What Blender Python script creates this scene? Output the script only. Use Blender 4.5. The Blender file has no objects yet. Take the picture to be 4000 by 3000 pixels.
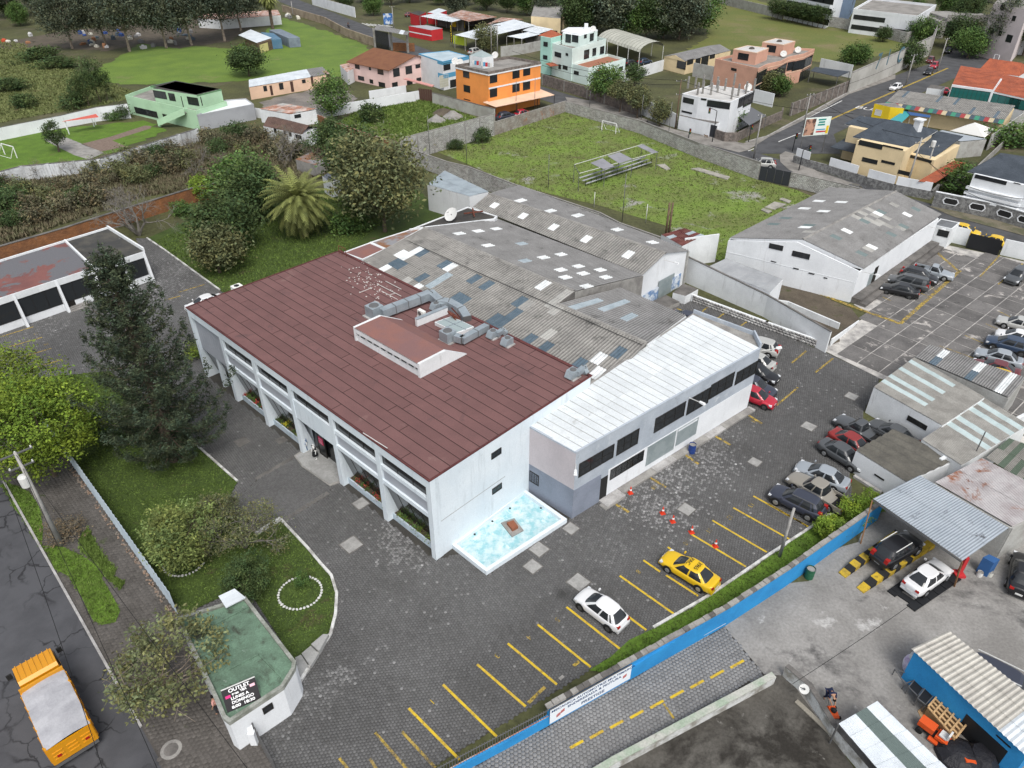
import bpy,math,random
import numpy as np
from mathutils import Vector,Matrix
from mathutils.geometry import tessellate_polygon
rnd=random.Random(11)
SC=bpy.context.scene
COL=SC.collection
# ---------------------------------------------------------------- camera
F,TH,CH=2870.0,math.radians(35.0),42.5
cam=bpy.data.cameras.new('camera');camo=bpy.data.objects.new('camera',cam);COL.objects.link(camo)
camo.location=(0,0,CH);camo.rotation_euler=(math.radians(55),0,0)
cam.sensor_width=36;cam.lens=36*F/4000;cam.clip_start=.5;cam.clip_end=6000
SC.camera=camo
# ---------------------------------------------------------------- sky and sun (overcast)
w=bpy.data.worlds.new('World');SC.world=w;w.use_nodes=True
nt=w.node_tree;nt.nodes.clear()
wo=nt.nodes.new('ShaderNodeOutputWorld');bg=nt.nodes.new('ShaderNodeBackground')
sky=nt.nodes.new('ShaderNodeTexSky');sky.sky_type='NISHITA';sky.sun_disc=False
SUN_EL,SUN_AZ=math.radians(56),math.radians(165) # bright overcast sky behind the camera
sky.sun_elevation=SUN_EL;sky.sun_rotation=SUN_AZ
sky.air_density=1.0;sky.dust_density=3.0;sky.ozone_density=1.0
hs=nt.nodes.new('ShaderNodeHueSaturation');hs.inputs['Saturation'].default_value=.32
nt.links.new(sky.outputs[0],hs.inputs['Color']);nt.links.new(hs.outputs[0],bg.inputs[0])
bg.inputs[1].default_value=.135;nt.links.new(bg.outputs[0],wo.inputs[0])
sl=bpy.data.lights.new('sun','SUN');sl.energy=1.35;sl.angle=math.radians(24);sl.color=(1,.97,.92)
so=bpy.data.objects.new('sun',sl);COL.objects.link(so)
_sd=Vector((math.sin(SUN_AZ)*math.cos(SUN_EL),math.cos(SUN_AZ)*math.cos(SUN_EL),math.sin(SUN_EL)))
so.rotation_euler=_sd.to_track_quat('Z','Y').to_euler();so.location=(-40,40,120)
SC.view_settings.view_transform='Standard';SC.view_settings.look='None'
SC.view_settings.gamma=1;SC.view_settings.use_curve_mapping=False
SC.view_settings.exposure=0.55
SC.render.engine='CYCLES'
SC.cycles.max_bounces=6;SC.cycles.diffuse_bounces=3;SC.cycles.transparent_max_bounces=6
SC.cycles.use_denoising=True
# ---------------------------------------------------------------- photo pixel -> place
def ray(px):
 u,v=(px[0]-2000)/F,-(px[1]-1500)/F
 return(u,math.cos(TH)+v*math.sin(TH),-math.sin(TH)+v*math.cos(TH))
def g(px,z=0.0):
 d=ray(px);t=(z-CH)/d[2]
 return Vector((d[0]*t,d[1]*t,z))
def onwall(A,B,px):
 """the point where the sight line of px meets the upright plane through A and B: (metres along A->B, height)"""
 d=ray(px);n=(B[1]-A[1],A[0]-B[0])
 t=(n[0]*A[0]+n[1]*A[1])/(n[0]*d[0]+n[1]*d[1])
 L=math.hypot(B[0]-A[0],B[1]-A[1])
 return((d[0]*t-A[0])*(B[0]-A[0])+(d[1]*t-A[1])*(B[1]-A[1]))/L,d[2]*t+CH
def cr(ox,oy,s):return lambda x,y:(ox+x*s,oy+y*s)
for _i in range(4):
 for _j in range(4):globals()['k%d%d'%(_i,_j)]=cr(_i*1000,_j*750,1000/2212)
e1=cr(450,280,550/1270);e2=cr(1320,150,640/1270);e3=cr(1450,20,700/1270);e4=cr(2080,80,540/1270)
e5=cr(2450,220,600/1270);e6=cr(2700,100,700/1270);e7=cr(3100,420,700/1270);e8=cr(3400,180,600/1270)
f1=cr(0,0,700/1270);f2=cr(600,0,700/1270);f3=cr(1000,380,700/1270);f4=cr(2300,520,800/1270)
f5=cr(3300,1350,700/1212);f6=cr(3250,1900,750/1270);f7=cr(3200,2450,800/1270);f8=cr(600,2250,800/1088)
def pts(k,*l):return[k(l[i],l[i+1])for i in range(0,len(l),2)]
def P3(k,z,*l):return[g(p,z)for p in pts(k,*l)]
# ---------------------------------------------------------------- materials
MATS={}
def _mix(nt,a,b,fac,mode='MIX'):
 m=nt.nodes.new('ShaderNodeMix');m.data_type='RGBA';m.blend_type=mode;m.clamp_factor=True
 for s,v in((m.inputs[0],fac),(m.inputs[6],a),(m.inputs[7],b)):
  if hasattr(v,'is_linked')or hasattr(v,'links'):nt.links.new(v,s)
  else:s.default_value=v if not isinstance(v,tuple)else(*v,1)
 return m.outputs[2]
def _rng(nt,src,a,b,c=0.,d=1.):
 n=nt.nodes.new('ShaderNodeMapRange');nt.links.new(src,n.inputs[0])
 for i,v in enumerate((a,b,c,d)):n.inputs[1+i].default_value=v
 return n.outputs[0]
def _noise(nt,vec,scale,detail=5,rough=.6,dist=0):
 n=nt.nodes.new('ShaderNodeTexNoise');nt.links.new(vec,n.inputs['Vector'])
 n.inputs['Scale'].default_value=scale;n.inputs['Detail'].default_value=detail
 n.inputs['Roughness'].default_value=rough;n.inputs['Distortion'].default_value=dist
 return n.outputs['Fac']
def M(name,c=None,c2=None,scale=.6,rng=(.42,.62),rough=.85,fine=.10,fscale=9,bump=0,bscale=12,orand=0,metal=0,spec=.25,
 streak=None,spot=None,spot2=None,tint=False,bricks=None,cracks=None,worn=None,trans=0,coat=0,waves=None):
 """procedural material: two tones by noise, fine grain, optional stains (streaks run down, spots are patches), per-piece tone"""
 if name in MATS:return MATS[name]
 m=bpy.data.materials.new(name);MATS[name]=m;m.use_nodes=True
 nt=m.node_tree;bs=nt.nodes['Principled BSDF'];out=nt.nodes['Material Output']
 tc=nt.nodes.new('ShaderNodeTexCoord').outputs['Object']
 col=tuple(c)
 if c2:col=_mix(nt,col,tuple(c2),_rng(nt,_noise(nt,tc,scale),*rng))
 if bricks:
  bw,bh,mort,ax=bricks
  br=nt.nodes.new('ShaderNodeTexBrick');br.inputs['Scale'].default_value=1
  br.inputs['Brick Width'].default_value=bw;br.inputs['Row Height'].default_value=bh;br.inputs['Mortar Size'].default_value=bh*.06
  br.inputs['Color1'].default_value=(1,1,1,1);br.inputs['Color2'].default_value=(.7,.7,.7,1);br.inputs['Mortar'].default_value=(*mort,1)
  mp=nt.nodes.new('ShaderNodeMapping');mp.vector_type='TEXTURE';mp.inputs['Rotation'].default_value=(math.pi/2,0,ax)
  nt.links.new(tc,mp.inputs[0]);nt.links.new(mp.outputs[0],br.inputs['Vector'])
  col=_mix(nt,col,br.outputs[0],1.,'MULTIPLY')
 for st in(spot,spot2):
  if st:
   sc_,ss,lo,hi=st
   col=_mix(nt,col,tuple(sc_),_rng(nt,_noise(nt,tc,ss,8,.68,.4),lo,hi))
 if streak:
  sc_,ss,lo,hi=streak
  mp=nt.nodes.new('ShaderNodeMapping');nt.links.new(tc,mp.inputs[0]);mp.inputs['Scale'].default_value=(1,1,.12)
  col=_mix(nt,col,tuple(sc_),_rng(nt,_noise(nt,mp.outputs[0],ss,7,.7),lo,hi))
 if cracks:
  nz=nt.nodes.new('ShaderNodeTexNoise');nz.inputs['Scale'].default_value=.9;nz.inputs['Detail'].default_value=4;nt.links.new(tc,nz.inputs['Vector'])
  va=nt.nodes.new('ShaderNodeVectorMath');va.operation='MULTIPLY_ADD';nt.links.new(nz.outputs['Color'],va.inputs[0]);va.inputs[1].default_value=(1.6,1.6,0);nt.links.new(tc,va.inputs[2])
  vo=nt.nodes.new('ShaderNodeTexVoronoi');vo.feature='DISTANCE_TO_EDGE';vo.inputs['Scale'].default_value=cracks[0];nt.links.new(va.outputs[0],vo.inputs['Vector'])
  mk_=nt.nodes.new('ShaderNodeMath');mk_.operation='MULTIPLY';nt.links.new(_rng(nt,vo.outputs['Distance'],.0,cracks[1],1,0),mk_.inputs[0]);nt.links.new(_rng(nt,_noise(nt,tc,.16,2),.44,.54),mk_.inputs[1])
  col=_mix(nt,col,tuple(cracks[2]),mk_.outputs[0])
 if fine:
  f=_rng(nt,_noise(nt,tc,fscale,6,.7),.25,.75,1-fine*2.2,1+fine*2.2)
  cc=nt.nodes.new('ShaderNodeCombineColor')
  for i in range(3):nt.links.new(f,cc.inputs[i])
  col=_mix(nt,col,cc.outputs[0],1.,'MULTIPLY')
 if orand:
  oi=nt.nodes.new('ShaderNodeObjectInfo');r=_rng(nt,oi.outputs['Random'],0,1,1-orand,1+orand)
  cc=nt.nodes.new('ShaderNodeCombineColor')
  for i in range(3):nt.links.new(r,cc.inputs[i])
  col=_mix(nt,col,cc.outputs[0],1.,'MULTIPLY')
 if tint:
  at=nt.nodes.new('ShaderNodeAttribute');at.attribute_name='tint'
  col=_mix(nt,col,at.outputs['Color'],1.,'MULTIPLY')
 if isinstance(col,tuple):bs.inputs['Base Color'].default_value=(*col,1)
 else:nt.links.new(col,bs.inputs['Base Color'])
 bs.inputs['Roughness'].default_value=rough;bs.inputs['Metallic'].default_value=metal
 bs.inputs['Specular IOR Level'].default_value=spec
 if coat:bs.inputs['Coat Weight'].default_value=coat;bs.inputs['Coat Roughness'].default_value=.08
 h=None
 if waves:
  pitch,ang=waves
  mp=nt.nodes.new('ShaderNodeMapping');mp.vector_type='TEXTURE';mp.inputs['Rotation'].default_value=(0,0,ang);nt.links.new(tc,mp.inputs[0])
  wv=nt.nodes.new('ShaderNodeTexWave');wv.bands_direction='X';wv.inputs['Scale'].default_value=.314/pitch;nt.links.new(mp.outputs[0],wv.inputs[0])
  bp=nt.nodes.new('ShaderNodeBump');bp.inputs['Distance'].default_value=pitch*.3;bp.inputs['Strength'].default_value=.9
  nt.links.new(wv.outputs['Fac'],bp.inputs['Height']);nt.links.new(bp.outputs[0],bs.inputs['Normal'])
 elif bump:
  bp=nt.nodes.new('ShaderNodeBump');bp.inputs['Distance'].default_value=bump;bp.inputs['Strength'].default_value=.8
  nt.links.new(_noise(nt,tc,bscale,6,.7),bp.inputs['Height']);nt.links.new(bp.outputs[0],bs.inputs['Normal'])
 if worn or trans:
  tr=nt.nodes.new('ShaderNodeBsdfTransparent');mx=nt.nodes.new('ShaderNodeMixShader')
  if worn:nt.links.new(_rng(nt,_noise(nt,tc,worn[0],8,.75),worn[1],worn[2]),mx.inputs[0])
  else:mx.inputs[0].default_value=trans
  nt.links.new(bs.outputs[0],mx.inputs[1]);nt.links.new(tr.outputs[0],mx.inputs[2]);nt.links.new(mx.outputs[0],out.inputs[0])
 return m
# ---------------------------------------------------------------- meshes and objects
INV={}
class MB:
 """collects faces; build() links them as ONE mesh object"""
 def __init__(s):s.v=[];s.f=[];s.m=[]
 def face(s,p,m=0):
  n=len(s.v);s.v+=[tuple(a)for a in p];s.f.append(tuple(range(n,n+len(p))));s.m.append(m)
 def hexa(s,b,t,m=0):
  """solid between two rings of equal length (bottom ring counter-clockwise seen from above)"""
  n=len(s.v);k=len(b);s.v+=[tuple(a)for a in b]+[tuple(a)for a in t]
  s.f.append(tuple(range(n+k-1,n-1,-1)));s.f.append(tuple(range(n+k,n+2*k)));s.m+=[m,m]
  for i in range(k):
   j=(i+1)%k;s.f.append((n+i,n+j,n+k+j,n+k+i));s.m.append(m)
 def prism(s,p,z0,z1,m=0):
  p=[(a[0],a[1])for a in p]
  if sum(p[i-1][0]*p[i][1]-p[i][0]*p[i-1][1]for i in range(len(p)))<0:p=p[::-1]
  if len(p)==4 or True:s.hexa([(x,y,z0)for x,y in p],[(x,y,z1)for x,y in p],m)
 def obox(s,o,a,b,c,m=0):
  o,a,b,c=Vector(o),Vector(a),Vector(b),Vector(c)
  if a.cross(b).dot(c)<0:a,b=b,a
  s.hexa([o,o+a,o+a+b,o+b],[o+c,o+a+c,o+a+b+c,o+b+c],m)
 def box(s,c,sz,rz=0,m=0):
  ca,sa=math.cos(rz),math.sin(rz);a=Vector((ca,sa,0))*sz[0];b=Vector((-sa,ca,0))*sz[1]
  s.obox(Vector(c)-a/2-b/2-Vector((0,0,sz[2]/2)),a,b,(0,0,sz[2]),m)
 def bar(s,a,b,w,h=None,m=0):
  a,b=Vector(a),Vector(b);d=b-a;h=h or w
  side=d.cross(Vector((0,0,1)))
  side=Vector((1,0,0))if side.length<1e-5 else side.normalized()
  up=side.cross(d).normalized()
  s.obox(a-side*w/2-up*h/2,d,side*w,up*h,m)
 def tube(s,a,b,r0,r1=None,n=6,m=0,caps=True):
  a,b=Vector(a),Vector(b);r1=r0 if r1 is None else r1;d=(b-a).normalized()
  x=d.cross(Vector((0,0,1)));x=Vector((1,0,0))if x.length<1e-4 else x.normalized()
  y=d.cross(x);k=len(s.v)
  for c,r in((a,r0),(b,r1)):
   s.v+=[tuple(c+x*r*math.cos(t*2*math.pi/n)+y*r*math.sin(t*2*math.pi/n))for t in range(n)]
  for t in range(n):s.f.append((k+t,k+n+t,k+n+(t+1)%n,k+(t+1)%n));s.m.append(m)
  if caps:s.f+=[tuple(k+n+t for t in range(n-1,-1,-1)),tuple(k+t for t in range(n))];s.m+=[m,m]
 def lathe(s,prof,c=(0,0,0),n=12,m=0):
  k=len(s.v);c=Vector(c)
  for r,z in prof:s.v+=[(c.x+r*math.cos(t*2*math.pi/n),c.y+r*math.sin(t*2*math.pi/n),c.z+z)for t in range(n)]
  for i in range(len(prof)-1):
   for t in range(n):s.f.append((k+i*n+t,k+i*n+(t+1)%n,k+(i+1)*n+(t+1)%n,k+(i+1)*n+t));s.m.append(m)
 def mesh(s,name,mats):
  me=bpy.data.meshes.new(name);me.from_pydata(s.v,[],s.f)
  for m in(mats if isinstance(mats,(list,tuple))else[mats]):me.materials.append(CONC if m.name in globals().get('GROOVED',())else m)
  if any(s.m):me.polygons.foreach_set('material_index',s.m)
  return me
 def build(s,name,mats,parent=None,smooth=False):
  me=s.mesh(name,mats)
  if smooth:me.polygons.foreach_set('use_smooth',[True]*len(me.polygons))
  return put(name,me,parent)
def put(name,me,parent=None,mw=None):
 o=bpy.data.objects.new(name,me);COL.objects.link(o)
 if parent is not None:
  o.parent=parent
  if parent.name in INV:o.matrix_parent_inverse=INV[parent.name]
 if mw is not None:o.matrix_basis=mw
 return o
def tag(o,label=None,cat=None,group=None,kind=None):
 if label:o['label']=label
 if cat:o['category']=cat
 if group:o['group']=group
 if kind:o['kind']=kind
 return o
def thing(name,label,cat,loc=(0,0,0),group=None,rz=None):
 """Empty at the thing's base. Without rz its parts are given in world metres; with rz in the thing's own frame"""
 o=bpy.data.objects.new(name,None);COL.objects.link(o);o.empty_display_size=.3
 loc=Vector((loc[0],loc[1],loc[2]if len(loc)>2 else 0));o.location=loc
 if rz is None:INV[o.name]=Matrix.Translation(-loc)
 else:o.rotation_euler=(0,0,rz)
 return tag(o,label,cat,group)
def dup(o,parent=None,loc=None,rz=None,sc=None):
 c=o.copy();COL.objects.link(c)
 if parent is not None:c.parent=parent
 if loc is not None:c.location=loc
 if rz is not None:c.rotation_euler=(0,0,rz)
 if sc is not None:c.scale=sc if hasattr(sc,'__len__')else(sc,sc,sc)
 for ch in list(KIDS.get(o.name,o.children)):dup(ch,c)
 return c
KIDS={}
RAGGED={'verge','green_lawn','meadow','overgrown_lot','vacant_lot','hill_field','scrapyard_soil','yard_soil','bare_yard','garden_lawn','mechanic_yard'}
def sheet(name,p,z,mat,parent=None,kind='structure'):
 """a flat piece of ground from its outline (world points or Vectors)"""
 if mat.name in RAGGED or name in RAGGED:
  rs=random.Random(len(p));q=[]
  for i,a in enumerate(p):
   b=p[(i+1)%len(p)];n=max(1,int(math.hypot(b[0]-a[0],b[1]-a[1])/1.5));am=min(.25 if name=='verge' else .8,n*.12)
   for t in range(n):q.append((a[0]+(b[0]-a[0])*t/n+(rs.uniform(-am,am)if t else 0),a[1]+(b[1]-a[1])*t/n+(rs.uniform(-am,am)if t else 0)))
  p=q
 v=[Vector((a[0],a[1],z))for a in p]
 tri=tessellate_polygon([v])
 me=bpy.data.meshes.new(name)
 fs=[]
 for t in tri:
  a,b,c=(v[i]for i in t)
  fs.append(t if(b-a).cross(c-a).z>0 else t[::-1])
 me.from_pydata([tuple(a)for a in v],[],fs);me.materials.append(mat)
 o=put(name,me,parent)
 if parent is None:o['kind']=kind
 return o
def inside(x,y,poly):
 x=np.asarray(x,float);y=np.asarray(y,float);r=np.zeros(x.shape,bool);n=len(poly)
 for i in range(n):
  (x0,y0),(x1,y1)=poly[i-1][:2],poly[i][:2]
  if y0==y1:continue
  r^=((y0>y)!=(y1>y))&(x<(x1-x0)*(y-y0)/(y1-y0)+x0)
 return r
def npmesh(name,v,f,mat,tint=None):
 """numpy verts (n,3) and quads/tris (m,k) -> mesh; tint: one grey value or rgb per vertex"""
 me=bpy.data.meshes.new(name);v=np.asarray(v,np.float32);f=np.asarray(f,np.int32);k=f.shape[1]
 me.vertices.add(len(v));me.vertices.foreach_set('co',v.ravel())
 me.loops.add(f.size);me.loops.foreach_set('vertex_index',f.ravel())
 me.polygons.add(len(f));me.polygons.foreach_set('loop_start',np.arange(0,f.size,k,dtype=np.int32))
 me.update(calc_edges=True);me.materials.append(mat)
 if tint is not None:
  a=me.color_attributes.new('tint','FLOAT_COLOR','POINT');t=np.ones((len(v),4),np.float32)
  tint=np.asarray(tint,np.float32);t[:,:3]=tint[:,None]if tint.ndim==1 else tint
  a.data.foreach_set('color',t.ravel())
 return me
def lerp(a,b,t):return Vector(a)+(Vector(b)-Vector(a))*t
def text(s,size,mat,o,xd,yd,parent,name='lettering',ext=.01,align='CENTER',bold=0.0,sx=1.0,fit=None):
 """flat raised lettering: o centre, xd reading direction, yd up direction"""
 cu=bpy.data.curves.new('lettering','FONT');cu.body=s;cu.size=size;cu.align_x=align;cu.align_y='CENTER';cu.extrude=ext;cu.offset=bold
 t=bpy.data.objects.new('lettering',cu);COL.objects.link(t)
 bpy.context.view_layer.update()
 me=bpy.data.meshes.new_from_object(t.evaluated_get(bpy.context.evaluated_depsgraph_get()))
 bpy.data.objects.remove(t);me.materials.clear();me.materials.append(mat)
 if fit:vx=[v.co.x for v in me.vertices];sx=fit/(max(vx)-min(vx))
 xd,yd=Vector(xd).normalized(),Vector(yd).normalized();zd=xd.cross(yd)
 mt=Matrix((xd*sx,yd,zd)).transposed().to_4x4();mt.translation=Vector(o)
 me.transform(mt)
 return put(name,me,parent)
# ---------------------------------------------------------------- shared materials (linear base colours)
GLASS=M('window_glass',(.022,.025,.028),rough=.08,fine=0,spec=.5)
GLASSG=M('green_glass',(.02,.13,.12),rough=.15,fine=0,spec=.5)
FRAMED=M('dark_frame',(.02,.018,.016),rough=.5,fine=0)
FRAMEW=M('pale_frame',(.6,.6,.58),rough=.6,fine=.03)
WHITE=M('white_paint',(.74,.76,.78),(.62,.64,.66),.35,(.4,.75),fine=.04,streak=((.42,.42,.41),1.4,.58,.84))
WHITED=M('weathered_white_paint',(.72,.74,.75),(.60,.62,.63),.5,(.4,.7),fine=.05,streak=((.22,.22,.21),1.6,.60,.84))
STORE=M('store_white',(.68,.74,.78),(.60,.67,.72),.3,(.4,.7),fine=.04,streak=((.42,.47,.50),1.3,.55,.85),spot=((.50,.55,.58),.7,.62,.74))
CONC=M('concrete',(.30,.29,.27),(.20,.19,.18),.8,(.4,.65),fine=.10,bump=.01)
CONCD=M('dark_concrete',(.16,.15,.14),(.09,.085,.08),.7,(.4,.65),fine=.12,bump=.01)
BLOCK=M('concrete_block',(.40,.40,.38),(.28,.27,.25),.7,(.4,.7),fine=.10,streak=((.16,.15,.14),1.1,.58,.8))
MORTAR=M('block_mortar',(.24,.23,.21),fine=.1)
METALW=M('white_sheet_metal',(.62,.66,.69),(.50,.54,.57),.5,(.4,.7),rough=.55,fine=.04,orand=.06)
GALV=M('galvanised_sheet',(.36,.41,.44),(.27,.31,.34),1.5,(.35,.7),rough=.42,metal=.35,fine=.05)
RUST=M('rusty_sheet',(.30,.14,.09),(.40,.33,.30),.9,(.4,.62),rough=.85,fine=.15,orand=.25)
BLACKM=M('black_metal',(.016,.017,.019),rough=.5,fine=.03)
STEEL=M('dull_steel',(.16,.16,.16),rough=.5,metal=.4,fine=.05)
WOOD=M('weathered_wood',(.16,.11,.07),(.10,.07,.05),2,rough=.8)
POLE=M('pole_concrete',(.36,.35,.33),(.27,.26,.25),1.2,fine=.06)
WIRE=M('black_cable',(.012,.012,.012),fine=0)
YPAINT=M('yellow_road_paint',(.60,.42,.03),(.48,.33,.05),1.3,rough=.8,fine=.1,worn=(2.6,.55,.75))
YPAINT2=M('worn_yellow_road_paint',(.42,.30,.06),(.30,.22,.08),1.3,rough=.85,fine=.12,worn=(2.2,.44,.62))
WPAINT=M('white_road_paint',(.62,.62,.60),rough=.8,fine=.08,worn=(3,.56,.72))
CONE=M('cone_orange',(.62,.05,.02),rough=.6,fine=.03)
BAND=M('white_band',(.75,.75,.75),rough=.5,fine=0)
# ---------------------------------------------------------------- houses
class B:pass
def bld(name,label,cat,top,z0=0.0,wall=WHITE,roof=CONC,par=None,group=None,parmat=None,parent=None):
 """block with upright walls from its roof corners (world points at one height); par = (height, thickness) of the parapet"""
 b=B();c=[Vector(p)for p in top];z=c[0].z
 if sum(c[i-1].x*c[i].y-c[i].x*c[i-1].y for i in range(len(c)))<0:b.sgn=1
 else:b.sgn=-1
 b.c=c;b.z=z;b.z0=z0
 cen=sum(c,Vector())/len(c)
 b.o=thing(name,label,cat,(cen.x,cen.y,z0),group)if parent is None else parent
 mb=MB();mb.prism(c,z0,z);b.wall=mb.build('wall',wall,b.o)
 if roof is not None:
  mb=MB();ins=[p+(cen-p).normalized()*.02 for p in c];mb.prism(ins,z+.001,z+.03);b.roof=mb.build('roof',roof,b.o)
 if par:
  mb=MB();h,t=par;n=len(c)
  for i in range(n):
   A,Bq=c[i],c[(i+1)%n];d=(Bq-A).normalized();nn=Vector((-d.y,d.x,0))*b.sgn
   mb.obox(A+nn*.02-d*.02+Vector((0,0,.002*i-.1)),(Bq-A)+d*.04,-nn*t,(0,0,h+.1+.002*i))
  b.par=mb.build('parapet',parmat or wall,b.o)
 return b
def wallof(b,i):return b.c[i%len(b.c)],b.c[(i+1)%len(b.c)]
def outw(b,i):
 A,Bq=wallof(b,i);d=(Bq-A);d.z=0;d.normalize()
 return d,Vector((-d.y,d.x,0))*b.sgn
def pane(parent,A,d,n,s0,s1,z0,z1,frame,glass,bars=(2,1),proud=.05,fw=.07,name='window',sill=None):
 A=Vector((A[0],A[1],0));up=Vector((0,0,1));mb=MB();w,h=s1-s0,z1-z0
 o=A+d*s0+up*z0
 for a,ww,hh in((o,fw,h),(o+d*(w-fw),fw,h),(o+d*fw,w-2*fw,fw),(o+d*fw+up*(h-fw),w-2*fw,fw)):
  mb.obox(a-n*.03,d*ww,n*(proud+.03),up*hh)
 for i in range(1,bars[0]):mb.obox(o+d*(w*i/bars[0]-fw*.3)+up*fw-n*.03,d*fw*.6,n*(proud+.02),up*(h-2*fw))
 for i in range(1,bars[1]):mb.obox(o+d*fw+up*(h*i/bars[1]-fw*.3)-n*.03,d*(w-2*fw),n*(proud+.015),up*fw*.6)
 wo=mb.build(name,frame,parent)
 if sill is not None:
  s=MB();s.obox(o-up*.08-d*.08-n*.02,d*(w+.16),n*.14,up*.078);s.build('sill',sill,wo)
 if glass is not None:
  gm=MB();gm.obox(o+d*fw*.5+up*fw*.5-n*.025,d*(w-fw),n*(.045),up*(h-fw));gm.build('pane',glass,wo)
 return wo
def win(b,i,k,rects,frame=FRAMED,glass=GLASS,bars=(2,1),name='window',sill=None,fw=.07):
 """windows on wall i from the photo pixels of two opposite corners (upper, lower)"""
 A,Bq=wallof(b,i);d,n=outw(b,i);r=[]
 for x0,y0,x1,y1 in rects:
  s0,za=onwall(A,Bq,k(x0,y0));s1,zb=onwall(A,Bq,k(x1,y1))
  s0,s1=min(s0,s1),max(s0,s1);za,zb=min(za,zb),max(za,zb)
  r.append(pane(b.o,A,d,n,s0,s1,max(za,b.z0+.02),zb,frame,glass,bars,name=name,sill=sill,fw=fw))
 return r
def winp(b,i,lst,frame=FRAMED,glass=GLASS,bars=(2,1),name='window',sill=None,fw=.07):
 A,Bq=wallof(b,i);d,n=outw(b,i);L=(Bq-A).length
 return[pane(b.o,A,d,n,s*L,s*L+w,z,z+h,frame,glass,bars,name=name,sill=sill,fw=fw)for s,w,z,h in lst]
def slab(parent,p,t,mat,name='roof',up=None):
 """roof plane of thickness t from its corners (upper side)"""
 p=[Vector(a)for a in p];n=(p[1]-p[0]).cross(p[2]-p[0]).normalized()
 if n.z<0:p=p[::-1];n=-n
 mb=MB();mb.hexa([a-n*t for a in p],p);return mb.build(name,mat,parent)
def gable_walls(parent,ends,z0,mat,name='gable'):
 for A,R,C in ends:
  A,R,C=Vector(A),Vector(R),Vector(C);d=(C-A);d.z=0;d.normalize();n=Vector((-d.y,d.x,0))*.1
  mb=MB();mb.hexa([A+n,C+n,R+n],[A-n,C-n,R-n]);mb.build(name,mat,parent)
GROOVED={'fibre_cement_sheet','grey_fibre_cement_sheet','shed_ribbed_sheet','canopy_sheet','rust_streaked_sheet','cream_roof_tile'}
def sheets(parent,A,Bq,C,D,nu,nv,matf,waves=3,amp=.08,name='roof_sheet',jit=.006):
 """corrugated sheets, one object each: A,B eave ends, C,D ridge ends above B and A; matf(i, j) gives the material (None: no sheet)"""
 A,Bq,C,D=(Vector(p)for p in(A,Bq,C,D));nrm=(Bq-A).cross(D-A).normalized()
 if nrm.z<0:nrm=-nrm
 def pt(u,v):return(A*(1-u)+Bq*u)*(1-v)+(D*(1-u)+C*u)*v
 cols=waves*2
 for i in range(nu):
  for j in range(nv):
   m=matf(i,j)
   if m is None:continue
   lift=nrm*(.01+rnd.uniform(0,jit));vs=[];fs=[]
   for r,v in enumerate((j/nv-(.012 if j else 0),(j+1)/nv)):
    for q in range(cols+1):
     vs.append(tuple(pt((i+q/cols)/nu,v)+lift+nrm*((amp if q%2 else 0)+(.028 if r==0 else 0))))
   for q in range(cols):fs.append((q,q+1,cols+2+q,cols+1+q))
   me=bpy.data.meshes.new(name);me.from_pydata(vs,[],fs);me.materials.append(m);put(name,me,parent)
   if m.name in GROOVED: # rib shading put into the tint: valleys darkened, crests lightened so ribs show
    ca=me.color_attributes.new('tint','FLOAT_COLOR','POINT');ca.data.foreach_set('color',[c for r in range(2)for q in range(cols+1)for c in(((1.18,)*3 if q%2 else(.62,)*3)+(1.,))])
def pick(*ml):
 """random material by weight: (mat, weight), ..."""
 ms=[a for a,b in ml];ws=[b for a,b in ml]
 return lambda i,j:rnd.choices(ms,ws)[0]
# ---------------------------------------------------------------- free-standing walls
def blockface(parent,A,Bq,z0,z1,n,bw,bh,mat,skip=None,name='blockwork',gap=.02,proud=.02,slope=None):
 """real masonry units with recessed joints over one face of a wall, joined (too many to pick apart)"""
 A,Bq=Vector((A[0],A[1],0)),Vector((Bq[0],Bq[1],0));L=(Bq-A).length;d=(Bq-A)/L;rows=int((z1-z0)/bh);r=np.random.RandomState(int(L*100)%9999)
 P=[];T=[]
 for k in range(rows):
  x=-bw*.5*(k%2)
  while x<L:
   a,b_=max(x,0)+gap/2,min(x+bw,L)-gap/2;x+=bw
   if b_-a<.06 or(skip and skip(a/L,k/rows)):continue
   q=proud*r.uniform(.5,1.3);o=A+d*a+Vector((0,0,z0+k*bh+gap/2));e=d*(b_-a);u=Vector((0,0,bh-gap));nn=n*q
   P+=[o-n*.01,o+e-n*.01,o+e+u-n*.01,o+u-n*.01,o+nn,o+e+nn,o+e+u+nn,o+u+nn];T+=[r.uniform(.72,1.15)]*8
 if not P:return
 k=np.arange(len(P)//8)[:,None,None]*8
 fb=np.array([[4,5,6,7],[0,1,5,4],[1,2,6,5],[2,3,7,6],[3,0,4,7]])[None]
 o=put(name,npmesh(name,np.array([tuple(p)for p in P]),(k+fb).reshape(-1,4),mat,np.array(T)),parent);o['kind']='stuff';return o
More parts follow.
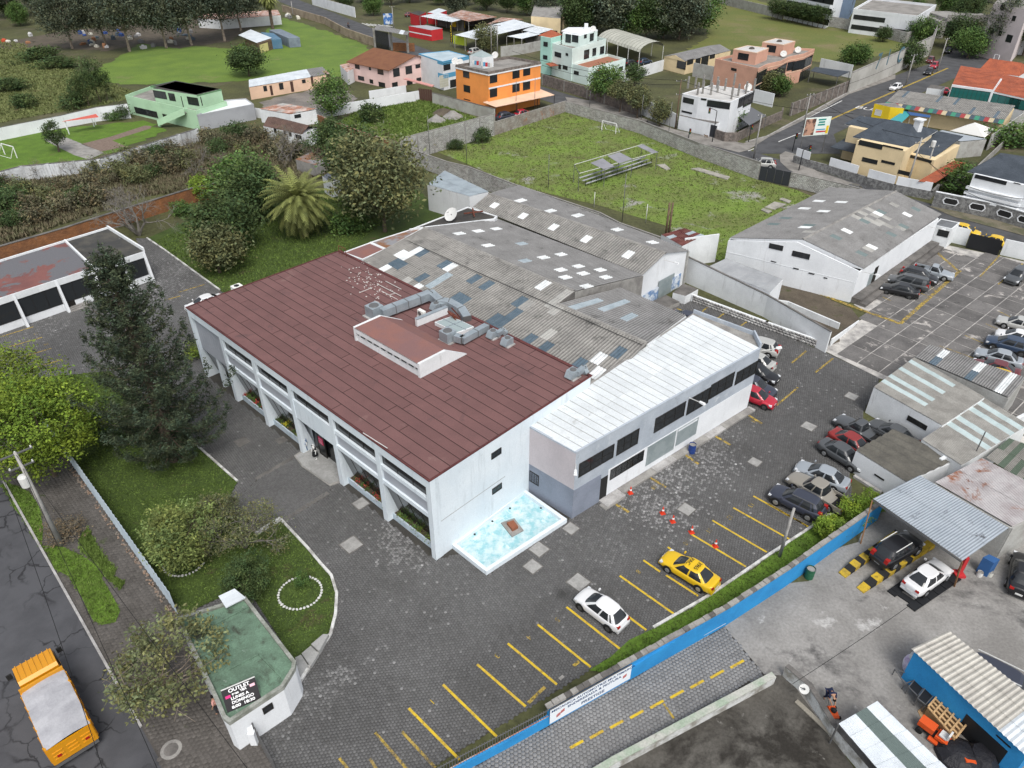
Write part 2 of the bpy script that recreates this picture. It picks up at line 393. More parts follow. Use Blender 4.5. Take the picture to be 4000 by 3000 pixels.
def fwall(name,label,P,h,t=.18,mat=WHITE,cope=None,pil=None,cat='wall',z0=0.,group=None,both=None,blocks=None,pilmat=None):
 """upright wall along world points P; h one height or one per point; cope = (overhang, height, mat); pil = (spacing, width, depth)"""
 P=[Vector((p[0],p[1],0))for p in P];hs=h if isinstance(h,(list,tuple))else[h]*len(P)
 o=thing(name,label,cat,(P[0].x,P[0].y,z0),group);mb=MB();cp=MB()
 for i in range(len(P)-1):
  A,C=P[i],P[i+1];d=(C-A).normalized();n=Vector((-d.y,d.x,0));e=d*t/2*.98
  bq=[A-e-n*t/2,C+e-n*t/2,C+e+n*t/2,A-e+n*t/2]
  ht=[hs[i],hs[i+1],hs[i+1],hs[i]]
  mb.hexa([p+Vector((0,0,z0-.05))for p in bq],[p+Vector((0,0,z0+q))for p,q in zip(bq,ht)])
  if cope:
   ov,ch,cm=cope;s=n*(t/2+ov)
   bq=[A-e-s,C+e-s,C+e+s,A-e+s]
   cp.hexa([p+Vector((0,0,z0+q+.001))for p,q in zip(bq,ht)],[p+Vector((0,0,z0+q+ch+.002*i))for p,q in zip(bq,ht)])
  if pil:
   sp,pw,pd=pil;L=(C-A).length;k=max(1,round(L/sp))
   for q in range(k+1):
    if q==0 and i:continue
    pm=MB();c=A+(C-A)*(q/k);zz=hs[i]+(hs[i+1]-hs[i])*q/k
    pm.obox(c-d*pw/2-n*(t/2+pd)+Vector((0,0,z0)),d*pw,n*(t+2*pd),(0,0,zz+.03));pm.build('pilaster',pilmat or mat,o)
  if blocks:
   bw,bh,bm,sides=blocks
   for s in sides:blockface(o,A+n*s*t/2,C+n*s*t/2,z0,z0+min(hs[i],hs[i+1]),n*s,bw,bh,bm)
 w_=mb.build('wall',mat,o)
 if cope:cp.build('coping',cope[2],o)
 return o
def ring_wall(label,P,h,**kw):return fwall('boundary_wall',label,P,h,**kw)
# ---------------------------------------------------------------- small street things
def pole(name,label,cat,p,h,r0=.16,r1=.1,mat=POLE,arms=(),group=None,extra=None,n=8):
 o=thing(name,label,cat,(p[0],p[1],0),group)
 mb=MB();mb.tube((p[0],p[1],0),(p[0],p[1],h),r0,r1,n);mb.build('post',mat,o,True)
 for z,l,a in arms:
  mb=MB();d=Vector((math.cos(a),math.sin(a),0));c=Vector((p[0],p[1],z))
  mb.bar(c-d*l/2,c+d*l/2,.1,.1)
  mb.build('crossarm',STEEL,o)
  for q in(-.45,0,.45):
   im=MB();im.lathe([(.05,0),(.07,.06),(.03,.1),(.06,.16),(0,.2)],c+d*l*q+Vector((0,0,.05)),6);im.build('insulator',FRAMEW,o)
 if extra:extra(o,Vector((p[0],p[1],0)))
 return o
def cable(label,a,b,sag=.6,r=.018,seg=12,name='overhead_cable',group=None):
 cu=bpy.data.curves.new(name,'CURVE');a,b=Vector(a),Vector(b);mb=MB()
 p=[a.lerp(b,i/seg)-Vector((0,0,4*sag*(i/seg)*(1-i/seg)))for i in range(seg+1)]
 bpy.data.curves.remove(cu)
 for i in range(seg):mb.tube(p[i],p[i+1],r,r,4,caps=False)
 return tag(mb.build(name,WIRE,None),label,'cable',group)
# ---------------------------------------------------------------- vegetation
def leafmat(n,c,c2=None):return M(n,c,c2 or tuple(x*.6 for x in c),1.1,(.35,.65),rough=.7,fine=.12,fscale=3,spec=.15,tint=True,orand=.12)
LF={'dark':leafmat('dark_leaves',(0.074,0.115,0.041)),'mid':leafmat('green_leaves',(0.102,0.176,0.048)),'lime':leafmat('lime_leaves',(.20,.29,.035),(.11,.17,.028)),
 'olive':leafmat('olive_leaves',(0.158,0.172,0.078)),'conif':leafmat('conifer_needles',(0.055,0.074,0.043)),'euca':leafmat('eucalyptus_leaves',(0.108,0.131,0.085)),
 'pale':leafmat('pale_leaves',(.19,.235,.075),(.11,.145,.045)),'dry':leafmat('dry_twigs',(0.196,0.158,0.102)),'palm':leafmat('palm_fronds',(0.214,0.233,0.071),(0.121,0.139,0.048)),
 'grass':leafmat('grass_blades',(.12,.18,.04)),'weed':leafmat('weed_blades',(0.176,0.196,0.078)),'bright':leafmat('bright_leaves',(.17,.235,.04)),'yflower':leafmat('yellow_blossom',(0.781,0.670,0.055),(0.372,0.409,0.055)),
 'thick':leafmat('thicket_leaves',(.125,.13,.068),(.15,.12,.08)),'red':leafmat('red_blossom',(0.707,0.094,0.074),(0.372,0.055,0.055))}
BARK=M('bark',(.13,.10,.075),(.075,.06,.045),2.5,fine=.15,bump=.02)
BARKP=M('pale_bark',(.30,.25,.20),(.16,.13,.10),1.5,fine=.12)
BARKG=M('grey_twig',(.20,.185,.165),(.14,.13,.115),2,fine=.1)
def leafquads(cen,per,spread,size,rs,aspect=.55,up=.5,tints=None,hang=0):
 """per small folded leaf faces round every clump centre"""
 n=len(cen)*per;c=np.repeat(np.asarray(cen),per,0);sp=np.asarray(spread)
 p=c+rs.normal(0,1,(n,3))*(sp if sp.ndim else np.array([spread]*3))
 a=rs.normal(0,1,(n,3));a[:,2]=a[:,2]*.6-hang;a /= np.linalg.norm(a,axis=1)[:,None]+1e-9
 nn=rs.normal(0,1,(n,3));nn[:,2]=np.abs(nn[:,2])+up
 b=np.cross(nn,a);b /= np.linalg.norm(b,axis=1)[:,None]+1e-9
 s=size*rs.uniform(.6,1.4,(n,1));a=a*s;b=b*s*aspect
 v=np.stack([p-a,p+b*.9-a*.1,p+a,p-b*.9-a*.1],1).reshape(-1,3)
 f=np.arange(n*4).reshape(-1,4)
 t=(tints if tints is not None else rs.uniform(.6,1.35,len(cen)))
 t=np.repeat(t,per,0)*rs.uniform(.75,1.25,n);t=np.repeat(t,4)
 hue=np.repeat(np.repeat(rs.uniform(.88,1.14,len(cen)),per),4)
 return v,f,np.stack([t*hue,t,t*(2-hue)],1)
def crownpts(rs,n,r,zc,lobes=5,hollow=.35,flat=0):
 d=rs.normal(0,1,(n,3));d /= np.linalg.norm(d,axis=1)[:,None]
 ld=rs.normal(0,1,(lobes,3));ld /= np.linalg.norm(ld,axis=1)[:,None]
 k=.72+.42*np.max(d@ld.T,axis=1).clip(0,1)**2
 q=rs.uniform(hollow,1,n)**.6*k
 p=d*q[:,None]*np.array([r[0],r[1],r[2]])
 if flat:p[:,2]=np.where(p[:,2]<0,p[:,2]*flat,p[:,2])
 p[:,2]+=zc
 return p
def tree_mesh(seed,h,th,r,nc=90,per=38,leaf=.22,spread=.55,kind='mid',bark=None,lobes=6,hollow=.4,tr=.22,flat=.8,limbs=9,twigs=0,hang=0):
 """meshes (trunk, crown) of a broad-leaved tree: tapered trunk, limbs to the outer clumps, leaf clumps with gaps"""
 rs=np.random.RandomState(seed);zc=h-r[2]*.92
 cp=crownpts(rs,nc,r,zc,lobes,hollow,flat)
 v,f,t=leafquads(cp,per,spread,leaf,rs,hang=hang)
 v[:,2]=np.maximum(v[:,2],.03)
 crown=npmesh('crown',v,f,LF[kind],t)
 mb=MB();q=Vector((0,0,0));rr=tr;k=4;top=Vector((rs.uniform(-.3,.3),rs.uniform(-.3,.3),th))
 for i in range(k):
  a=Vector((top.x*(i+1)/k+rs.uniform(-.08,.08),top.y*(i+1)/k,th*(i+1)/k));mb.tube(q,a,rr,rr*.86,8,caps=False);q=a;rr*=.86
 idx=rs.choice(len(cp),min(limbs,len(cp)),replace=False)
 for i in idx:
  e=Vector(cp[i])*.96;mid=q.lerp(e,.5)+Vector((0,0,-.1*(e-q).length));mb.tube(q-Vector((0,0,.1)),mid,rr*.62,rr*.4,6,caps=False);mb.tube(mid,e,rr*.4,rr*.12,5,caps=False)
  for _ in range(twigs):
   tq=mid.lerp(e,rs.uniform(0,1));te=tq+Vector(rs.normal(0,1,3))*r[0]*.28;mb.tube(tq,te,rr*.14,.012,4,caps=False)
 return mb.mesh('trunk',bark or BARK),crown
def bush_mesh(seed,r,nc=40,per=34,leaf=.13,spread=.25,kind='mid',hollow=.3,lobes=5):
 rs=np.random.RandomState(seed);cp=crownpts(rs,nc,r,r[2]*.72,lobes,hollow,.75)
 v,f,t=leafquads(cp,per,spread,leaf,rs);v[:,2]=np.maximum(v[:,2],.01)
 crown=npmesh('foliage',v,f,LF[kind],t);mb=MB()
 for i in range(5):
  e=Vector(cp[rs.randint(len(cp))]);mb.tube((e.x*.15,e.y*.15,0),e,.05,.02,5,caps=False)
 return mb.mesh('stems',BARK),crown
def bare_mesh(seed,h,levels=4,spread=.55,n0=4,r0=.16,kind=None,per=6,leaf=.07,split=3):
 rs=np.random.RandomState(seed);mb=MB();tips=[]
 def grow(p,d,L,r,lv):
  e=p
  for s in range(2):
   d2=(d+Vector(rs.normal(0,.16,3))).normalized();q=e+d2*L/2;mb.tube(e,q,r*(1-.2*s),r*(1-.2*(s+1)),5 if lv>1 else 4,caps=False);e=q;d=d2
  if lv==0:tips.append(tuple(e));return
  for _ in range(split):
   nd=(d+Vector(rs.normal(0,spread,3)));nd.z+=.12;grow(e,nd.normalized(),L*rs.uniform(.6,.8),r*.55,lv-1)
  tips.append(tuple(e))
 for i in range(n0):
  a=i*2*math.pi/n0+rs.uniform(-.4,.4);grow(Vector((0,0,0)),Vector((math.cos(a)*.45,math.sin(a)*.45,.9)).normalized(),h*.36,r0,levels)
 cm=None
 if kind:
  v,f,t=leafquads(np.array(tips),per,.22,leaf,rs);cm=npmesh('crown',v,f,LF[kind],t)
 return mb.mesh('branches',BARKG),cm
def conifer_mesh(seed,h,rb,kind='conif'):
 """tall conifer: whorls of boughs that droop, then sweep up to candle-like tips"""
 rs=np.random.RandomState(seed);mb=MB();C=[];S=[];z=h*.07
 mb.tube((0,0,0),(.15,0,h*.5),.42,.24,8,caps=False);mb.tube((.15,0,h*.5),(.05,.1,h),.24,.03,7,caps=False)
 while z<h*.985:
  fr=z/h;L=rb*(1-fr)**.72*(.55+.45*min(1,fr/.22))*rs.uniform(.9,1.1)+.12;nb=int(8-2*fr);a0=rs.uniform(0,6.28)
  for i in range(nb):
   a=a0+i*2*math.pi/nb+rs.uniform(-.25,.25);l=L*rs.uniform(.62,1.2);d=Vector((math.cos(a),math.sin(a),0));p=Vector((.1,.05,z));prev=p;m=max(4,int(l/.32))
   for s in range(1,m+1):
    t=s/m;q=Vector((.1,.05,z))+d*l*(t*.94)+Vector((0,0,l*(-.34*t+.60*t**2.6)))
    mb.tube(prev,q,.075*(1-t)+.012,.065*(1-t)+.01,4,caps=False);prev=q
    if t>.22:
     sd=Vector((-d.y,d.x,0));wq=.42*(1-t*.55)+.1
     for sg in(-1,0,1):
      C.append(tuple(q+sd*sg*wq*rs.uniform(.6,1.2)+Vector((0,0,rs.uniform(-.05,.12)+abs(sg)*.06))))
   for s in range(4):C.append(tuple(prev+Vector((0,0,.14+.20*s))));S.append(len(C)-1)
  z+=.95*(1-fr*.5)+.1
 for s in range(9):C.append((.05,.1,h-.5+.16*s))
 C=np.array(C)
 v,f,t=leafquads(C,13,.13,.125,rs,aspect=.36,up=.2,tints=rs.uniform(.55,1.5,len(C)))
 return mb.mesh('trunk',BARK),npmesh('crown',v,f,LF[kind],t)
def palm_mesh(seed,th,fl,nf=130,tr=.42):
 rs=np.random.RandomState(seed);mb=MB();V=[];T=[];prev=None
 for i in range(7):
  z0,z1=th*i/7,th*(i+1)/7;mb.tube((0,0,z0),(0,0,z1),tr*(1.12 if i==0 else 1),tr*.94,10,caps=False)
 fr_m=MB()
 for i in range(nf):
  el=math.radians(84-138*(i/nf)**.85);a=i*2.39996+rs.uniform(-.15,.15);d=Vector((math.cos(a),math.sin(a),0));L=fl*rs.uniform(.88,1.1);p=Vector((0,0,th+.1))+d*.2;prev=p;ang=el;n=9
  tn=rs.uniform(.65,1.3)*(1.15 if el>0 else .75)
  for s in range(1,n+1):
   ang-=math.radians(rs.uniform(5,9))*(1.1 if el>.3 else .8);q=prev+(d*math.cos(ang)+Vector((0,0,math.sin(ang))))*L/n
   fr_m.tube(prev,q,.035,.03,3,caps=False)
   sd=Vector((-d.y,d.x,0));upv=(q-prev).normalized().cross(sd)
   for sg in(-1,1):
    for hq in(0,.5):
     b=prev.lerp(q,hq);ll=L*.17*(1-abs(s/n-.45)*1.1);tip=b+(sd*sg*.8+(q-prev).normalized()*.75-upv*.05*0+Vector((0,0,-.28)))*ll;wv=(q-prev).normalized()*.11
     V+=[tuple(b-wv),tuple(b+wv),tuple(tip+wv*.3),tuple(tip-wv*.3)];T+=[tn]*4
   prev=q
 V=np.array(V);me=npmesh('fronds',V,np.arange(len(V)).reshape(-1,4),LF['palm'],np.array(T))
 return mb.mesh('trunk',BARK),me
def plant(name,label,cat,meshes,loc,sc=1.,rz=None,group=None,z=0.,names=None):
 """one tree or shrub: Empty with its trunk and crown"""
 o=thing(name,label,cat,(loc[0],loc[1],z),group,rz=rnd.uniform(0,6.28)if rz is None else rz)
 o.scale=sc if hasattr(sc,'__len__')else(sc,sc,sc)
 for me in meshes:
  if me:put(me.name.split('.')[0],me,o)
 return o
def tufts(name,label,poly,n,h,kind,seed=1,excl=(),cat='grass',dens=None,wide=.05,z=0.):
 """uncountable blades over a patch of ground, one object"""
 rs=np.random.RandomState(seed);P=np.array([(p[0],p[1])for p in poly]);lo,hi=P.min(0),P.max(0)
 x,y=rs.uniform(lo[0],hi[0],n*3),rs.uniform(lo[1],hi[1],n*3);ok=inside(x,y,[tuple(p)for p in P])
 for e in excl:ok&=~inside(x,y,e)
 if dens is not None:ok&=rs.uniform(0,1,n*3)<dens(x,y)
 x,y=x[ok][:n],y[ok][:n];n=len(x)
 if n==0:return
 hh=h*rs.uniform(.4,1.5,n);k=3;V=[];a=rs.uniform(0,6.28,(n,k));tn=np.repeat(rs.uniform(.75,1.35,n),k*3)
 bx=x[:,None]+rs.normal(0,wide*1.5,(n,k));by=y[:,None]+rs.normal(0,wide*1.5,(n,k))
 dx,dy=np.cos(a),np.sin(a);lean=rs.uniform(.2,.8,(n,k))*hh[:,None]
 v0=np.stack([bx-dy*wide,by+dx*wide,np.full_like(bx,z)],-1);v1=np.stack([bx+dy*wide,by-dx*wide,np.full_like(bx,z)],-1)
 v2=np.stack([bx+dx*lean,by+dy*lean,z+np.repeat(hh[:,None],k,1)],-1)
 v=np.stack([v0,v1,v2],2).reshape(-1,3)
 me=npmesh(name,v,np.arange(len(v)).reshape(-1,3),LF[kind],tn)
 return tag(put(name,me),label,cat,kind='stuff')
# ---------------------------------------------------------------- vehicles
CP={}
def paint(name,c,rough=.32):return M('car_paint_'+name,c,rough=rough,fine=0,spec=.5,coat=.4,metal=.05)
TYRE=M('tyre_rubber',(.014,.014,.014),rough=.9,fine=0);RIM=M('alloy_rim',(.42,.43,.44),rough=.35,metal=.7,fine=0)
RIMD=M('dark_rim',(.06,.06,.06),rough=.5,fine=0);LAMP=M('headlamp',(.62,.64,.66),rough=.15,fine=0,spec=.6);TAIL=M('tail_lamp',(.32,.015,.012),rough=.25,fine=0)
TRIM=M('black_trim',(.02,.02,.02),rough=.7,fine=0);PLATE=M('number_plate',(.68,.68,.66),rough=.5,fine=0);INDARK=M('dark_liner',(.022,.022,.022),rough=.9,fine=.05)
SP={ # L, W, H, hood/belt/deck heights, x of windscreen base, roof front, roof rear, rear base (m from centre, front is +x)
'sedan':dict(L=4.45,W=1.72,H=1.46,hood=.86,belt=.94,deck=1.00,xs=(1.22,.34,-.95,-1.74),rw=(.31,1.33,-1.27)),
'hatch':dict(L=3.95,W=1.68,H=1.50,hood=.90,belt=.96,deck=1.00,xs=(1.16,.26,-1.28,-1.82),rw=(.31,1.22,-1.24)),
'suv':dict(L=4.45,W=1.82,H=1.66,hood=1.02,belt=1.08,deck=1.10,xs=(1.2,.42,-1.58,-2.04),rw=(.36,1.36,-1.32)),
'van':dict(L=4.75,W=1.80,H=1.76,hood=1.05,belt=1.08,deck=1.12,xs=(1.5,.72,-2.05,-2.28),rw=(.35,1.42,-1.42)),
'pickup':dict(L=5.15,W=1.80,H=1.72,hood=1.05,belt=1.10,deck=.98,xs=(1.15,.55,-.62,-.86),rw=(.38,1.55,-1.55)),
'pickup1':dict(L=4.85,W=1.70,H=1.58,hood=.98,belt=1.02,deck=.90,xs=(1.0,.42,-.32,-.52),rw=(.34,1.45,-1.40))}
def car_parts(kind):
 if kind in CP:return CP[kind]
 s=SP[kind];L,W,H=s['L'],s['W']/2,s['H'];xa,xf,xr,xc=s['xs'];wr,fx,rx=s['rw'];pk=kind.startswith('pickup');parts=[]
 zb=.22 if wr<.35 else .3
 def zt(x):
  if x>=xa:return s['hood']*(1-.24*((x-xa)/(L/2-xa))**1.8)-(.0)
  if x>=xc:return s['hood']+(s['belt']-s['hood'])*min(1,(xa-x)/.6)
  return s['belt']+(s['deck']-s['belt'])*min(1,(xc-x)/.3)-(.05*max(0,(-x-L/2+.35)/.35))
 def hw(x):
  e=(abs(x)/(L/2));return W*(1-.20*max(0,(e-.62)/.38)**2)
 X=[L/2,L/2-.05,L/2-.16,L/2-.38,xa+.45,xa,(xa+xf)/2,0,xr,xc,xc-.25,-L/2+.3,-L/2+.1,-L/2+.03,-L/2]
 X=sorted(set(round(x,3)for x in X),reverse=True);mb=MB();rings=[]
 for x in X:
  e=x/(L/2);t=zt(x);h=hw(x);b=zb;k=1
  if x>=L/2-.06:t=s['hood']*(.66 if x>L/2-.01 else .74);b=zb+(.12 if x>L/2-.01 else .05)
  if x<=-L/2+.04:t=min(t,s['deck']*(.72 if x<-L/2+.01 else .88));b=zb+(.14 if x<-L/2+.01 else .06)
  r=[(h*.86,b),(h*.985,b+.14),(h,(b+t)/2),(h*.975,t-.14),(h*.90,t-.03),(h*.55,t+.015),(0,t+.03)]
  if pk and x<xc-.05 and x>-L/2+.08:r=[(h*.86,b),(h*.985,b+.14),(h,.55),(h*.97,.58),(h*.9,.6),(h*.5,.6),(0,.6)]
  rings.append([(x,y,z)for y,z in r]+[(x,-y,z)for y,z in r[-2::-1]])
 n=len(rings[0]);base=0
 for r in rings:mb.v+=r
 for i in range(len(rings)-1):
  for q in range(n-1):mb.f.append((i*n+q,(i+1)*n+q,(i+1)*n+q+1,i*n+q+1));mb.m.append(0)
  mb.f.append((i*n+n-1,(i+1)*n+n-1,(i+1)*n,i*n));mb.m.append(0)
 mb.f.append(tuple(range(n)));mb.f.append(tuple(range((len(rings)-1)*n+n-1,(len(rings)-1)*n-1,-1)));mb.m+=[0,0]
 parts.append(('body',mb,'paint',True,None))
 wb,wt,zr,N=W-.09,W-.25,H,56
 def ring(x0,x1,b,zf,n=4.5):
  r=[]
  t=np.linspace(0,2*np.pi,1441);c,s_=np.cos(t),np.sin(t);X_=(x0+x1)/2+(x0-x1)/2*np.sign(c)*np.abs(c)**(2/n);Y_=b*np.sign(s_)*np.abs(s_)**(2/n);l=np.concatenate([[0],np.cumsum(np.hypot(np.diff(X_),np.diff(Y_)))])
  for q in range(N):x,y=(float(np.interp((q+.5)/N*l[-1],l,v))for v in(X_,Y_));r.append(Vector((x,y,zf(x))))
  return r
 r0=ring(xa+.04,xc-.03,wb,lambda x:zt(min(xa,max(xc,x)))-.05);r2=ring(xf,xr,wt,lambda x:zr-.07-.02*abs(x-(xf+xr)/2));r1=[(a*.5+b*.5)+Vector(((a.x-(xa+xc)/2)*.018,a.y*.03,.02))for a,b in zip(r0,r2)]
 r3=[Vector(((p.x-(xf+xr)/2)*.86+(xf+xr)/2,p.y*.84,p.z+.055))for p in r2];pn={}
 gm={k:MB()for k in('windscreen','rear_window','sl','sr')};rm=MB();xm=(xf+xr)/2+.06
 for q in range(N):
  e=(q+1)%N;mx,my=(r0[q].x+r0[e].x)/2,(r0[q].y+r0[e].y)/2;ya=abs(my)/wb;fx_=ya<.84;cx=(xa+xc)/2;u_=(mx-cx)/((xa-xc)/2)
  pil=.84<=ya<.95 or(not fx_ and abs(u_)<.055 and kind!='pickup1')or(kind in('van','suv','hatch')and not fx_ and-.66<u_<-.56)
  m_=rm if pil else gm['windscreen' if fx_ and mx>cx else 'rear_window' if fx_ else('sl' if my>0 else 'sr')]
  m_.face([r0[q],r0[e],r1[e],r1[q]]);m_.face([r1[q],r1[e],r2[e],r2[q]]);rm.face([r2[q],r2[e],r3[e],r3[q]])
 rm.face(r3);parts.append(('roof',rm,'paint',True,None))
 for k_,m_ in gm.items():parts.append(('side_window' if len(k_)==2 else k_,m_,'glass',True,None))
 for wx in(fx,rx):
  for sg in(-1,1):
   m_=MB();y0=sg*(hw(wx)-.19);y1=sg*(hw(wx)+.012)
   m_.tube((wx,y0,wr),(wx,y1,wr),wr,wr,14);
   rim=MB();rim.tube((wx,y1-sg*.01,wr),(wx,y1+sg*.012,wr),wr*.66,wr*.60,12)
   arch=MB();arch.tube((wx,sg*(hw(wx)-.25),wr+.02),(wx,sg*(hw(wx)+.004),wr+.02),wr+.07,wr+.07,14)
   parts.append(('wheel_arch',arch,'trim',True,None));parts.append(('wheel',m_,'tyre',True,('rim',rim)))
 for sg in(-1,1):
  m_=MB();m_.obox((L/2-.34,sg*(hw(L/2-.2)-.12)-.16,s['hood']*.68),(.25,0,-.04),(0,.32,0),(-.06,0,.15));parts.append(('headlight',m_,'lamp',False,None))
  m_=MB();hh=.34 if kind in('suv','van')else .17;m_.obox((-L/2-.012,sg*(hw(L/2-.1)-.2)-.13,s['deck']*.74),(.3,0,0),(0,.28,0),(.05,0,hh));parts.append(('tail_light',m_,'tail',False,None))
  m_=MB();m_.obox((xa-.28,sg*(W+.07)-.09,s['belt']-.0),(.1,0,0),(0,.18,0),(0,0,.13));parts.append(('wing_mirror',m_,'paint',False,None))
 for x,nm in((L/2+.004,'number_plate'),(-L/2-.018,'number_plate')):
  m_=MB();m_.box((x,0,.5),(.02,.46,.14));parts.append((nm,m_,'plate',False,None))
 m_=MB();m_.box((L/2-.02,0,s['hood']*.52),(.07,W*.9,.12));parts.append(('grille',m_,'trim',False,None))
 for x in(L/2-.05,-L/2+.05):
  m_=MB();m_.box((x,0,zb+.1),(.13,W*1.5,.16));parts.append(('bumper',m_,'bump',False,None))
 if pk:
  for sg in(-1,1):
   m_=MB();m_.obox((xc-.08,sg*W-(.07 if sg>0 else 0),.5),(-(L/2+xc-.12),0,0),(0,.07,0),(0,0,s['deck']-.5));parts.append(('bed_side',m_,'paint',False,None))
  m_=MB();m_.obox((-L/2+.04,-W+.075,.45),(.06,0,0),(0,2*W-.15,0),(0,0,s['deck']-.47));parts.append(('tailgate',m_,'paint',False,None))
  m_=MB();m_.obox((-L/2+.11,-W+.08,.6),(L/2+xc-.2,0,0),(0,2*W-.16,0),(0,0,.04));parts.append(('bed_liner',m_,'liner',False,None))
 mm={'paint':None,'glass':GLASS,'tyre':TYRE,'lamp':LAMP,'tail':TAIL,'trim':TRIM,'plate':PLATE,'liner':INDARK,'bump':None}
 res=[]
 for nm,m_,role,sm,ch in parts:
  me=m_.mesh(nm,mm[role]or WHITE)
  if nm=='body':
   to=bpy.data.objects.new('b',me);COL.objects.link(to);to.modifiers.new('s','SUBSURF').levels=1;bpy.context.view_layer.update();m2=bpy.data.meshes.new_from_object(to.evaluated_get(bpy.context.evaluated_depsgraph_get()));bpy.data.objects.remove(to);me=m2;me.name=nm
  if sm:
   me.polygons.foreach_set('use_smooth',[True]*len(me.polygons))
   if hasattr(me,'set_sharp_from_angle'):me.set_sharp_from_angle(angle=math.radians(38))
  c=None
  if ch:c=(ch[0],ch[1].mesh(ch[0],RIM))
  res.append((nm,me,role,c))
 CP[kind]=res;return res
def car(kind,px,head,pm,label,group=None,rim=None,roofz=None,name=None,z=0.,extra=None,rails=False,glass=None,sc=1.):
 """a car whose roof centre is seen at pixel px, heading head degrees"""
 s=SP[kind];xa,xf,xr,xc=s['xs'];p=g(px,z+(s['H']if roofz is None else roofz)*sc);a=math.radians(head);off=(xf+xr)/2*sc if roofz is None else 0
 p=p-Vector((math.cos(a),math.sin(a),0))*off
 nm=name or{'sedan':'parked_car','hatch':'parked_car','suv':'parked_car','van':'parked_van'}.get(kind,'pickup_truck')
 o=thing(nm,label,'van' if kind=='van' else('pickup' if kind.startswith('pickup')else 'car'),(p.x,p.y,z),group,rz=a);o.scale=(sc,sc,sc)
 for n_,me,role,c in car_parts(kind):
  q=put(n_,me,o)
  m_=pm if role in('paint','bump')else(glass if role=='glass' else None)
  if m_:q.material_slots[0].link='OBJECT';q.material_slots[0].material=m_
  if c:
   r_=put(c[0],c[1],q)
   if rim:r_.material_slots[0].link='OBJECT';r_.material_slots[0].material=rim
 if rails:
  for sg in(-1,1):
   m_=MB();y=sg*(s['W']/2-.27);m_.bar((xf-.05,y,s['H']+.03),(xr+.1,y,s['H']+.03),.05,.05);m_.build('roof_rail',STEEL if rails==1 else FRAMEW,o)
 if extra:extra(o,s)
 return o
# ---------------------------------------------------------------- the ground
ASPH=M('asphalt',(.082,.083,.090),(.066,.067,.073),.5,fine=.10,fscale=25,bump=.004,bscale=40,spot=((.05,.05,.054),.35,.60,.72),cracks=(.42,.035,(.02,.02,.022)))
ASPHL=M('worn_asphalt',(.085,.086,.090),(.062,.063,.066),.4,fine=.10,fscale=18,spot=((.045,.045,.047),.3,.6,.74))
GRASS=M('lawn_grass',(.105,.185,.022),(.075,.135,.018),.55,(.35,.65),fine=.22,fscale=7,bump=.03,bscale=14,spot=((.12,.115,.04),.28,.58,.75),spot2=((.05,.06,.02),1.1,.62,.74))
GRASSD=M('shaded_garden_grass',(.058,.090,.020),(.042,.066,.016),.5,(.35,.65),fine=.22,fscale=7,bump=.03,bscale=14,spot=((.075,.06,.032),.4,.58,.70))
GRASSB=M('mown_green_grass',(.135,.205,.036),(.100,.160,.032),.16,(.35,.65),fine=.16,fscale=4,bump=.03,bscale=9,spot=((.20,.18,.085),.09,.60,.74))
MEADOW=M('meadow_grass',(.105,.125,.034),(.070,.090,.026),.14,(.35,.65),fine=.22,fscale=3,bump=.05,bscale=5,spot=((.135,.115,.05),.22,.56,.70),spot2=((.045,.06,.022),.35,.62,.70))
FIELDM=M('weedy_field',(.150,.225,.040),(.130,.150,.048),.18,(.35,.65),fine=.22,fscale=3.5,bump=.05,bscale=6,spot=((.28,.27,.25),.13,.575,.66),spot2=((.10,.075,.045),.2,.60,.70))
DIRT=M('bare_earth',(.115,.095,.070),(.075,.062,.047),.4,(.35,.65),fine=.2,bump=.03,bscale=8,spot=((.05,.06,.022),.5,.56,.68))
WASTE=M('overgrown_soil',(.070,.062,.042),(.042,.046,.024),.35,(.35,.65),fine=.25,fscale=4,bump=.06,bscale=6)
HEXM=M('hexagonal_paver',(.128,.127,.126),(.100,.099,.098),.25,(.38,.66),fine=.14,fscale=14,rough=.8,tint=True,orand=.10)
HEXJ=M('paving_joint_soil',(.046,.043,.039),(.060,.056,.048),.5,fine=.15)
SLABM=M('cast_slab',(.155,.148,.142),(.110,.105,.102),.45,(.38,.62),fine=.14,fscale=6,orand=.16,spot=((.46,.43,.40),.42,.585,.66),spot2=((.07,.068,.066),.5,.60,.70))
SLABJ=M('slab_joint',(.48,.46,.43),(.26,.25,.24),.8,fine=.12)
YARDM=M('stained_yard_concrete',(.29,.28,.265),(.20,.192,.18),.22,(.36,.62),fine=.13,fscale=5,bump=.006,spot=((.10,.096,.093),.16,.57,.66),spot2=((.44,.43,.415),.3,.60,.68))
YARDD=M('dark_yard_concrete',(.115,.108,.095),(.065,.06,.052),.3,(.36,.62),fine=.15,fscale=5,bump=.008,spot=((.028,.025,.021),.2,.50,.60),spot2=((.27,.26,.24),.5,.64,.70))
KERB=M('kerb_concrete',(.42,.41,.40),(.28,.27,.26),1.0,(.4,.65),fine=.12)
KERBW=M('white_kerb',(.60,.60,.58),(.34,.33,.31),1.2,(.45,.62),fine=.12)
def quadpoly(cl,hw):
 """ribbon outline from a centre line"""
 L=[];R=[]
 for i,p in enumerate(cl):
  a=Vector(cl[max(0,i-1)]);b=Vector(cl[min(len(cl)-1,i+1)]);d=(b-a).normalized();n=Vector((-d.y,d.x));h=hw[i]if isinstance(hw,list)else hw
  L.append(Vector(p)+n*h);R.append(Vector(p)-n*h)
 return L+R[::-1]
sheet('ground',[(-3000,-900),(3000,-900),(3000,5000),(-3000,5000)],-.03,M('rough_ground',(.085,.088,.036),(.06,.062,.03),.12,fine=.2,fscale=2,spot=((.13,.11,.075),.07,.55,.7)))
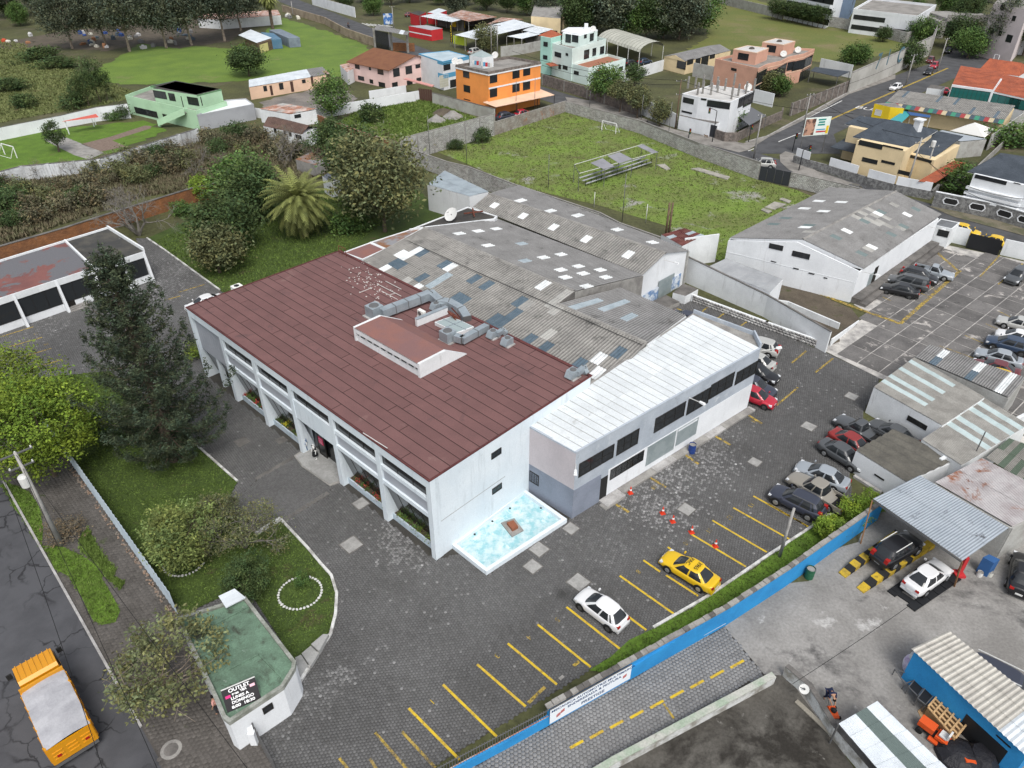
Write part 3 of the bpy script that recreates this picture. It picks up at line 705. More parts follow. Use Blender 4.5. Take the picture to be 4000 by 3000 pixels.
GP=lambda*l:[g(p)for p in pts(lambda x,y:(x,y),*l)]
# roads
rd=Vector((math.cos(math.radians(-46.5)),math.sin(math.radians(-46.5)),0));r0_=g((221,2250));rn=Vector((-rd.y,rd.x,0))
road_edge=[r0_-rd*150,r0_+rd*60]
road=sheet('road',[road_edge[0],road_edge[1],road_edge[1]-rn*9.5,road_edge[0]-rn*9.5],.0,ASPH)
LOTP=GP(-500,1420,-100,1290,597,1094,530,930,574,931,859,1134,1010,1240,1700,1150,2300,1300,2640,1185,2701,1170,2985,1279,3226,1376,3438,1478,3373,1608,3316,1857,3330,1955,3000,2171,2551,2454,2430,2540,1690,2998,1560,3090,1110,3090,1000,2869,860,2640,700,2400,280,1800,-100,1480)
lot=sheet('parking_lot',LOTP,.0,HEXJ)
LAWN=GP(-330,1560,278,1800,490,2100,719,2400,960,2290,1153,2588,1165,2570,1290,2482,1310,2420,1316,2320,1295,2250,1253,2203,1200,2140,1098,2032,1000,2088,872,1992,928,1882,770,1742,430,1452,100,1480,-200,1450)
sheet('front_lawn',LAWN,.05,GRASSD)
SIDEW=[road_edge[0],r0_-rd*45]+GP(-160,1580)[:0]+[]
s0_=g((278,1812));s1_=g((698,2408));fd=(s1_-s0_).normalized()
fence_line=[s0_-fd*28,s0_,s1_]
SIDEW=[r0_-rd*60,r0_+rd*30,g((1072,3000))+Vector((3,-4,0)),g((1000,2869)),g((862,2660)),s1_+Vector((.3,0,0)),s0_,s0_-fd*40]
side=sheet('pavement',SIDEW,.012,M('dirty_paving',(.088,.080,.072),(.062,.056,.05),.4,fine=.16,fscale=10,spot=((.045,.06,.02),.5,.60,.72),spot2=((.16,.13,.09),.8,.66,.74)))
# grassy strips on the pavement
def blobpoly(k,*l):return[g(p)for p in pts(k,*l)]
GS1=blobpoly(k02,0,880,60,850,250,930,340,1060,375,1250,360,1400,520,1400,700,1480,900,1659)+blobpoly(k03,880,20,960,150,1040,300,1000,400,880,425,800,380,700,170,590,0)+blobpoly(k02,470,1600,330,1390,170,1130)
GS2=blobpoly(k02,690,1330,760,1240,830,1380,920,1520,1010,1600,980,1659)+blobpoly(k03,1080,60,1040,120,930,20)+blobpoly(k02,850,1580,700,1440)
for nm,p in(('verge',GS1),('verge',GS2)):sheet(nm,p,.034,GRASS)
# kerb of the road
def kerbline(name,P,w=.16,h=.13,mat=KERB,closed=False,z=0.,step=1.0,label=None):
 """kerb stones, one piece each"""
 o=thing(name,label or 'pale concrete kerb','kerb',(P[0][0],P[0][1],z));o['kind']='structure';P=[Vector((p[0],p[1],z))for p in P]
 if closed:P=P+[P[0]]
 for i in range(len(P)-1):
  L=(P[i+1]-P[i]).length;n=max(1,round(L/step));d=(P[i+1]-P[i]).normalized();s=Vector((-d.y,d.x,0))
  for q in range(n):
   a=P[i].lerp(P[i+1],q/n)+d*.006;b=P[i].lerp(P[i+1],(q+1)/n)-d*.006;mb=MB();j=rnd.uniform(-.008,.008)
   mb.obox(a-s*w/2+Vector((0,0,-.04)),b-a,s*w,(0,0,h+.04+j));mb.build('kerb_stone',mat,o)
 return o
kerbline('road_kerb',[r0_-rd*14,r0_+rd*16],label='pale concrete kerb between the cracked road and the pavement')
kerbline('garden_kerb',GP(770,1742,928,1882),.18,.16,KERBW,label='white painted kerb of the lawn beside the conifer')
kerbline('garden_kerb',GP(1098,2032,1200,2140,1253,2203,1295,2250,1316,2320,1312,2400,1292,2478,1240,2560,1168,2672),.2,.16,KERBW,label='white painted kerb curving round the lawn with the stone ring')
kerbline('garden_kerb',GP(1098,2032,1000,2090),.26,.3,KERBW,label='short low concrete kerb beside the brick walkway')
kerbline('verge_kerb',GP(2551,2454,2780,2322,3000,2171,3330,1955),.2,.15,KERBW,label='pale kerb along the verge of the blue wall')
kerbline('verge_kerb',GP(3335,1862,3440,1928),.3,.2,KERB,label='short pale kerb by the silver pickup and the small white shed')
kerbline('lawn_kerb',GP(574,931,640,975,859,1134),.18,.15,KERBW,label='white kerb of the lawn behind the store')
# hexagonal pavers
def hexfield(poly,excl,s,z,mat,parent,ang,keep=300,top=.02,gap=.032,tintf=None,seed=3):
 rs=np.random.RandomState(seed);P=np.array([(p[0],p[1])for p in poly]);lo,hi=P.min(0)-2,P.max(0)+2
 ca,sa=math.cos(ang),math.sin(ang);R=np.array([[ca,-sa],[sa,ca]]);c0=(lo+hi)/2;ext=np.linalg.norm(hi-lo)/2+2
 a=s;b=s*math.sqrt(3)/2;ni,nj=int(ext/a)+1,int(ext/b)+1
 I,J=np.meshgrid(np.arange(-ni,ni+1),np.arange(-nj,nj+1));x=I*a+(J%2)*a/2;y=J*b
 XY=np.stack([x.ravel(),y.ravel()],1)@R.T+c0
 ok=inside(XY[:,0],XY[:,1],[tuple(p)for p in P])
 for e in excl:ok&=~inside(XY[:,0],XY[:,1],e)
 # only what the frame can show
 dz=-CH;fw_=XY[:,1]*math.cos(TH)-dz*math.sin(TH);px=F*XY[:,0]/fw_;py=F*(XY[:,1]*math.sin(TH)+dz*math.cos(TH))/fw_
 ok&=(np.abs(px)<2120)&(py>-1620)
 vis=ok&(np.abs(px)<1980)&(py>-1480)&(py<1480)
 XY=XY[ok];sz=(1/fw_)[ok]*vis[ok]
 r1=s/math.sqrt(3)*(1-gap/s)*.94;r0=r1+.016;t=np.arange(6)*math.pi/3+math.pi/6+ang;ring=np.stack([np.cos(t),np.sin(t)],1)
 tn=rs.uniform(.86,1.12,len(XY))
 if tintf is not None:tn=tn*tintf(XY[:,0],XY[:,1],rs)
 order=np.argsort(-sz);ind=order[:keep];rest=np.setdiff1d(np.arange(len(XY)),ind)
 def verts(c,zz):
  n=len(c);v=np.zeros((n,12,3));v[:,:6,:2]=c[:,None]+ring[None]*r0;v[:,6:,:2]=c[:,None]+ring[None]*r1
  v[:,:6,2]=z;v[:,6:,2]=(z+top+zz)[:,None];return v
 v=verts(XY[rest],rs.uniform(-.006,.006,len(rest)))
 sides=np.array([[i,(i+1)%6,6+(i+1)%6,6+i]for i in range(6)]+[[6,7,8,9],[6,9,10,11]])
 f=(np.arange(len(rest))[:,None,None]*12+sides[None]).reshape(-1,4)
 o=put('paver_field',npmesh('paver_field',v.reshape(-1,3),f,mat,np.repeat(tn[rest],12)),parent);o['kind']='stuff'
 meshes=[]
 for q in range(6):
  v1=verts(np.zeros((1,2)),np.array([rs.uniform(-.006,.006)]))[0];meshes.append(npmesh('paver',v1,sides,mat,np.full(12,rs.uniform(.82,1.16))))
 for i in ind:
  o=put('paver',meshes[int(i)%6],parent);o.location=(XY[i,0],XY[i,1],0)
 return len(XY)
hexfield(SIDEW,[[(p[0],p[1])for p in GS1]],.3,.012,M('brown_hexagonal_paver',(.105,.096,.088),(.078,.071,.064),.4,fine=.16,fscale=10,tint=True,spot=((.06,.075,.03),.5,.62,.72)),side,math.radians(14),keep=120,seed=4,top=.012)
def blob(px,r,amt,prob=1.,sq=1.):
 c=g(px);return(c.x,c.y,r,amt,prob)
WEAR=[blob((1575,2110),2.0,2.6,.75),blob((1600,2175),1.3,2.2,.6),blob((2560,1960),3.2,2.9,.6),blob((2620,1850),3.0,2.8,.6),blob((2740,1790),3.0,2.6,.6),blob((2470,1930),2.2,2.6,.6),blob((2790,1700),2.2,2.0,.5),
  blob((1335,2640),.8,2.4,.7),blob((1200,2710),1.6,1.9,.5),blob((1260,2690),1.0,1.9,.5),blob((2405,2120),2.3,1.5,.4),blob((620,1130),3.5,2.0,.5),blob((700,1040),4,1.9,.5),blob((180,1290),2,1.9,.5),blob((1200,1830),1.2,1.7,.5),blob((2250,2080),2,1.5,.35),blob((480,1190),3,1.7,.4)]
OILS=[blob((2200,2320),.5,.45),blob((640,1350),3,.8),blob((3230,1560),6,.82),blob((260,1340),4,.8),blob((2200,2560),5,.9),blob((1900,2600),4,.9),blob((2700,2300),3,.82),blob((1750,2450),7,1.1),blob((1300,2480),3,.85),blob((2960,1750),5,.85),blob((1180,2900),4,.85)]
def lot_tint(x,y,rs):
 t=np.ones(len(x));pr=rs.uniform(0,1,len(x))
 for cx,cy,r,am,p in WEAR:
  w_=np.exp(-((x-cx)**2+(y-cy)**2)/r**2);t=np.where(pr<w_*p*.9,1+(am-1)*rs.uniform(.3,.75,len(x)),t)
 t=np.where(rs.uniform(0,1,len(x))<.018,t*rs.uniform(1.3,2.0,len(x)),t)
 for cx,cy,r,am,p in OILS:t=t*(1-(1-am)*np.exp(-((x-cx)**2+(y-cy)**2)/r**2))
 return t
STOREP=[(-5.7,37.6),(-31.3,62.2),(-18.9,74.8),(6.8,50.3),(4.8,42)]
WALK=GP(1010,1870,1185,1768,1300,1925,1098,2040,1000,2088,872,1995)
POOLP=GP(1764,2140,1900,2248,2214,2042,2045,1922)
hexfield(LOTP,[LAWN,WALK,POOLP,STOREP],.225,.0,HEXM,lot,math.radians(8),tintf=lot_tint)
# brick walkway to the entrance (herringbone too fine to pick apart)
wk=sheet('walkway',WALK,.004,HEXJ);hexfield(WALK,[],.17,.004,HEXM,wk,.3,keep=0,gap=.026,seed=6)
for a,b in(((1000,1872),(1150,1785)),((1098,2038),(1282,1925))):
 A,Bq=g(a),g(b);d=(Bq-A).normalized();n=Vector((-d.y,d.x,0));sheet('edging',[A-n*.22,Bq-n*.22,Bq+n*.22,A+n*.22],.026,CONCD)
# painted bays
def stripe(a,b,w=.17,mat=YPAINT,z=.034,parent=lot,name='parking_line'):
 A,Bq=g(a),g(b);d=(Bq-A).normalized();n=Vector((-d.y,d.x,0))*w/2;mb=MB();mb.face([Vector((p.x,p.y,z))for p in(A-n,Bq-n,Bq+n,A+n)]);return mb.build(name,mat,parent)
def stripes(k,l,**kw):
 for x0,y0,x1,y1 in l:stripe(k(x0,y0),k(x1,y1),**kw)
stripes(k13,[(1320,1145,1760,1590),(1615,940,2080,1390),(1910,765,2330,1130),(2175,585,2600,940)])
stripes(k13,[(1030,1355,1330,1700),(1260,1345,1550,1659),(720,1575,860,1750),(985,1580,1090,1750)],mat=YPAINT2)
stripes(k23,[(220,420,680,790),(470,270,930,630),(710,130,1160,470),(930,0,1400,330),(1330,-5,1610,175)])
stripes(k22,[(1135,1525,1280,1625),(1345,1410,1830,1770),(1540,1295,2020,1580),(1730,1180,2200,1455),(1910,1070,2400,1345),(2085,970,2560,1235)])
stripes(k22,[(880,1030,1010,1110),(1160,790,1330,895),(1480,600,1610,695),(1725,435,1890,530),(2040,270,2160,345),(910,935,960,965)],mat=YPAINT2,w=.26)
stripes(k31,[(205,1480,330,1375),(410,1560,560,1440)],mat=YPAINT2,w=.2);stripes(k32,[(75,185,260,30),(0,1035,330,1225)],w=.2,mat=YPAINT2)
stripes(k01,[(0,1255,290,1165),(80,1340,365,1258),(180,1430,445,1352),(210,1545,540,1450)],mat=YPAINT2,w=.2);stripes(k01,[(1540,870,1770,800),(1430,935,1560,900)],mat=YPAINT2,w=.2)
stripes(k23,[(140,1100,285,960),(530,780,580,740)],mat=YPAINT2,w=.22);stripes(k23,[(410,895,445,865)],mat=CONC,w=.22)
stripes(k21,[(1640,1035,1700,990),(1750,1110,1840,1045),(1950,1175,2025,1125),(1420,1005,1490,1035)],mat=YPAINT2,w=.2)
# bay numbers
for px,s,m in((k13(1520,1085),'1',YPAINT),(k13(2080,690),'3',YPAINT2),(k23(145,530),'4',YPAINT2),(k23(390,378),'5',YPAINT2),(k22(1090,1620),'8',YPAINT2),(k22(1505,1370),'10',YPAINT2),(k22(1880,1150),'12',YPAINT2),(k22(2065,1045),'13',YPAINT2),(k22(1700,1265),'11',YPAINT2),(k22(1225,890),'18',YPAINT2),(k22(2090,315),'23',YPAINT2),(k01(310,1225),'11',YPAINT2),(k01(400,1315),'10',YPAINT2)):
 c=g(px,.036);d=Vector((-.71,-.70,0));text(s,.55,m,c,d,Vector((.70,-.71,0)),lot,'bay_number',.0005)
# other paved places
SLABP=GP(3195,1358,3438,1478,3560,1530,4150,1820,4500,1650,4300,1100,3960,1012,3640,945,3335,1190,3400,1225,3250,1325)
slabs=sheet('slab_yard',SLABP,.004,SLABJ);c0=g((3267,1383));ua=math.radians(41);U=Vector((math.cos(ua),math.sin(ua),0));V=Vector((U.y,-U.x,0))
def slabgrid(o,poly,c0,U,V,su,sv,z,mat,name,n=18,top=.02,gap=.05,jit=0.004):
 pl=[(p[0],p[1])for p in poly]
 for i in range(-n,n):
  for j in range(-n,n):
   c=c0+U*su*(i+.5)+V*sv*(j+.5);q=[c-U*(su/2-gap)-V*(sv/2-gap),c+U*(su/2-gap)-V*(sv/2-gap),c+U*(su/2-gap)+V*(sv/2-gap),c-U*(su/2-gap)+V*(sv/2-gap)]
   if inside([p.x for p in q],[p.y for p in q],pl).sum()<3:continue
   mb=MB();mb.prism(q,z-.01,z+top+rnd.uniform(-jit,jit));mb.build(name,mat,o)
slabgrid(slabs,SLABP,c0,U,V,3.0,2.35,.004,SLABM,'slab',24)
YL=[(k31(1140,1140),k31(1660,680),.42),(k31(1420,490),k31(1650,690),.4),(k31(1830,735),k31(2000,550),.2),(k31(1990,800),k31(2200,620),.2)]
for a,b,w_ in YL:stripe(a,b,w_,YPAINT2,.036,slabs)
for a,b in((k31(1310,800),k31(1450,855)),(k31(1340,770),k31(1440,840)),(k31(1250,850),k31(1390,905)),(k31(1480,1330),k31(1840,1460)),(k31(1700,1240),k31(1980,1360)),(k31(1880,1140),k31(2150,1260)),(k31(1990,1030),k31(2150,1110)),(k31(990,910),k31(1060,940))):stripe(a,b,.12,YPAINT2,.036,slabs)
DRIVEP=GP(1500,3180,1640,3100,2000,2912,2827,2444,2985,2634,2800,2742,2390,2985,2230,3120)
drive=sheet('driveway',DRIVEP,.0,HEXJ)
hexfield(DRIVEP,[],.26,.0,M('pale_hexagonal_paver',(.225,.225,.225),(.185,.185,.185),.3,fine=.14,fscale=14,rough=.8,tint=True),drive,math.radians(32),keep=300,seed=9)
for q in range(9):
 a=k23(500+170*q*1.02,1490-88*q*.985);b=k23(615+170*q*1.02,1425-88*q*.985);stripe(a,b,.17,YPAINT,.034,drive)
stripe(k23(1310,1105),k23(1400,1235),.15,YPAINT2,.034,drive)
YARDP=GP(2827,2440,3060,2280,3420,2030,3500,1900,4300,2000,4500,3200,3480,3200,3085,2640,2985,2634)
sheet('mechanic_yard',YARDP,.0,YARDM)
sheet('sunken_yard',GP(2230,3120,2390,2985,2985,2634,3075,2640,3480,3200,2600,3300),.004,YARDD)
FIELDP=GP(1705,592,1931,529,2208,438,2497,520,2723,615,2958,702,3110,742,3260,800,2860,1040,2700,965,2597,880,2350,805,2000,722,1850,650)
sheet('sports_field',FIELDP,.0,FIELDM)
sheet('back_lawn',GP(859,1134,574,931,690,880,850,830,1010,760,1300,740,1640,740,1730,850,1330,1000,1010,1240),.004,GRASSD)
sheet('green_lawn',GP(330,300,560,165,900,190,1000,150,1110,70,1300,130,1440,180,1440,230,1340,300,1290,300,880,320,560,330,470,330),.004,GRASSB)
sheet('meadow',GP(-900,500,-500,100,0,150,150,190,320,290,560,370,500,390,0,480),.0,MEADOW)
sheet('garden_lawn',GP(-400,590,0,545,180,510,270,500,560,470,650,512,480,580,310,640,240,680,100,700,-300,790),.004,GRASS)
sheet('garden_path',blobpoly(k00,380,1210,480,1150,900,1320,770,1380,640,1340),.012,CONC)
sheet('garden_path',blobpoly(k00,700,1245,960,1180,1250,1085,1310,1090,1300,1110,970,1215,1090,1265,880,1310),.012,M('brown_tile',(.20,.15,.12),(.15,.11,.09),2,fine=.12))
sheet('overgrown_lot',GP(-700,900,-300,790,100,700,310,640,780,560,1000,520,1300,600,1350,690,900,720,560,770,0,960,-700,1150),.0,WASTE)
sheet('vacant_lot',GP(1330,480,1390,430,1640,380,1700,400,1930,490,1910,540,1700,590,1440,520),.0,FIELDM)
sheet('hill_field',GP(2600,240,2760,150,2790,0,2850,-30,3300,100,3610,150,3540,190,3320,245,3180,240,3000,190,2900,190,2750,200),.0,M('dry_mown_field',(.145,.150,.045),(.11,.135,.035),.09,(.35,.65),fine=.16,fscale=2,bump=.03,bscale=5,spot=((.18,.155,.075),.06,.52,.66)))
sheet('bare_yard',GP(1010,400,1240,345,1330,330,1400,400,1260,440,1050,430),.004,M('worn_court_concrete',(.21,.19,.17),(.14,.13,.12),.25,fine=.14,fscale=3))
sheet('scrapyard_soil',GP(-100,190,250,120,900,60,1000,90,900,160,700,190,560,170,420,200,250,190),.008,DIRT)
# streets beyond
S1=[(-112,362),(-66,290),(-47,258),(-30,230),(-12,203),(12,172),(28,149),(40,134.5),(56,114.5),(74,93),(112,48)]
sheet('street',quadpoly(S1,[4,4,4,4,4,3.9,3.9,3.9,3.6,3.6,3.6]),.004,ASPHL)
sheet('street',[(44,134),(60,134),(63,146),(93,176.5),(118,201),(138,218),(165,246),(158,262),(133,236),(113,211),(101,200.4),(78.4,178.9),(49.7,144.5),(46,140)],.008,ASPHL)
kerbline('street_kerb',[(44.5,141),(49.6,144.6),(78.3,179)],.2,.14,KERB,step=4,label='long grey kerb below the graffiti wall')
for a,b in(((60.8,150.8),(89.6,180)),((89.6,180),(114,204.5))):
 for o_ in(0,.28):
  A,Bq=Vector((*a,0)),Vector((*b,0));d=(Bq-A).normalized();n=Vector((-d.y,d.x,0));A=A+n*o_;Bq=Bq+n*o_;sheet('street_line',[A-n*.07,Bq-n*.07,Bq+n*.07,A+n*.07],.02,YPAINT)
for l in((k30(0,1180),k30(270,1045)),(k30(90,1225),k30(280,1150)),(k30(300,1040),k30(640,870)),(k20(2010,1280),k20(2060,1255)),(k20(2040,1305),k20(2090,1285)),(k20(2130,1225),k20(2210,1185))):stripe(l[0],l[1],.22,WPAINT,.02,None,'street_line')['kind']='structure'
for i in range(7):
 stripe(k10(915+35*i,200+3*i),k10(985+35*i,225+2*i),.45,WPAINT,.02,None,'zebra_stripe')['kind']='structure'
bo=text('BUS',3.2,WPAINT,g(k30(855,940),.022),Vector((.72,-.69,0)),Vector((.69,.72,0)),None,'street_lettering',.001,sx=.9);bo['kind']='structure'
PAVEM=M('street_paving',(.26,.245,.225),(.17,.16,.145),.4,fine=.12,fscale=6)
sheet('street_pavement',[g(p)for p in(k20(1170,1040),k20(1440,1130),k20(1700,1180),k20(2000,1240),k20(2212,1180))]+[g(k30(120,1100)),g(k30(330,990)),g(k30(700,780)),g(k30(1100,640)),g(k30(1100,680)),g(k30(700,815)),g(k30(330,1030)),g(k30(0,1190))]+[g(p)for p in(k20(2040,1300),k20(1960,1320),k20(1740,1265),k20(1400,1190),k20(1150,1080))],.06,PAVEM)
sheet('street_pavement',[g(p)for p in(k20(460,840),k20(760,880),k20(1100,1010),k20(1180,1040),k20(1160,1080),k20(900,1000),k20(480,880))],.06,PAVEM)
sheet('street_pavement',[g(p)for p in(k30(100,1340),k30(150,1310),k30(225,1330),k30(420,1480),k30(780,1600),k30(780,1640),k30(380,1560),k30(180,1470),k30(105,1400))],.06,PAVEM)
sheet('street_pavement',[g(p)for p in(k31(1380,120),k31(1640,170),k31(2212,300),k31(2500,380),k31(2500,460),k31(2212,380),k31(1600,215))],.06,M('earth_verge',(.17,.15,.11),(.10,.10,.06),.5,fine=.2))
# ---------------------------------------------------------------- the store with the red roof
C0=Vector((-5.7,37.6,0));UD=Vector((math.cos(math.radians(136.3)),math.sin(math.radians(136.3)),0));VD=Vector((UD.y,-UD.x,0));UP=Vector((0,0,1))
SL,SD=35.5,17.7
def S(u,v,z=0.):return C0+UD*u+VD*v+UP*z
def uv(p):q=Vector((p[0],p[1],0))-C0;return q.dot(UD),q.dot(VD)
store=thing('store_building','long white store with a flat red roof, slanted fins and dark glass','building',S(SL/2,SD/2))
REDR=M('red_roll_roofing',(.165,.086,.082),(.138,.073,.070),.5,(.35,.7),fine=.14,fscale=22,orand=.07,rough=.9,spot=((.10,.06,.06),.45,.58,.74),spot2=((.20,.12,.11),.3,.62,.74))
SEAM=M('bitumen_seam',(.035,.018,.018),fine=.1);REDT=M('red_roof_trim',(.12,.040,.038),(.085,.03,.03),1,fine=.1)
RUSTR=M('rusty_red_roof',(.24,.115,.095),(.20,.11,.105),.6,(.35,.65),fine=.12,fscale=20)
mb=MB();mb.obox(S(.3,1.25),UD*(SL-.6),VD*(SD-1.55),UP*7.85);mb.build('wall',STORE,store)
for u in(0,SL-.45):
 mb=MB();mb.obox(S(u,0),UD*.45,VD*SD,UP*7.93);mb.build('end_wall',STORE,store)
mb=MB();mb.obox(S(.45,SD-.3),UD*(SL-.9),VD*.3,UP*7.9);mb.build('back_wall',STORE,store)
mb=MB();mb.obox(S(.452,.002,7.15),UD*(SL-.904),VD*.24,UP*.77);mb.build('fascia',STORE,store)
mb=MB();mb.obox(S(-.02,-.02,7.935),UD*(SL+.04),VD*(SD+.04),UP*.05);roof=mb.build('roof',SEAM,store)
mb=MB()
for o,a,b in((S(-.04,-.04,7.94),UD*(SL+.08),VD*.12),(S(-.04,SD-.1,7.94),UD*(SL+.08),VD*.3),(S(-.04,.085,7.94),UD*.12,VD*(SD-.2)),(S(SL-.08,.085,7.94),UD*.12,VD*(SD-.2))):mb.obox(o,a,b,UP*.10)
mb.build('roof_edge',REDT,roof)
mw=uv(g(k11(1380,1150),8)),uv(g(k11(1720,1335),8)),uv(g(k11(1890,1190),8))
nrow=18
for r in range(nrow):
 v0=.12+(SD-.26)*r/nrow;v1=.12+(SD-.26)*(r+1)/nrow;u=.1;u1=rnd.uniform(3,9)
 while u<SL-.1:
  e=min(u1,SL-.1);mb=MB();t=.018+rnd.uniform(0,.008)
  mb.obox(S(u+.035,v0+.035,7.985),UD*(e-u-.07),VD*(v1-v0-.07),UP*t);mb.build('roofing_strip',REDR,roof)
  u=e;u1=u+rnd.uniform(6.5,10)
# fins, windows, planters along the front
FU=[.45,6.0,11.95,17.9,23.6,29.3,SL-.45]
def finprof(w=.5):return[(0,0),(1.2,0),(1.2,.5),(.3,4.2),(.27,7.2),(.3,7.9),(0,7.9)]
for i,u in enumerate(FU):
 if i in(0,len(FU)-1):continue
 pr=finprof();a=[S(u-.26,v,z)for v,z in pr];b=[S(u+.26,v,z)for v,z in pr];mb=MB();n=len(pr)
 mb.face(a);mb.face(b[::-1])
 for q in range(n):mb.face([a[(q+1)%n],a[q],b[q],b[(q+1)%n]])
 mb.build('fin',STORE,store)
PANELG=M('grey_panel',(.40,.42,.46),(.36,.38,.42),.6,fine=.03)
DGLASS=M('store_glass',(.010,.011,.012),rough=.16,fine=0,spec=.45)
PLANTER=M('planter_paint',(.52,.60,.66),(.42,.50,.56),1,fine=.06);SOIL=M('planter_soil',(.10,.075,.05),(.06,.05,.035),3,fine=.2)
def sloped(u0,u1,v0,z0,v1,z1,t,mat,name,parent=store):
 mb=MB();n=Vector((0,0,0))+(VD*(-(z1-z0))+UP*(v1-v0)).normalized()*-1
 a=[S(u0,v0,z0),S(u1,v0,z0),S(u1,v1,z1),S(u0,v1,z1)];off=VD*t
 mb.hexa(a,[p+off for p in a]);return mb.build(name,mat,parent)
for i in range(6):
 a,b=FU[i]+(.0 if i==0 else .26),FU[i+1]-(.26 if i<5 else 0)
 if i==5: # slatted panel bay
  n=11
  for q in range(n):
   x0,x1=a+(b-a)*q/n,a+(b-a)*(q+1)/n;mb=MB();mb.obox(S(x0+.012,.30,3.4),UD*(x1-x0-.024),VD*.08,UP*3.75);mb.build('slat_panel',PANELG,store)
  mb=MB();mb.obox(S(a,.40,3.45),UD*(b-a),VD*.1,UP*3.7);mb.build('panel_backing',FRAMED,store)
  sloped(a,b,1.15,.5,.45,3.45,.05,DGLASS,'window');mb=MB();mb.obox(S((a+b)/2-.13,.3,0),UD*.26,VD*.5,UP*3.4);mb.build('column',STORE,store)
  continue
 w_=sloped(a,b,.24,6.0,.22,7.16,.05,DGLASS,'upper_window')
 for q in(1,2):sloped(a+(b-a)*q/3-.03,a+(b-a)*q/3+.03,.22,6.0,.2,7.16,.05,FRAMED,'mullion',w_)
 if i==2:
  mb=MB();mb.obox(S(a,.06,4.1),UD*(b-a),VD*.3,UP*1.94);mb.build('entrance_lintel',STORE,store)
  mb=MB();mb.obox(S(a,1.2,.16),UD*(b-a),VD*.04,UP*3.95);mb.build('entrance_glass',DGLASS,store)
  for s,wd in((.10,1.05),(.60,1.05)):
   x=a+(b-a)*s;dm=MB()
   for o,ww,hh in((S(x,1.0,.17),.08,2.9),(S(x+wd,1.0,.17),.08,2.9)):dm.obox(o,UD*ww,VD*.08,UP*hh)
   dm.obox(S(x+.08,1.0,2.97),UD*(wd-.08),VD*.08,UP*.1);dm.obox(S(x+.08,1.0,.17),UD*(wd-.08),VD*.08,UP*.12)
   d_=dm.build('door',FRAMED,store);gm=MB();gm.obox(S(x+.085,1.02,.3),UD*(wd-.09),VD*.03,UP*2.66);gm.build('pane',DGLASS,d_)
   sg=MB();sg.obox(S(x+.22,.985,1.5),UD*.7,VD*.03,UP*.75);so_=sg.build('door_sign',M('pink_sign',(.52,.03,.10),rough=.5,fine=.02),d_)
   for r_ in range(3):
    lm=MB();lm.obox(S(x+.30,.975,1.62+.2*r_),UD*.54,VD*.008,UP*.06);lm.build('sign_line',M('pale_pink_print',(.7,.35,.42),fine=0),so_)
  continue
 w_=sloped(a,b,1.1,.55,.16,4.15,.05,DGLASS,'display_window')
 for q in(1,2,3):sloped(a+(b-a)*q/4-.025,a+(b-a)*q/4+.025,1.08,.55,.14,4.15,.05,FRAMED,'mullion',w_)
 for z0,h,v0,d in((5.66,.38,.03,.2),(4.12,.38,.03,.2)):
  mb=MB();mb.obox(S(a,v0,z0),UD*(b-a),VD*d,UP*h);mb.build('sill_beam',STORE,store)
 mb=MB();mb.obox(S(a,.19,4.5),UD*(b-a),VD*.1,UP*1.2);mb.build('spandrel',PANELG,store)
 pl=MB();pl.obox(S(a,.52,0),UD*(b-a),VD*.11,UP*.62);pl.obox(S(a,.635,.0),UD*(b-a),VD*.5,UP*.5,1);po=pl.build('planter',[PLANTER,SOIL],store)
 rs=np.random.RandomState(40+i);nn=26;cp=np.array([tuple(S(rs.uniform(a+.2,b-.2),rs.uniform(.68,1.0),.55+rs.uniform(0,.15)))for _ in range(nn)])
 for kd,part_ in(('mid',cp[:18]),('red' if i in(1,4)else('yflower' if i==3 else 'bright'),cp[18:])):
  v,f,t=leafquads(part_,26,.13,.07,rs);put('planting',npmesh('planting',v,f,LF[kd],t),po)
# end wall details
A_,B_=S(0,0),S(0,10);eb=B();eb.c=[S(0,SD,7.9),S(0,0,7.9)];eb.sgn=1;eb.o=store;eb.z0=0
nrm=-UD
for k_ in((2032,632,2118,568),(2040,935,2122,872)):
 s0,za=onwall(A_,B_,k12(k_[0],k_[1]));s1,zb=onwall(A_,B_,k12(k_[2],k_[3]));zc=(za+zb)/2
 pane(store,A_,VD,nrm,s0,s1,zc-.3,zc+.3,FRAMED,GLASS,(2,1),fw=.05)
mb=MB();mb.obox(S(-.03,.75,7.2),UD*.04,VD*(SD-.76),UP*.7);mb.build('end_band',STORE,store)
mb=MB();mb.obox(S(-.03,0,0),UD*.04,VD*.74,UP*7.9);mb.build('corner_pilaster',STORE,store)
mb=MB();mb.obox(S(-.012,.76,3.55),UD*.02,VD*6.7,UP*.05);mb.build('wall_joint',M('joint_grey',(.32,.33,.33),fine=.1),store)
# stoop
ST=[g(p)for p in(k12(330,625),k12(395,715),k12(640,885),k12(745,850),k12(735,700),k12(430,560))]
sto=thing('entrance_step','grey concrete step in front of the store doors','step',ST[0]);mb=MB();mb.prism(ST,0,.10);mb.build('lower_step',CONC,sto)
cs=sum(ST,Vector())/len(ST);inn=[p+(cs-p)*.07 for p in ST[:4]]+[S(12.3,2.2),S(17.6,2.2)];mb=MB();mb.prism(inn,.1,.17);mb.build('upper_step',M('pale_step',(.33,.33,.32),(.26,.26,.25),1.2,fine=.08),sto)
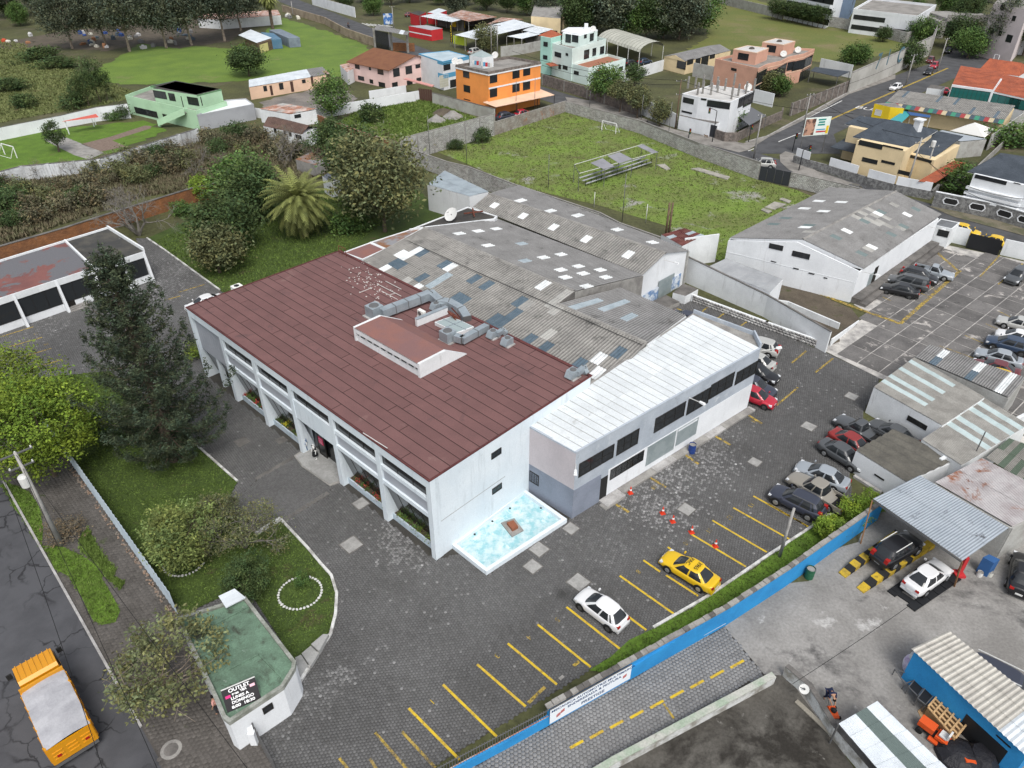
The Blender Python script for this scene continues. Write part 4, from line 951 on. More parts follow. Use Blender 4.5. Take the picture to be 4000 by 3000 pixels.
# ---------------------------------------------------------------- things on the red roof
mA,mB_=g(k11(855,1280),8.02),g(k11(1420,1610),8.02)
mt=onwall(mA,mB_,k11(1410,1490))[1];tip=g(k11(1825,1400),8.02);dv=tip-mB_;hm=mt-8.0
mon=thing('roof_monitor','low wedge roof vent with white sides and a row of dark slots','roof vent',mA)
def wq(p):return[p+UP*hm*.45,p+UP*hm,p+dv*.55+UP*hm*1.02,p+dv]
ua_=(mA-mB_).normalized()
for p in(mA,mB_):
 q=[p]+wq(p)[1:];mb=MB();mb.hexa(q,[x+ua_*(.25 if p is mB_ else-.25)for x in q]);mb.build('side_wall',WHITED,mon)
mb=MB();a,b=mA-ua_*.25,mB_+ua_*.25
mb.hexa([a+UP*(hm-.12),b+UP*(hm-.12),b+dv*.55+UP*(hm*1.02-.12),a+dv*.55+UP*(hm*1.02-.12)],[a+UP*hm*.99,b+UP*hm*.99,b+dv*.55+UP*hm,a+dv*.55+UP*hm])
mb.face([a+dv*.55+UP*hm,b+dv*.55+UP*hm,b+dv*.99+UP*.02,a+dv*.99+UP*.02][::-1]);mb.build('roof',RUSTR,mon)
mb=MB();off=dv.normalized()
mb.obox(a+UP*(hm*.62),b-a,off*.14,UP*hm*.37);mb.build('upper_beam',WHITED,mon)
mb=MB();mb.obox(a+off*.1,b-a,off*.14,UP*hm*.34);mb.build('lower_beam',WHITED,mon)
mb=MB();mb.obox(a+off*.25,b-a,off*.05,UP*hm*.7);mb.build('slot',INDARK,mon)
for q in range(9):
 c=a.lerp(b,(q+.5)/9);mb=MB();mb.obox(c+off*.08+UP*hm*.3,ua_*.12,off*.12,UP*hm*.34);mb.build('post',WHITED,mon)
def duct(name,label,P,w=.62,legs=True,mat=GALV,h=None):
 """square sheet-metal duct along photo points (px, z)"""
 P=[g(p,z)for p,z in P];o=thing(name,label,'duct',(P[0].x,P[0].y,8));h=h or w
 for i in range(len(P)-1):
  L=(P[i+1]-P[i]).length;n=max(1,round(L/1.5));d=(P[i+1]-P[i]).normalized()
  for q in range(n):
   mb=MB();a,b=P[i].lerp(P[i+1],q/n)-d*(.18 if q==0 and i else 0),P[i].lerp(P[i+1],(q+1)/n);mb.bar(a,b-d*.03,w,h)
   mb.build('duct_section',mat,o)
   fm=MB();fm.bar(b-d*.045,b+d*.015,w+.06,h+.06);fm.build('flange',STEEL,o)
  if legs and L>2:
   for q in range(1,n):
    c=P[i].lerp(P[i+1],q/n)
    if c.z-8>w/2+.1:
     lm=MB();lm.bar((c.x,c.y,8.0),(c.x,c.y,c.z-h/2),.06);lm.build('leg',STEEL,o)
 return o
duct('air_duct','long raised galvanised air duct bending down over the grey roof',[(k11(1085,1045),8.6),(k11(1510,885),8.75),(k11(1590,955),8.5),(k11(1670,965),8.45),(k11(1775,1025),8.4),(k11(1825,1105),8.2)],.78)
duct('air_duct','short galvanised air duct beside the skylight on the red roof',[(k11(1720,1255),8.5),(k11(1790,1275),8.5),(k11(1900,1215),8.5),(k11(1995,1165),8.35)],.6)
def fan(label,px,s,z=8.,pad=True,rz=math.radians(46),hood=True):
 p=g(px,z);o=thing('roof_fan',label,'fan unit',p)
 if pad:mb=MB();mb.box(p+UP*.06,(s*1.35,s*1.35,.12),rz);mb.build('pad',KERB,o)
 mb=MB();mb.box(p+UP*(.13+s*.42),(s,s,s*.84),rz);bo_=mb.build('casing',GALV,o)
 mb=MB();mb.lathe([(s*.38,0),(s*.36,.05),(0,.06)],p+UP*(.13+s*.84),12);mb.build('fan_grille',STEEL,bo_)
 if hood:
  c,sn=math.cos(rz),math.sin(rz);n=Vector((-c,-sn,0));sd=Vector((-sn,c,0));b=p+n*s*.5+UP*(.13+s*.1)
  hm_=MB();q=b-sd*s*.5;hm_.hexa([q,q+sd*s,q+sd*s+n*s*.4,q+n*s*.4],[q+UP*s*.72,q+sd*s+UP*s*.72,q+sd*s+n*s*.05+UP*s*.72,q+n*s*.05+UP*s*.72]);hm_.build('hood',GALV,o)
 return o
fan('large square galvanised fan box at the end of the long roof duct',k11(1030,1075),1.25,hood=False)
fan('small galvanised fan on a white pad by the iron steps',k11(1560,1015),.7)
fan('galvanised fan box joined to the short duct by the skylight',k11(1660,1285),1.1,hood=False)
fan('small galvanised fan with a curved duct, beside the white roof drain pipe',k11(2050,1255),.7)
fan('small galvanised fan without duct near the edge of the grey roof',k11(2175,1320),.72)
fan('small galvanised fan at the corner of red roof and white wing',k21(525,1600),.75)
duct('air_duct','short curved galvanised duct from a fan to the grey roof',[(k11(2080,1230),8.45),(k11(2130,1195),8.45),(k11(2165,1225),8.1)],.4,False)
duct('air_duct','short curved galvanised duct at the corner by the white wing',[(k21(560,1570),8.5),(k21(620,1520),8.5),(k21(640,1570),8.05)],.42,False)
duct('air_duct','small galvanised duct linking the white-padded fan to the big duct',[(k11(1595,980),8.5),(k11(1650,960),8.5),(k11(1690,985),8.4)],.38,False)
p=g(k11(1435,1085),8.);ac=thing('air_conditioner','white air conditioner outdoor unit standing on the red roof','air conditioner',p);mb=MB();mb.box(p+UP*.05,(1.0,.5,.1),math.radians(-44));mb.build('pad',KERB,ac)
mb=MB();mb.box(p+UP*.45,(.85,.34,.66),math.radians(-44));cs_=mb.build('casing',M('appliance_white',(.72,.72,.68),fine=.03),ac);mb=MB();nn_=Vector((-.69,-.72,0));mb.tube(p+UP*.45+nn_*.16+UD*.12,p+UP*.45+nn_*.185+UD*.12,.24,.24,12);mb.build('fan_grille',STEEL,cs_)
p=g(k01(2045,815),7.2);ac=thing('air_conditioner','white rooftop air conditioner unit seen over the edge of the red roof by the lawn','air conditioner',(p.x,p.y,0));mb=MB();mb.box((p.x,p.y,3.3),(1.1,.9,6.6),math.radians(46));mb.build('stand',STORE,ac);mb=MB();mb.box((p.x,p.y,6.95),(1.0,.8,.66),math.radians(46));cs_=mb.build('casing',M('appliance_white'),ac);mb=MB();mb.lathe([(.28,0),(.26,.03),(0,.035)],(p.x,p.y,7.285),12);mb.build('fan_grille',BLACKM,cs_)
# light well wall, skylight, iron steps
a,b=g(k11(1395,1165),8.02),g(k11(1660,1055),8.02);lw=thing('roof_upstand','pale upstand wall of the light well on the red roof','wall',a);mb=MB();d=(b-a);n=Vector((-d.y,d.x,0)).normalized();mb.obox(a,d,n*.3,UP*.75);mb.build('wall',WHITED,lw);mb=MB();mb.obox(a-n*.05+UP*.751,d,n*.4,UP*.05);mb.build('coping',GALV,lw)
q=[g(k11(*c),8.02)for c in((1545,1150),(1690,1100),(1885,1190),(1740,1245))];sk=thing('roof_skylight','pale framed glass skylight box sunk behind the roof vent','skylight',q[0]);mb=MB();mb.prism(q,8.0,8.35);mb.build('curb',WHITED,sk)
c_=sum(q,Vector())/4;mb=MB();mb.prism([p+(c_-p)*.08 for p in q],8.35,8.37);gl=mb.build('pane',M('sky_pane',(.30,.36,.36),rough=.1,fine=.02,spec=.6),sk);mb=MB();mb.bar(q[0].lerp(q[1],.5)+UP*.37,q[3].lerp(q[2],.5)+UP*.37,.06);mb.bar(q[0].lerp(q[3],.5)+UP*.37,q[1].lerp(q[2],.5)+UP*.37,.06);mb.build('glazing_bar',GALV,sk)
st=thing('iron_steps','rusty iron steps between the red and the grey roof','steps',g(k11(1700,1060),8));IRON=M('rusty_iron',(.16,.05,.03),(.10,.035,.025),3,fine=.1)
for i in range(5):
 p=g(k11(1685+14*i,1050+12*i),8.7-.12*i);mb=MB();mb.box(p,(.7,.22,.05),math.radians(-44));mb.build('tread',IRON,st)
for s_ in((1690,1000,1765,1085),(1655,1030,1730,1110)):
 mb=MB();mb.bar(g(k11(s_[0],s_[1]),8.9),g(k11(s_[2],s_[3]),8.35),.05,.12);mb.build('stringer',IRON,st)
lad=thing('roof_railing','small rusty iron railing at the corner of the red roof','railing',g(k11(740,540),8.))
for c in((720,535,725,470),(745,545,745,480),(780,560,745,490)):
 mb=MB();a=g(k11(c[0],c[1]),8.02);mb.bar(a,Vector((a.x,a.y,9.0)),.05);mb.build('post',IRON,lad)
mb=MB();mb.bar(g(k11(720,535),8.02)+UP*.98,g(k11(780,560),8.02)+UP*.98,.05);mb.build('rail',IRON,lad)
# scattered debris and pale scraps on the roof: patched mortar blobs
rs=np.random.RandomState(8);SCR=M('mortar_scrap',(.55,.53,.50),fine=.08)
dm=MB()
for _ in range(120):
 x,y=rs.normal(985,90),rs.normal(790,80);x=x+(y-790)*.55
 if not(700<x<1260 and 600<y<945):continue
 p=g(k11(x,y),8.03);r=rs.uniform(.03,.10);dm.lathe([(r,0),(r*.7,.02),(0,.025)],p,6)
tag(dm.build('mortar_scraps',SCR),'white mortar scraps strewn over the red roof','debris',kind='stuff')
for n_,c in enumerate(((1060,800,1255,900),(1085,855,1225,930),(895,870,1005,825),(1150,890,1200,875),(1255,840,1120,770),(1025,940,1065,955))):
 mb=MB();mb.bar(g(k11(c[0],c[1]),8.04),g(k11(c[2],c[3]),8.04),.06,.03);tag(mb.build('wooden_batten',SCR),'pale loose batten lying on the red roof','batten','battens on the red roof')
mb=MB();mb.bar(g(k12(925,422),8.05),g(k12(1135,555),8.05),.05,.04);tag(mb.build('metal_pipe',FRAMEW),'thin pale pipe lying along the front edge of the red roof','pipe')
# ---------------------------------------------------------------- the two-storey wing with the white sheet roof
ZW=6.87
WP=[g((2064.6,1665.6),ZW),g((2250.4,1769),ZW),g((2971,1362),ZW),g(k21(2090,1238),ZW),g(k21(1570,1045),ZW),g((2530,1340),ZW)]
WGREY=M('weathered_grey_render',(.42,.46,.51),(.33,.37,.42),.5,(.35,.65),fine=.06,spot=((.55,.58,.60),.5,.58,.72),spot2=((.20,.21,.23),.9,.63,.74),streak=((.22,.23,.24),1.3,.62,.82))
WBLUE=M('blue_grey_paint',(.235,.262,.32),(.20,.225,.275),.6,fine=.06,spot=((.28,.30,.34),.8,.62,.72));WPINK=M('faded_pink_render',(.50,.455,.47),(.44,.40,.415),.4,fine=.05,streak=((.30,.28,.29),1.4,.62,.8))
wing=bld('wing_building','two-storey grey weathered wing with a white sheet roof and dark windows','building',WP,0,WGREY,None)
def panel(b,i,s0,s1,z0,z1,mat,name='render_panel',proud=.02):
 A,Bq=wallof(b,i);d,n=outw(b,i);A=Vector((A.x,A.y,0));mb=MB();mb.obox(A+d*s0+UP*z0-n*.01,d*(s1-s0),n*(proud+.01),UP*(z1-z0));return mb.build(name,mat,b.o)
L0=(WP[1]-WP[0]).length;L1=(WP[2]-WP[1]).length
panel(wing,0,.0,L0,3.12,ZW-.01,WPINK);panel(wing,0,.0,L0+.02,0,3.115,WBLUE);zs=3.05
sd0=onwall(WP[1],WP[2],k22(757,930))[0];sd1=onwall(WP[1],WP[2],k22(818,900))[0]
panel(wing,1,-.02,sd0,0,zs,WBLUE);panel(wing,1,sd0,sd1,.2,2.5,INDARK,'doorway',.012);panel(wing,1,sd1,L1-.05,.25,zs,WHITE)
win(wing,0,lambda x,y:(2000+x*.525,1600+y*.525),[(133,450,200,570)],bars=(4,1))
win(wing,1,k22,[(580,690,872,632),(912,488,1083,512),(1240,298,1482,272),(1525,135,1690,160),(1722,8,1900,15)],bars=(3,2))
win(wing,1,cr(2700,1300,.4202),[(425,368,592,375)],bars=(3,2));win(wing,1,k22,[(850,742,1130,655)],bars=(6,1))
SHUT=M('roller_shutter',(.34,.39,.40),(.28,.33,.34),1,rough=.5,fine=.04,metal=.3)
for r_,nm in(((1172,545,1392,560),'roller_shutter'),((1432,392,1585,428),'metal_door')):
 for wq_ in win(wing,1,k22,[r_],frame=SHUT,glass=None,bars=(1,1),name=nm):
  A,Bq=WP[1],WP[2];s0,z1_=onwall(A,Bq,k22(r_[0],r_[1]));s1,z0_=onwall(A,Bq,k22(r_[2],r_[3]));d,n=outw(wing,1);nsl=14 if nm=='roller_shutter' else 1
  for q in range(nsl):
   h=(z1_-z0_-.1)/nsl;mb=MB();mb.obox(Vector((A.x,A.y,z0_+.05+q*h))+d*(s0+.06)+n*.0,d*(s1-s0-.12),n*.04,UP*h*.86);mb.build('shutter_slat' if nsl>1 else 'door_leaf',SHUT,wq_)
# white roof strips and parapet edges
wr=thing('sheet_roof','long white painted sheet roof of the grey wing','roof',(WP[0].x,WP[0].y,ZW));wr['category']='roof'
wr2=MB();wr2.prism([p for p in WP],ZW-.005,ZW+.03);rb_=wr2.build('roof',CONC,wing.o);bpy.data.objects.remove(wr)
PW=M('white_roof_sheet',(.64,.67,.68),(.55,.58,.59),.5,(.4,.7),rough=.7,fine=.07,orand=.07,spot=((.40,.41,.40),1.2,.60,.74),spot2=((.28,.28,.27),2.6,.66,.74))
LA,LB=WP[0],WP[4];RA,RB=WP[1],WP[2];N=30
for i in range(N):
 t0,t1=i/N+.0014,(i+1)/N-.0014;e=lambda t,s:(LA.lerp(LB,t*.985).lerp(RA.lerp(RB,t),s))
 for s0,s1 in((.02,.5),(.503,.985)):
  p=[e(t0,s0),e(t1,s0),e(t1,s1),e(t0,s1)];mb=MB();mb.prism([(q.x,q.y)for q in p],ZW+.03,ZW+.05+rnd.uniform(0,.012));mb.build('roof_panel',PW,rb_)
mb=MB()
for i in(0,1,2,3):
 A,Bq=WP[i],WP[i+1];d=(Bq-A).normalized();n=outw(wing,i)[1];hh=(.06,.08,.55,.4)[i];mb.obox(A+n*.03-UP*.08,(Bq-A),-n*.16,UP*(hh+.08+.002*i))
mb.build('parapet',WGREY,wing.o)
# step along the wing
a,b=g(k22(705,1085)),g(k22(1005,885));c,d_=g(k22(2020,240)),g(k22(1985,215))
apr=thing('wing_apron','crumbling pale concrete step along the wing','step',a);apr['kind']='structure'
d1=(WP[2]-WP[1]);d1.z=0;d1.normalize();n1=outw(wing,1)[1];base=Vector((WP[1].x,WP[1].y,0));sq=3.0;kk=0
while sq<L1+.3:
 e=min(sq+rnd.uniform(1.6,2.6),L1+.35);mb=MB();mb.obox(base+d1*(sq+.01)-n1*.02,d1*(e-sq-.02),n1*(.75 if sq>5 else 1.0),UP*(.2+.02*(kk%2)));mb.build('step_block',CONC if kk%3 else KERB,apr);sq=e;kk+=1
mb=MB();mb.obox(base+d1*2.7+n1*.35,d1*2.2,n1*.75,UP*.12);mb.build('lower_step',CONC,apr)
def wall_lamp(label,A,out,L=1.1):
 o=thing('wall_lamp',label,'lamp',A);mb=MB();e=Vector(A)+Vector(out)*L+UP*.15;mb.bar(A,e,.05);mb.build('arm',FRAMEW,o);mb=MB();d=Vector(out);mb.hexa([e-d.cross(UP)*.1,e+d*.55-d.cross(UP)*.14,e+d*.55+d.cross(UP)*.14,e+d.cross(UP)*.1],[e-d.cross(UP)*.07+UP*.12,e+d*.5-d.cross(UP)*.1+UP*.16,e+d*.5+d.cross(UP)*.1+UP*.16,e+d.cross(UP)*.07+UP*.12]);mb.build('lamp_head',M('lamp_white',(.75,.76,.76),rough=.4,fine=0),o);return o
wall_lamp('white street lamp on the near corner of the grey wing',Vector((WP[1].x,WP[1].y,5.8))+n1*.05,(n1*.7-d1*.7).normalized(),.9)
s_,z_=onwall(WP[1],WP[2],k22(1525,115));wall_lamp('white street lamp halfway along the grey wing',base+d1*s_+UP*z_+n1*.05,n1,1.1)
wall_lamp('white street lamp on the far corner of the grey wing',Vector((WP[2].x,WP[2].y,6.6)),(n1*.5+d1*.86).normalized(),1.5)
# ---------------------------------------------------------------- pool
pool=thing('shallow_pool','empty shallow basin painted turquoise beside the store end wall','basin',POOLP[0]);pc=sum(POOLP,Vector())/4
TURQ=M('turquoise_paint',(.27,.50,.54),(.50,.62,.64),1.6,(.40,.60),fine=.06,spot=((.60,.74,.76),.9,.52,.62),spot2=((.10,.22,.24),.7,.74,.78))
mb=MB();mb.prism([p+(pc-p)*.03 for p in POOLP],0,.06);mb.build('basin_floor',TURQ,pool)
for i in range(4):
 a,b=POOLP[i],POOLP[(i+1)%4];d=(b-a).normalized();n=(pc-a);n=(n-d*n.dot(d)).normalized();mb=MB();mb.obox(a-d*.0+n*(.0),(b-a)-d*.3*(1 if True else 0),n*.3,UP*(.42+.004*i));mb.build('rim',STORE,pool)
q=[g(k22(*c),.07)for c in((-95,1205),(20,1165),(100,1270),(0,1325))];mb=MB();mb.prism(q,.06,.16);pt_=mb.build('pedestal',CONC,pool);c_=sum(q,Vector())/4
mb=MB();mb.prism([c_+(p-c_)*.5 for p in q],.16,.42);mb.build('drain_box',M('terracotta',(.24,.09,.05),fine=.1),pt_)
for c in(k12(1870,1505),k12(2195,1075),k12(2165,1488),k12(1890,1300),k12(2043,1187),k22(250,1072),k22(270,1277)):
 p=g(c,.06);mb=MB();mb.lathe([(.09,0),(.08,.05),(.0,.06)],p,8);mb.build('nozzle',BLACKM,pool)
# lot covers
for i,(k,c,s)in enumerate(((k12,(905,1035),1.0),(k12,(825,1390),1.25),(k22,(508,1250),.95),(k22,(233,1430),1.1),(k22,(178,1578),1.0),(k22,(1508,1085),1.05),(k22,(2098,675),.9),(k32,(722,107),1.0),(k32,(352,367),1.05),(k23,(575,55),1.2),(k12,(220,487),.75),(k02,(2090,500),.95))):
 p=g(k(*c));o=thing('drain_cover','square pale drain cover '+('near the planters of the store','in front of the store, larger one','at the corner of the wing and the basin','beside the basin rim, upper one','beside the basin rim, lower one','between the orange cones','out in the lot facing the roller shutter','near the far workshop wall','facing the parked dark pickup','beside the white hatchback')[i]if i<10 else('square dark drain cover by the entrance step','square dark drain cover near the conifer kerb')[i-10],'drain cover',p,'drain covers in the paving');mb=MB();mb.box(p+UP*.016,(s*1.16,s*1.16,.032),math.radians(45));mb.build('frame',CONCD,o);mb=MB();mb.box(p+UP*.026,(s,s,.036),math.radians(45));mb.build('lid',M('cover_lid',(.33,.325,.31),(.25,.245,.235),1.5,fine=.07)if i<10 else CONCD,o)
# ---------------------------------------------------------------- grey corrugated warehouses behind the store
def proj(p):
 dz=p[2]-CH;fw_=p[1]*math.cos(TH)-dz*math.sin(TH);return 2000+F*p[0]/fw_,1500-F*(p[1]*math.sin(TH)+dz*math.cos(TH))/fw_
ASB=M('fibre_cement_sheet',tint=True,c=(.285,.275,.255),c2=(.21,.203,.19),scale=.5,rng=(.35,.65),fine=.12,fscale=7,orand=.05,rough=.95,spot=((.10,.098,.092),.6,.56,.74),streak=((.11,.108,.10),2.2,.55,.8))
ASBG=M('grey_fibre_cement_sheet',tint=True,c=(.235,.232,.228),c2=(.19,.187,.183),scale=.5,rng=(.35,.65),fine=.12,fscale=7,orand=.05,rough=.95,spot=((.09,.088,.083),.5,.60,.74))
ASBL=M('pale_fibre_cement_sheet',(.34,.335,.315),(.27,.265,.25),.8,fine=.10,orand=.10)
SKB=M('blue_rooflight',(.075,.11,.14),(.10,.135,.165),2,rough=.4,fine=.08,orand=.1);SKW=M('white_rooflight',(.70,.72,.72),(.55,.57,.57),1,rough=.5,fine=.05);SKP=M('pale_rooflight',(.32,.37,.40),(.26,.31,.34),1.5,rough=.5,fine=.06);SKG=M('green_rooflight',(.13,.17,.17),rough=.5,fine=.08)
def special(A,Bq,C,D,nu,nv,spec,base):
 pos={}
 for i in range(nu):
  for j in range(nv):
   u,v=(i+.5)/nu,(j+.5)/nv;pos[(i,j)]=proj((A*(1-u)+Bq*u)*(1-v)+(D*(1-u)+C*u)*v)
 d={}
 for px,m in spec:
  c=min(pos,key=lambda q:(pos[q][0]-px[0])**2+(pos[q][1]-px[1])**2)
  if(pos[c][0]-px[0])**2+(pos[c][1]-px[1])**2<60**2:d[c]=m
 return lambda i,j:d.get((i,j))or base(i,j)
def ridge(parent,a,b,n,mat,r=.16):
 for i in range(n):
  mb=MB();p,q=Vector(a).lerp(b,i/n),Vector(a).lerp(b,(i+1)/n);mb.tube(p+UP*.01,q-(q-p)*.02+UP*.03,r,r,6,caps=False);mb.build('ridge_cap',mat,parent)
def curtain(parent,top,mat,name='wall',z0=0.,t=.18):
 """upright wall below a line of roof points"""
 top=[Vector(p)for p in top]
 for a,b in zip(top,top[1:]):
  d=(b-a);d.z=0;d.normalize();n=Vector((-d.y,d.x,0))*t/2;A,Bq=Vector((a.x,a.y,z0)),Vector((b.x,b.y,z0));mb=MB();mb.hexa([A-n,Bq-n,Bq+n,A+n],[a-n,b-n,b+n,a+n]);mb.build(name,mat,parent)
def WX(k,m,*l):return[(p,m)for p in pts(k,*l)]
r1l,r1r=g(k11(1450,310),7.7),g(k21(540,860),7.7);r2l,r2r=g(k21(440,985),7.3),g(k21(1170,1310),7.3)
ur=uv(r1r)[0];A1=g(k11(920,595),6.3);
spec1=WX(k11,SKB,1180,610,1265,650,1450,540,1605,620,1430,735,1920,755,2020,800,1740,880,1830,930,2085,1045,2170,1090)+WX(k21,SKB,65,905,10,1075,165,1280,285,1330,880,1385,590,1475)+WX(k11,SKW,1385,500,1240,530,1130,670,1700,660,1410,810,1300,520)+WX(k11,SKP,1620,715,1530,770)+WX(k21,SKW,280,800,700,1540,760,1480)+WX(k21,ASBL,130,970,420,890,300,1280,350,920)
base1=pick((ASB,30),(ASBL,.6))
wh1=thing('warehouse','warehouse with weathered brown corrugated roof and blue rooflights against the store','warehouse',S(10,24))
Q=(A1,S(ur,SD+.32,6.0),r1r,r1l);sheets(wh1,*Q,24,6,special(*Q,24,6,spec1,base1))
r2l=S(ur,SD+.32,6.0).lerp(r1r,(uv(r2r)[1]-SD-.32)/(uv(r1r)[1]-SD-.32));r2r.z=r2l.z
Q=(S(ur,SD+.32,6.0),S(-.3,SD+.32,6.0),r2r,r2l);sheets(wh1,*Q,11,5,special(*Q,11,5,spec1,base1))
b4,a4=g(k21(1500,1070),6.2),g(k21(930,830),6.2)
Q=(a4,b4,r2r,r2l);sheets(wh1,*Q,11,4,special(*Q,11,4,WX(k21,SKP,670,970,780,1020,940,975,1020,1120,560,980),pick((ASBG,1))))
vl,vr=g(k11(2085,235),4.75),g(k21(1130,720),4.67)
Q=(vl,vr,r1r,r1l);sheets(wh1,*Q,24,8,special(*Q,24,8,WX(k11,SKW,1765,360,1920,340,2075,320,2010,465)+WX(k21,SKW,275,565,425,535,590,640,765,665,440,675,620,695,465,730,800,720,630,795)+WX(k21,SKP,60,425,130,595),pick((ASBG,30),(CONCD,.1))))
ridge(wh1,r1l,r1r,24,ASB);ridge(wh1,r2l,r2r,10,ASB)
for tp,m in(([r1r,vr],CONC),([r1r,r2l],CONCD),([a4,b4],WHITED),([b4,r2r],WHITED),([r2l,a4],CONCD),([A1,r1l],WHITED),([r1l,vl],WHITED)):curtain(wh1,[p-UP*.06 for p in tp],m)
r3l,r3r=g(k11(2010,15),5.97),g(k21(1330,530),5.97);v3l=g(k11(1875,130),4.7);e3r,e3l=g(k21(1530,510),4.75),g(k21(60,-58),4.75)
wh3=thing('warehouse','narrow warehouse with ridged grey roof and white gable with a blue base','warehouse',v3l)
Q=(v3l,vr+UP*.03,r3r,r3l);sheets(wh3,*Q,27,3,special(*Q,27,3,WX(k21,SKW,105,235,355,320,665,430,1005,550)+WX(k11,SKW,2045,135),pick((ASB,1))))
Q=(e3l,e3r,r3r,r3l);sheets(wh3,*Q,27,3,special(*Q,27,3,WX(k21,SKW,50,55,320,145,575,230,885,335,1220,440),pick((ASBG,1))))
ridge(wh3,r3l,r3r,25,ASBG);curtain(wh3,[e3l-UP*.08,e3r-UP*.08],BLOCK)
# white gable front with shutter
wl=vr+(vr-r3r)*1.55;wl.z=5.6;gw=[wl,Vector((vr.x,vr.y,4.66)),r3r-UP*.05,Vector((e3r.x,e3r.y,4.7))];n_=-UD
gw=[p+n_*-.35 for p in gw];curtain(wh3,gw,WHITE)
BLUEW=M('flaking_blue_paint',(.16,.26,.44),(.60,.65,.70),1.6,(.42,.56),fine=.08)
fb=B();fb.c=[Vector((wl.x,wl.y,0))-n_*.35,Vector((e3r.x,e3r.y,0))-n_*.35];fb.sgn=1;fb.o=wh3;fb.z0=0.
dd=(fb.c[1]-fb.c[0]).normalized();nn_=Vector((dd.y,-dd.x,0))
for r_,m,nm in(((1265,770,1372,890),SHUT,'roller_shutter'),((1115,895,1250,925),BLUEW,'painted_base'),((1380,740,1440,800),BLUEW,'painted_base'),((1030,850,1095,900),SHUT,'metal_door')):
 s0,z1_=onwall(fb.c[0],fb.c[1],k21(r_[0],r_[1]));s1,z0_=onwall(fb.c[0],fb.c[1],k21(r_[2],r_[3]));z0_=max(.02,z0_-(.2 if m is BLUEW else 0));mb=MB();mb.obox(fb.c[0]+dd*s0+nn_*.08+UP*z0_,dd*(s1-s0),nn_*.05,UP*max(.3,z1_-z0_));mb.build(nm,m,wh3)
wall_lamp('white lamp on the gable of the narrow warehouse',r3r+UP*-.9-n_*.1,n_,1.4)
# flat annexes at the left end
DARKR=M('dark_flat_roof',(.045,.042,.040),(.075,.07,.06),.5,(.4,.65),fine=.12,fscale=6)
bld('annex','low annex with dark stained flat roof carrying a dish','annex',P3(k11,5.4,1330,330,1830,135,2085,215,2060,240,1460,312),0,WHITED,DARKR,(.12,.2))
bld('annex','low grey and brown roofed annex beside the palm lawn','annex',P3(k11,5.3,985,440,1330,330,1458,312,1125,500),0,WHITED,M('patched_roof',(.24,.24,.25),(.22,.11,.06),.5,(.42,.55),fine=.1),(.1,.18))
bld('annex','low annex with a rusty red flat roof at the store corner','annex',P3(k11,5.5,750,528,985,442,1120,500,920,590),0,WHITED,RUSTR,(.1,.18))
p=g(k11(1690,235),5.6);ds=thing('satellite_dish','large white satellite dish on the dark annex roof','dish',p);mb=MB();mb.tube(p-UP*.2,p+UP*.7,.06,.06,6);mb.build('mast',STEEL,ds)
def dish(parent,c,r,aim,mat=None):
 a=Vector(aim).normalized();x=a.cross(UP).normalized();y=x.cross(a);mb=MB();n=14
 for i in range(4):
  for q in range(n):
   pt_=lambda k,t:c+(x*math.cos(t*6.2832/n)+y*math.sin(t*6.2832/n))*r*k/4+a*(.16*r*(k/4)**2)
   mb.face([pt_(i,q),pt_(i,q+1),pt_(i+1,q+1),pt_(i+1,q)][::-1]if i else[pt_(0,q),pt_(1,q+1),pt_(1,q)])
 mb.build('reflector',mat or FRAMEW,parent,True);fm=MB();fm.bar(c+x*r*.9,c+a*r*.8,.03);fm.box(c+a*r*.8,(.1,.1,.1));fm.build('feed_arm',STEEL,parent)
dish(ds,p+UP*.6,.95,(-.5,-.6,.75))
p=g(k11(1880,195),5.5);xs=thing('timber_cross','rust-red crossed timber stand on the dark annex roof','stand',p)
for a in(.3,1.7):mb=MB();d=Vector((math.cos(a),math.sin(a),0));mb.bar(p-d*1.3+UP*.3,p+d*1.3+UP*(.3+.03*a),.16,.14);mb.build('beam',IRON,xs)
mb=MB();mb.tube(p,p+UP*.3,.15,.12,6);mb.build('foot',IRON,xs)
# lean building (blue-grey roof, white wall) behind the trees
lb=bld('white_shed','white shed with a smooth blue-grey sheet roof by the block wall','shed',[g(p,4.0)for p in(k10(1480,1595),k11(1845,40),k11(2010,2),k10(1630,1480))],0,WHITE,None)
cc=lb.c;sheets(lb.o,cc[0]+UP*.02,cc[1]+UP*.02,cc[2]+UP*.1,cc[3]+UP*.1,9,2,pick((M('blue_grey_sheet',(.30,.35,.38),(.25,.29,.32),.5,rough=.5,fine=.05,orand=.05),1)),6,.02)
# small white building with red roof patches right of the gable
sm=bld('white_outbuilding','white outbuilding with patchy rusty red roof beside the sports field','outbuilding',P3(k21,3.6,1290,370,1490,315,1660,375,1470,470),0,WHITED,None)
cc=sm.c;sheets(sm.o,cc[0],cc[3],cc[2],cc[1],5,3,pick((M('dark_red_sheet',(.10,.03,.028),(.14,.06,.05),1,fine=.1,orand=.2),5),(SKP,1)))
ring_wall('tall weathered white wall with a dark doorway beside the narrow warehouse',[g(k21(1465,640)),g(k21(1745,600))],3.9,mat=WHITED)
for c in(1325,1350):
 pole('wooden_post','rough dark post standing behind the warehouse roof','post',g(k21(c,400)),5.2,.17,.15,WOOD,group='dark posts behind the roof')
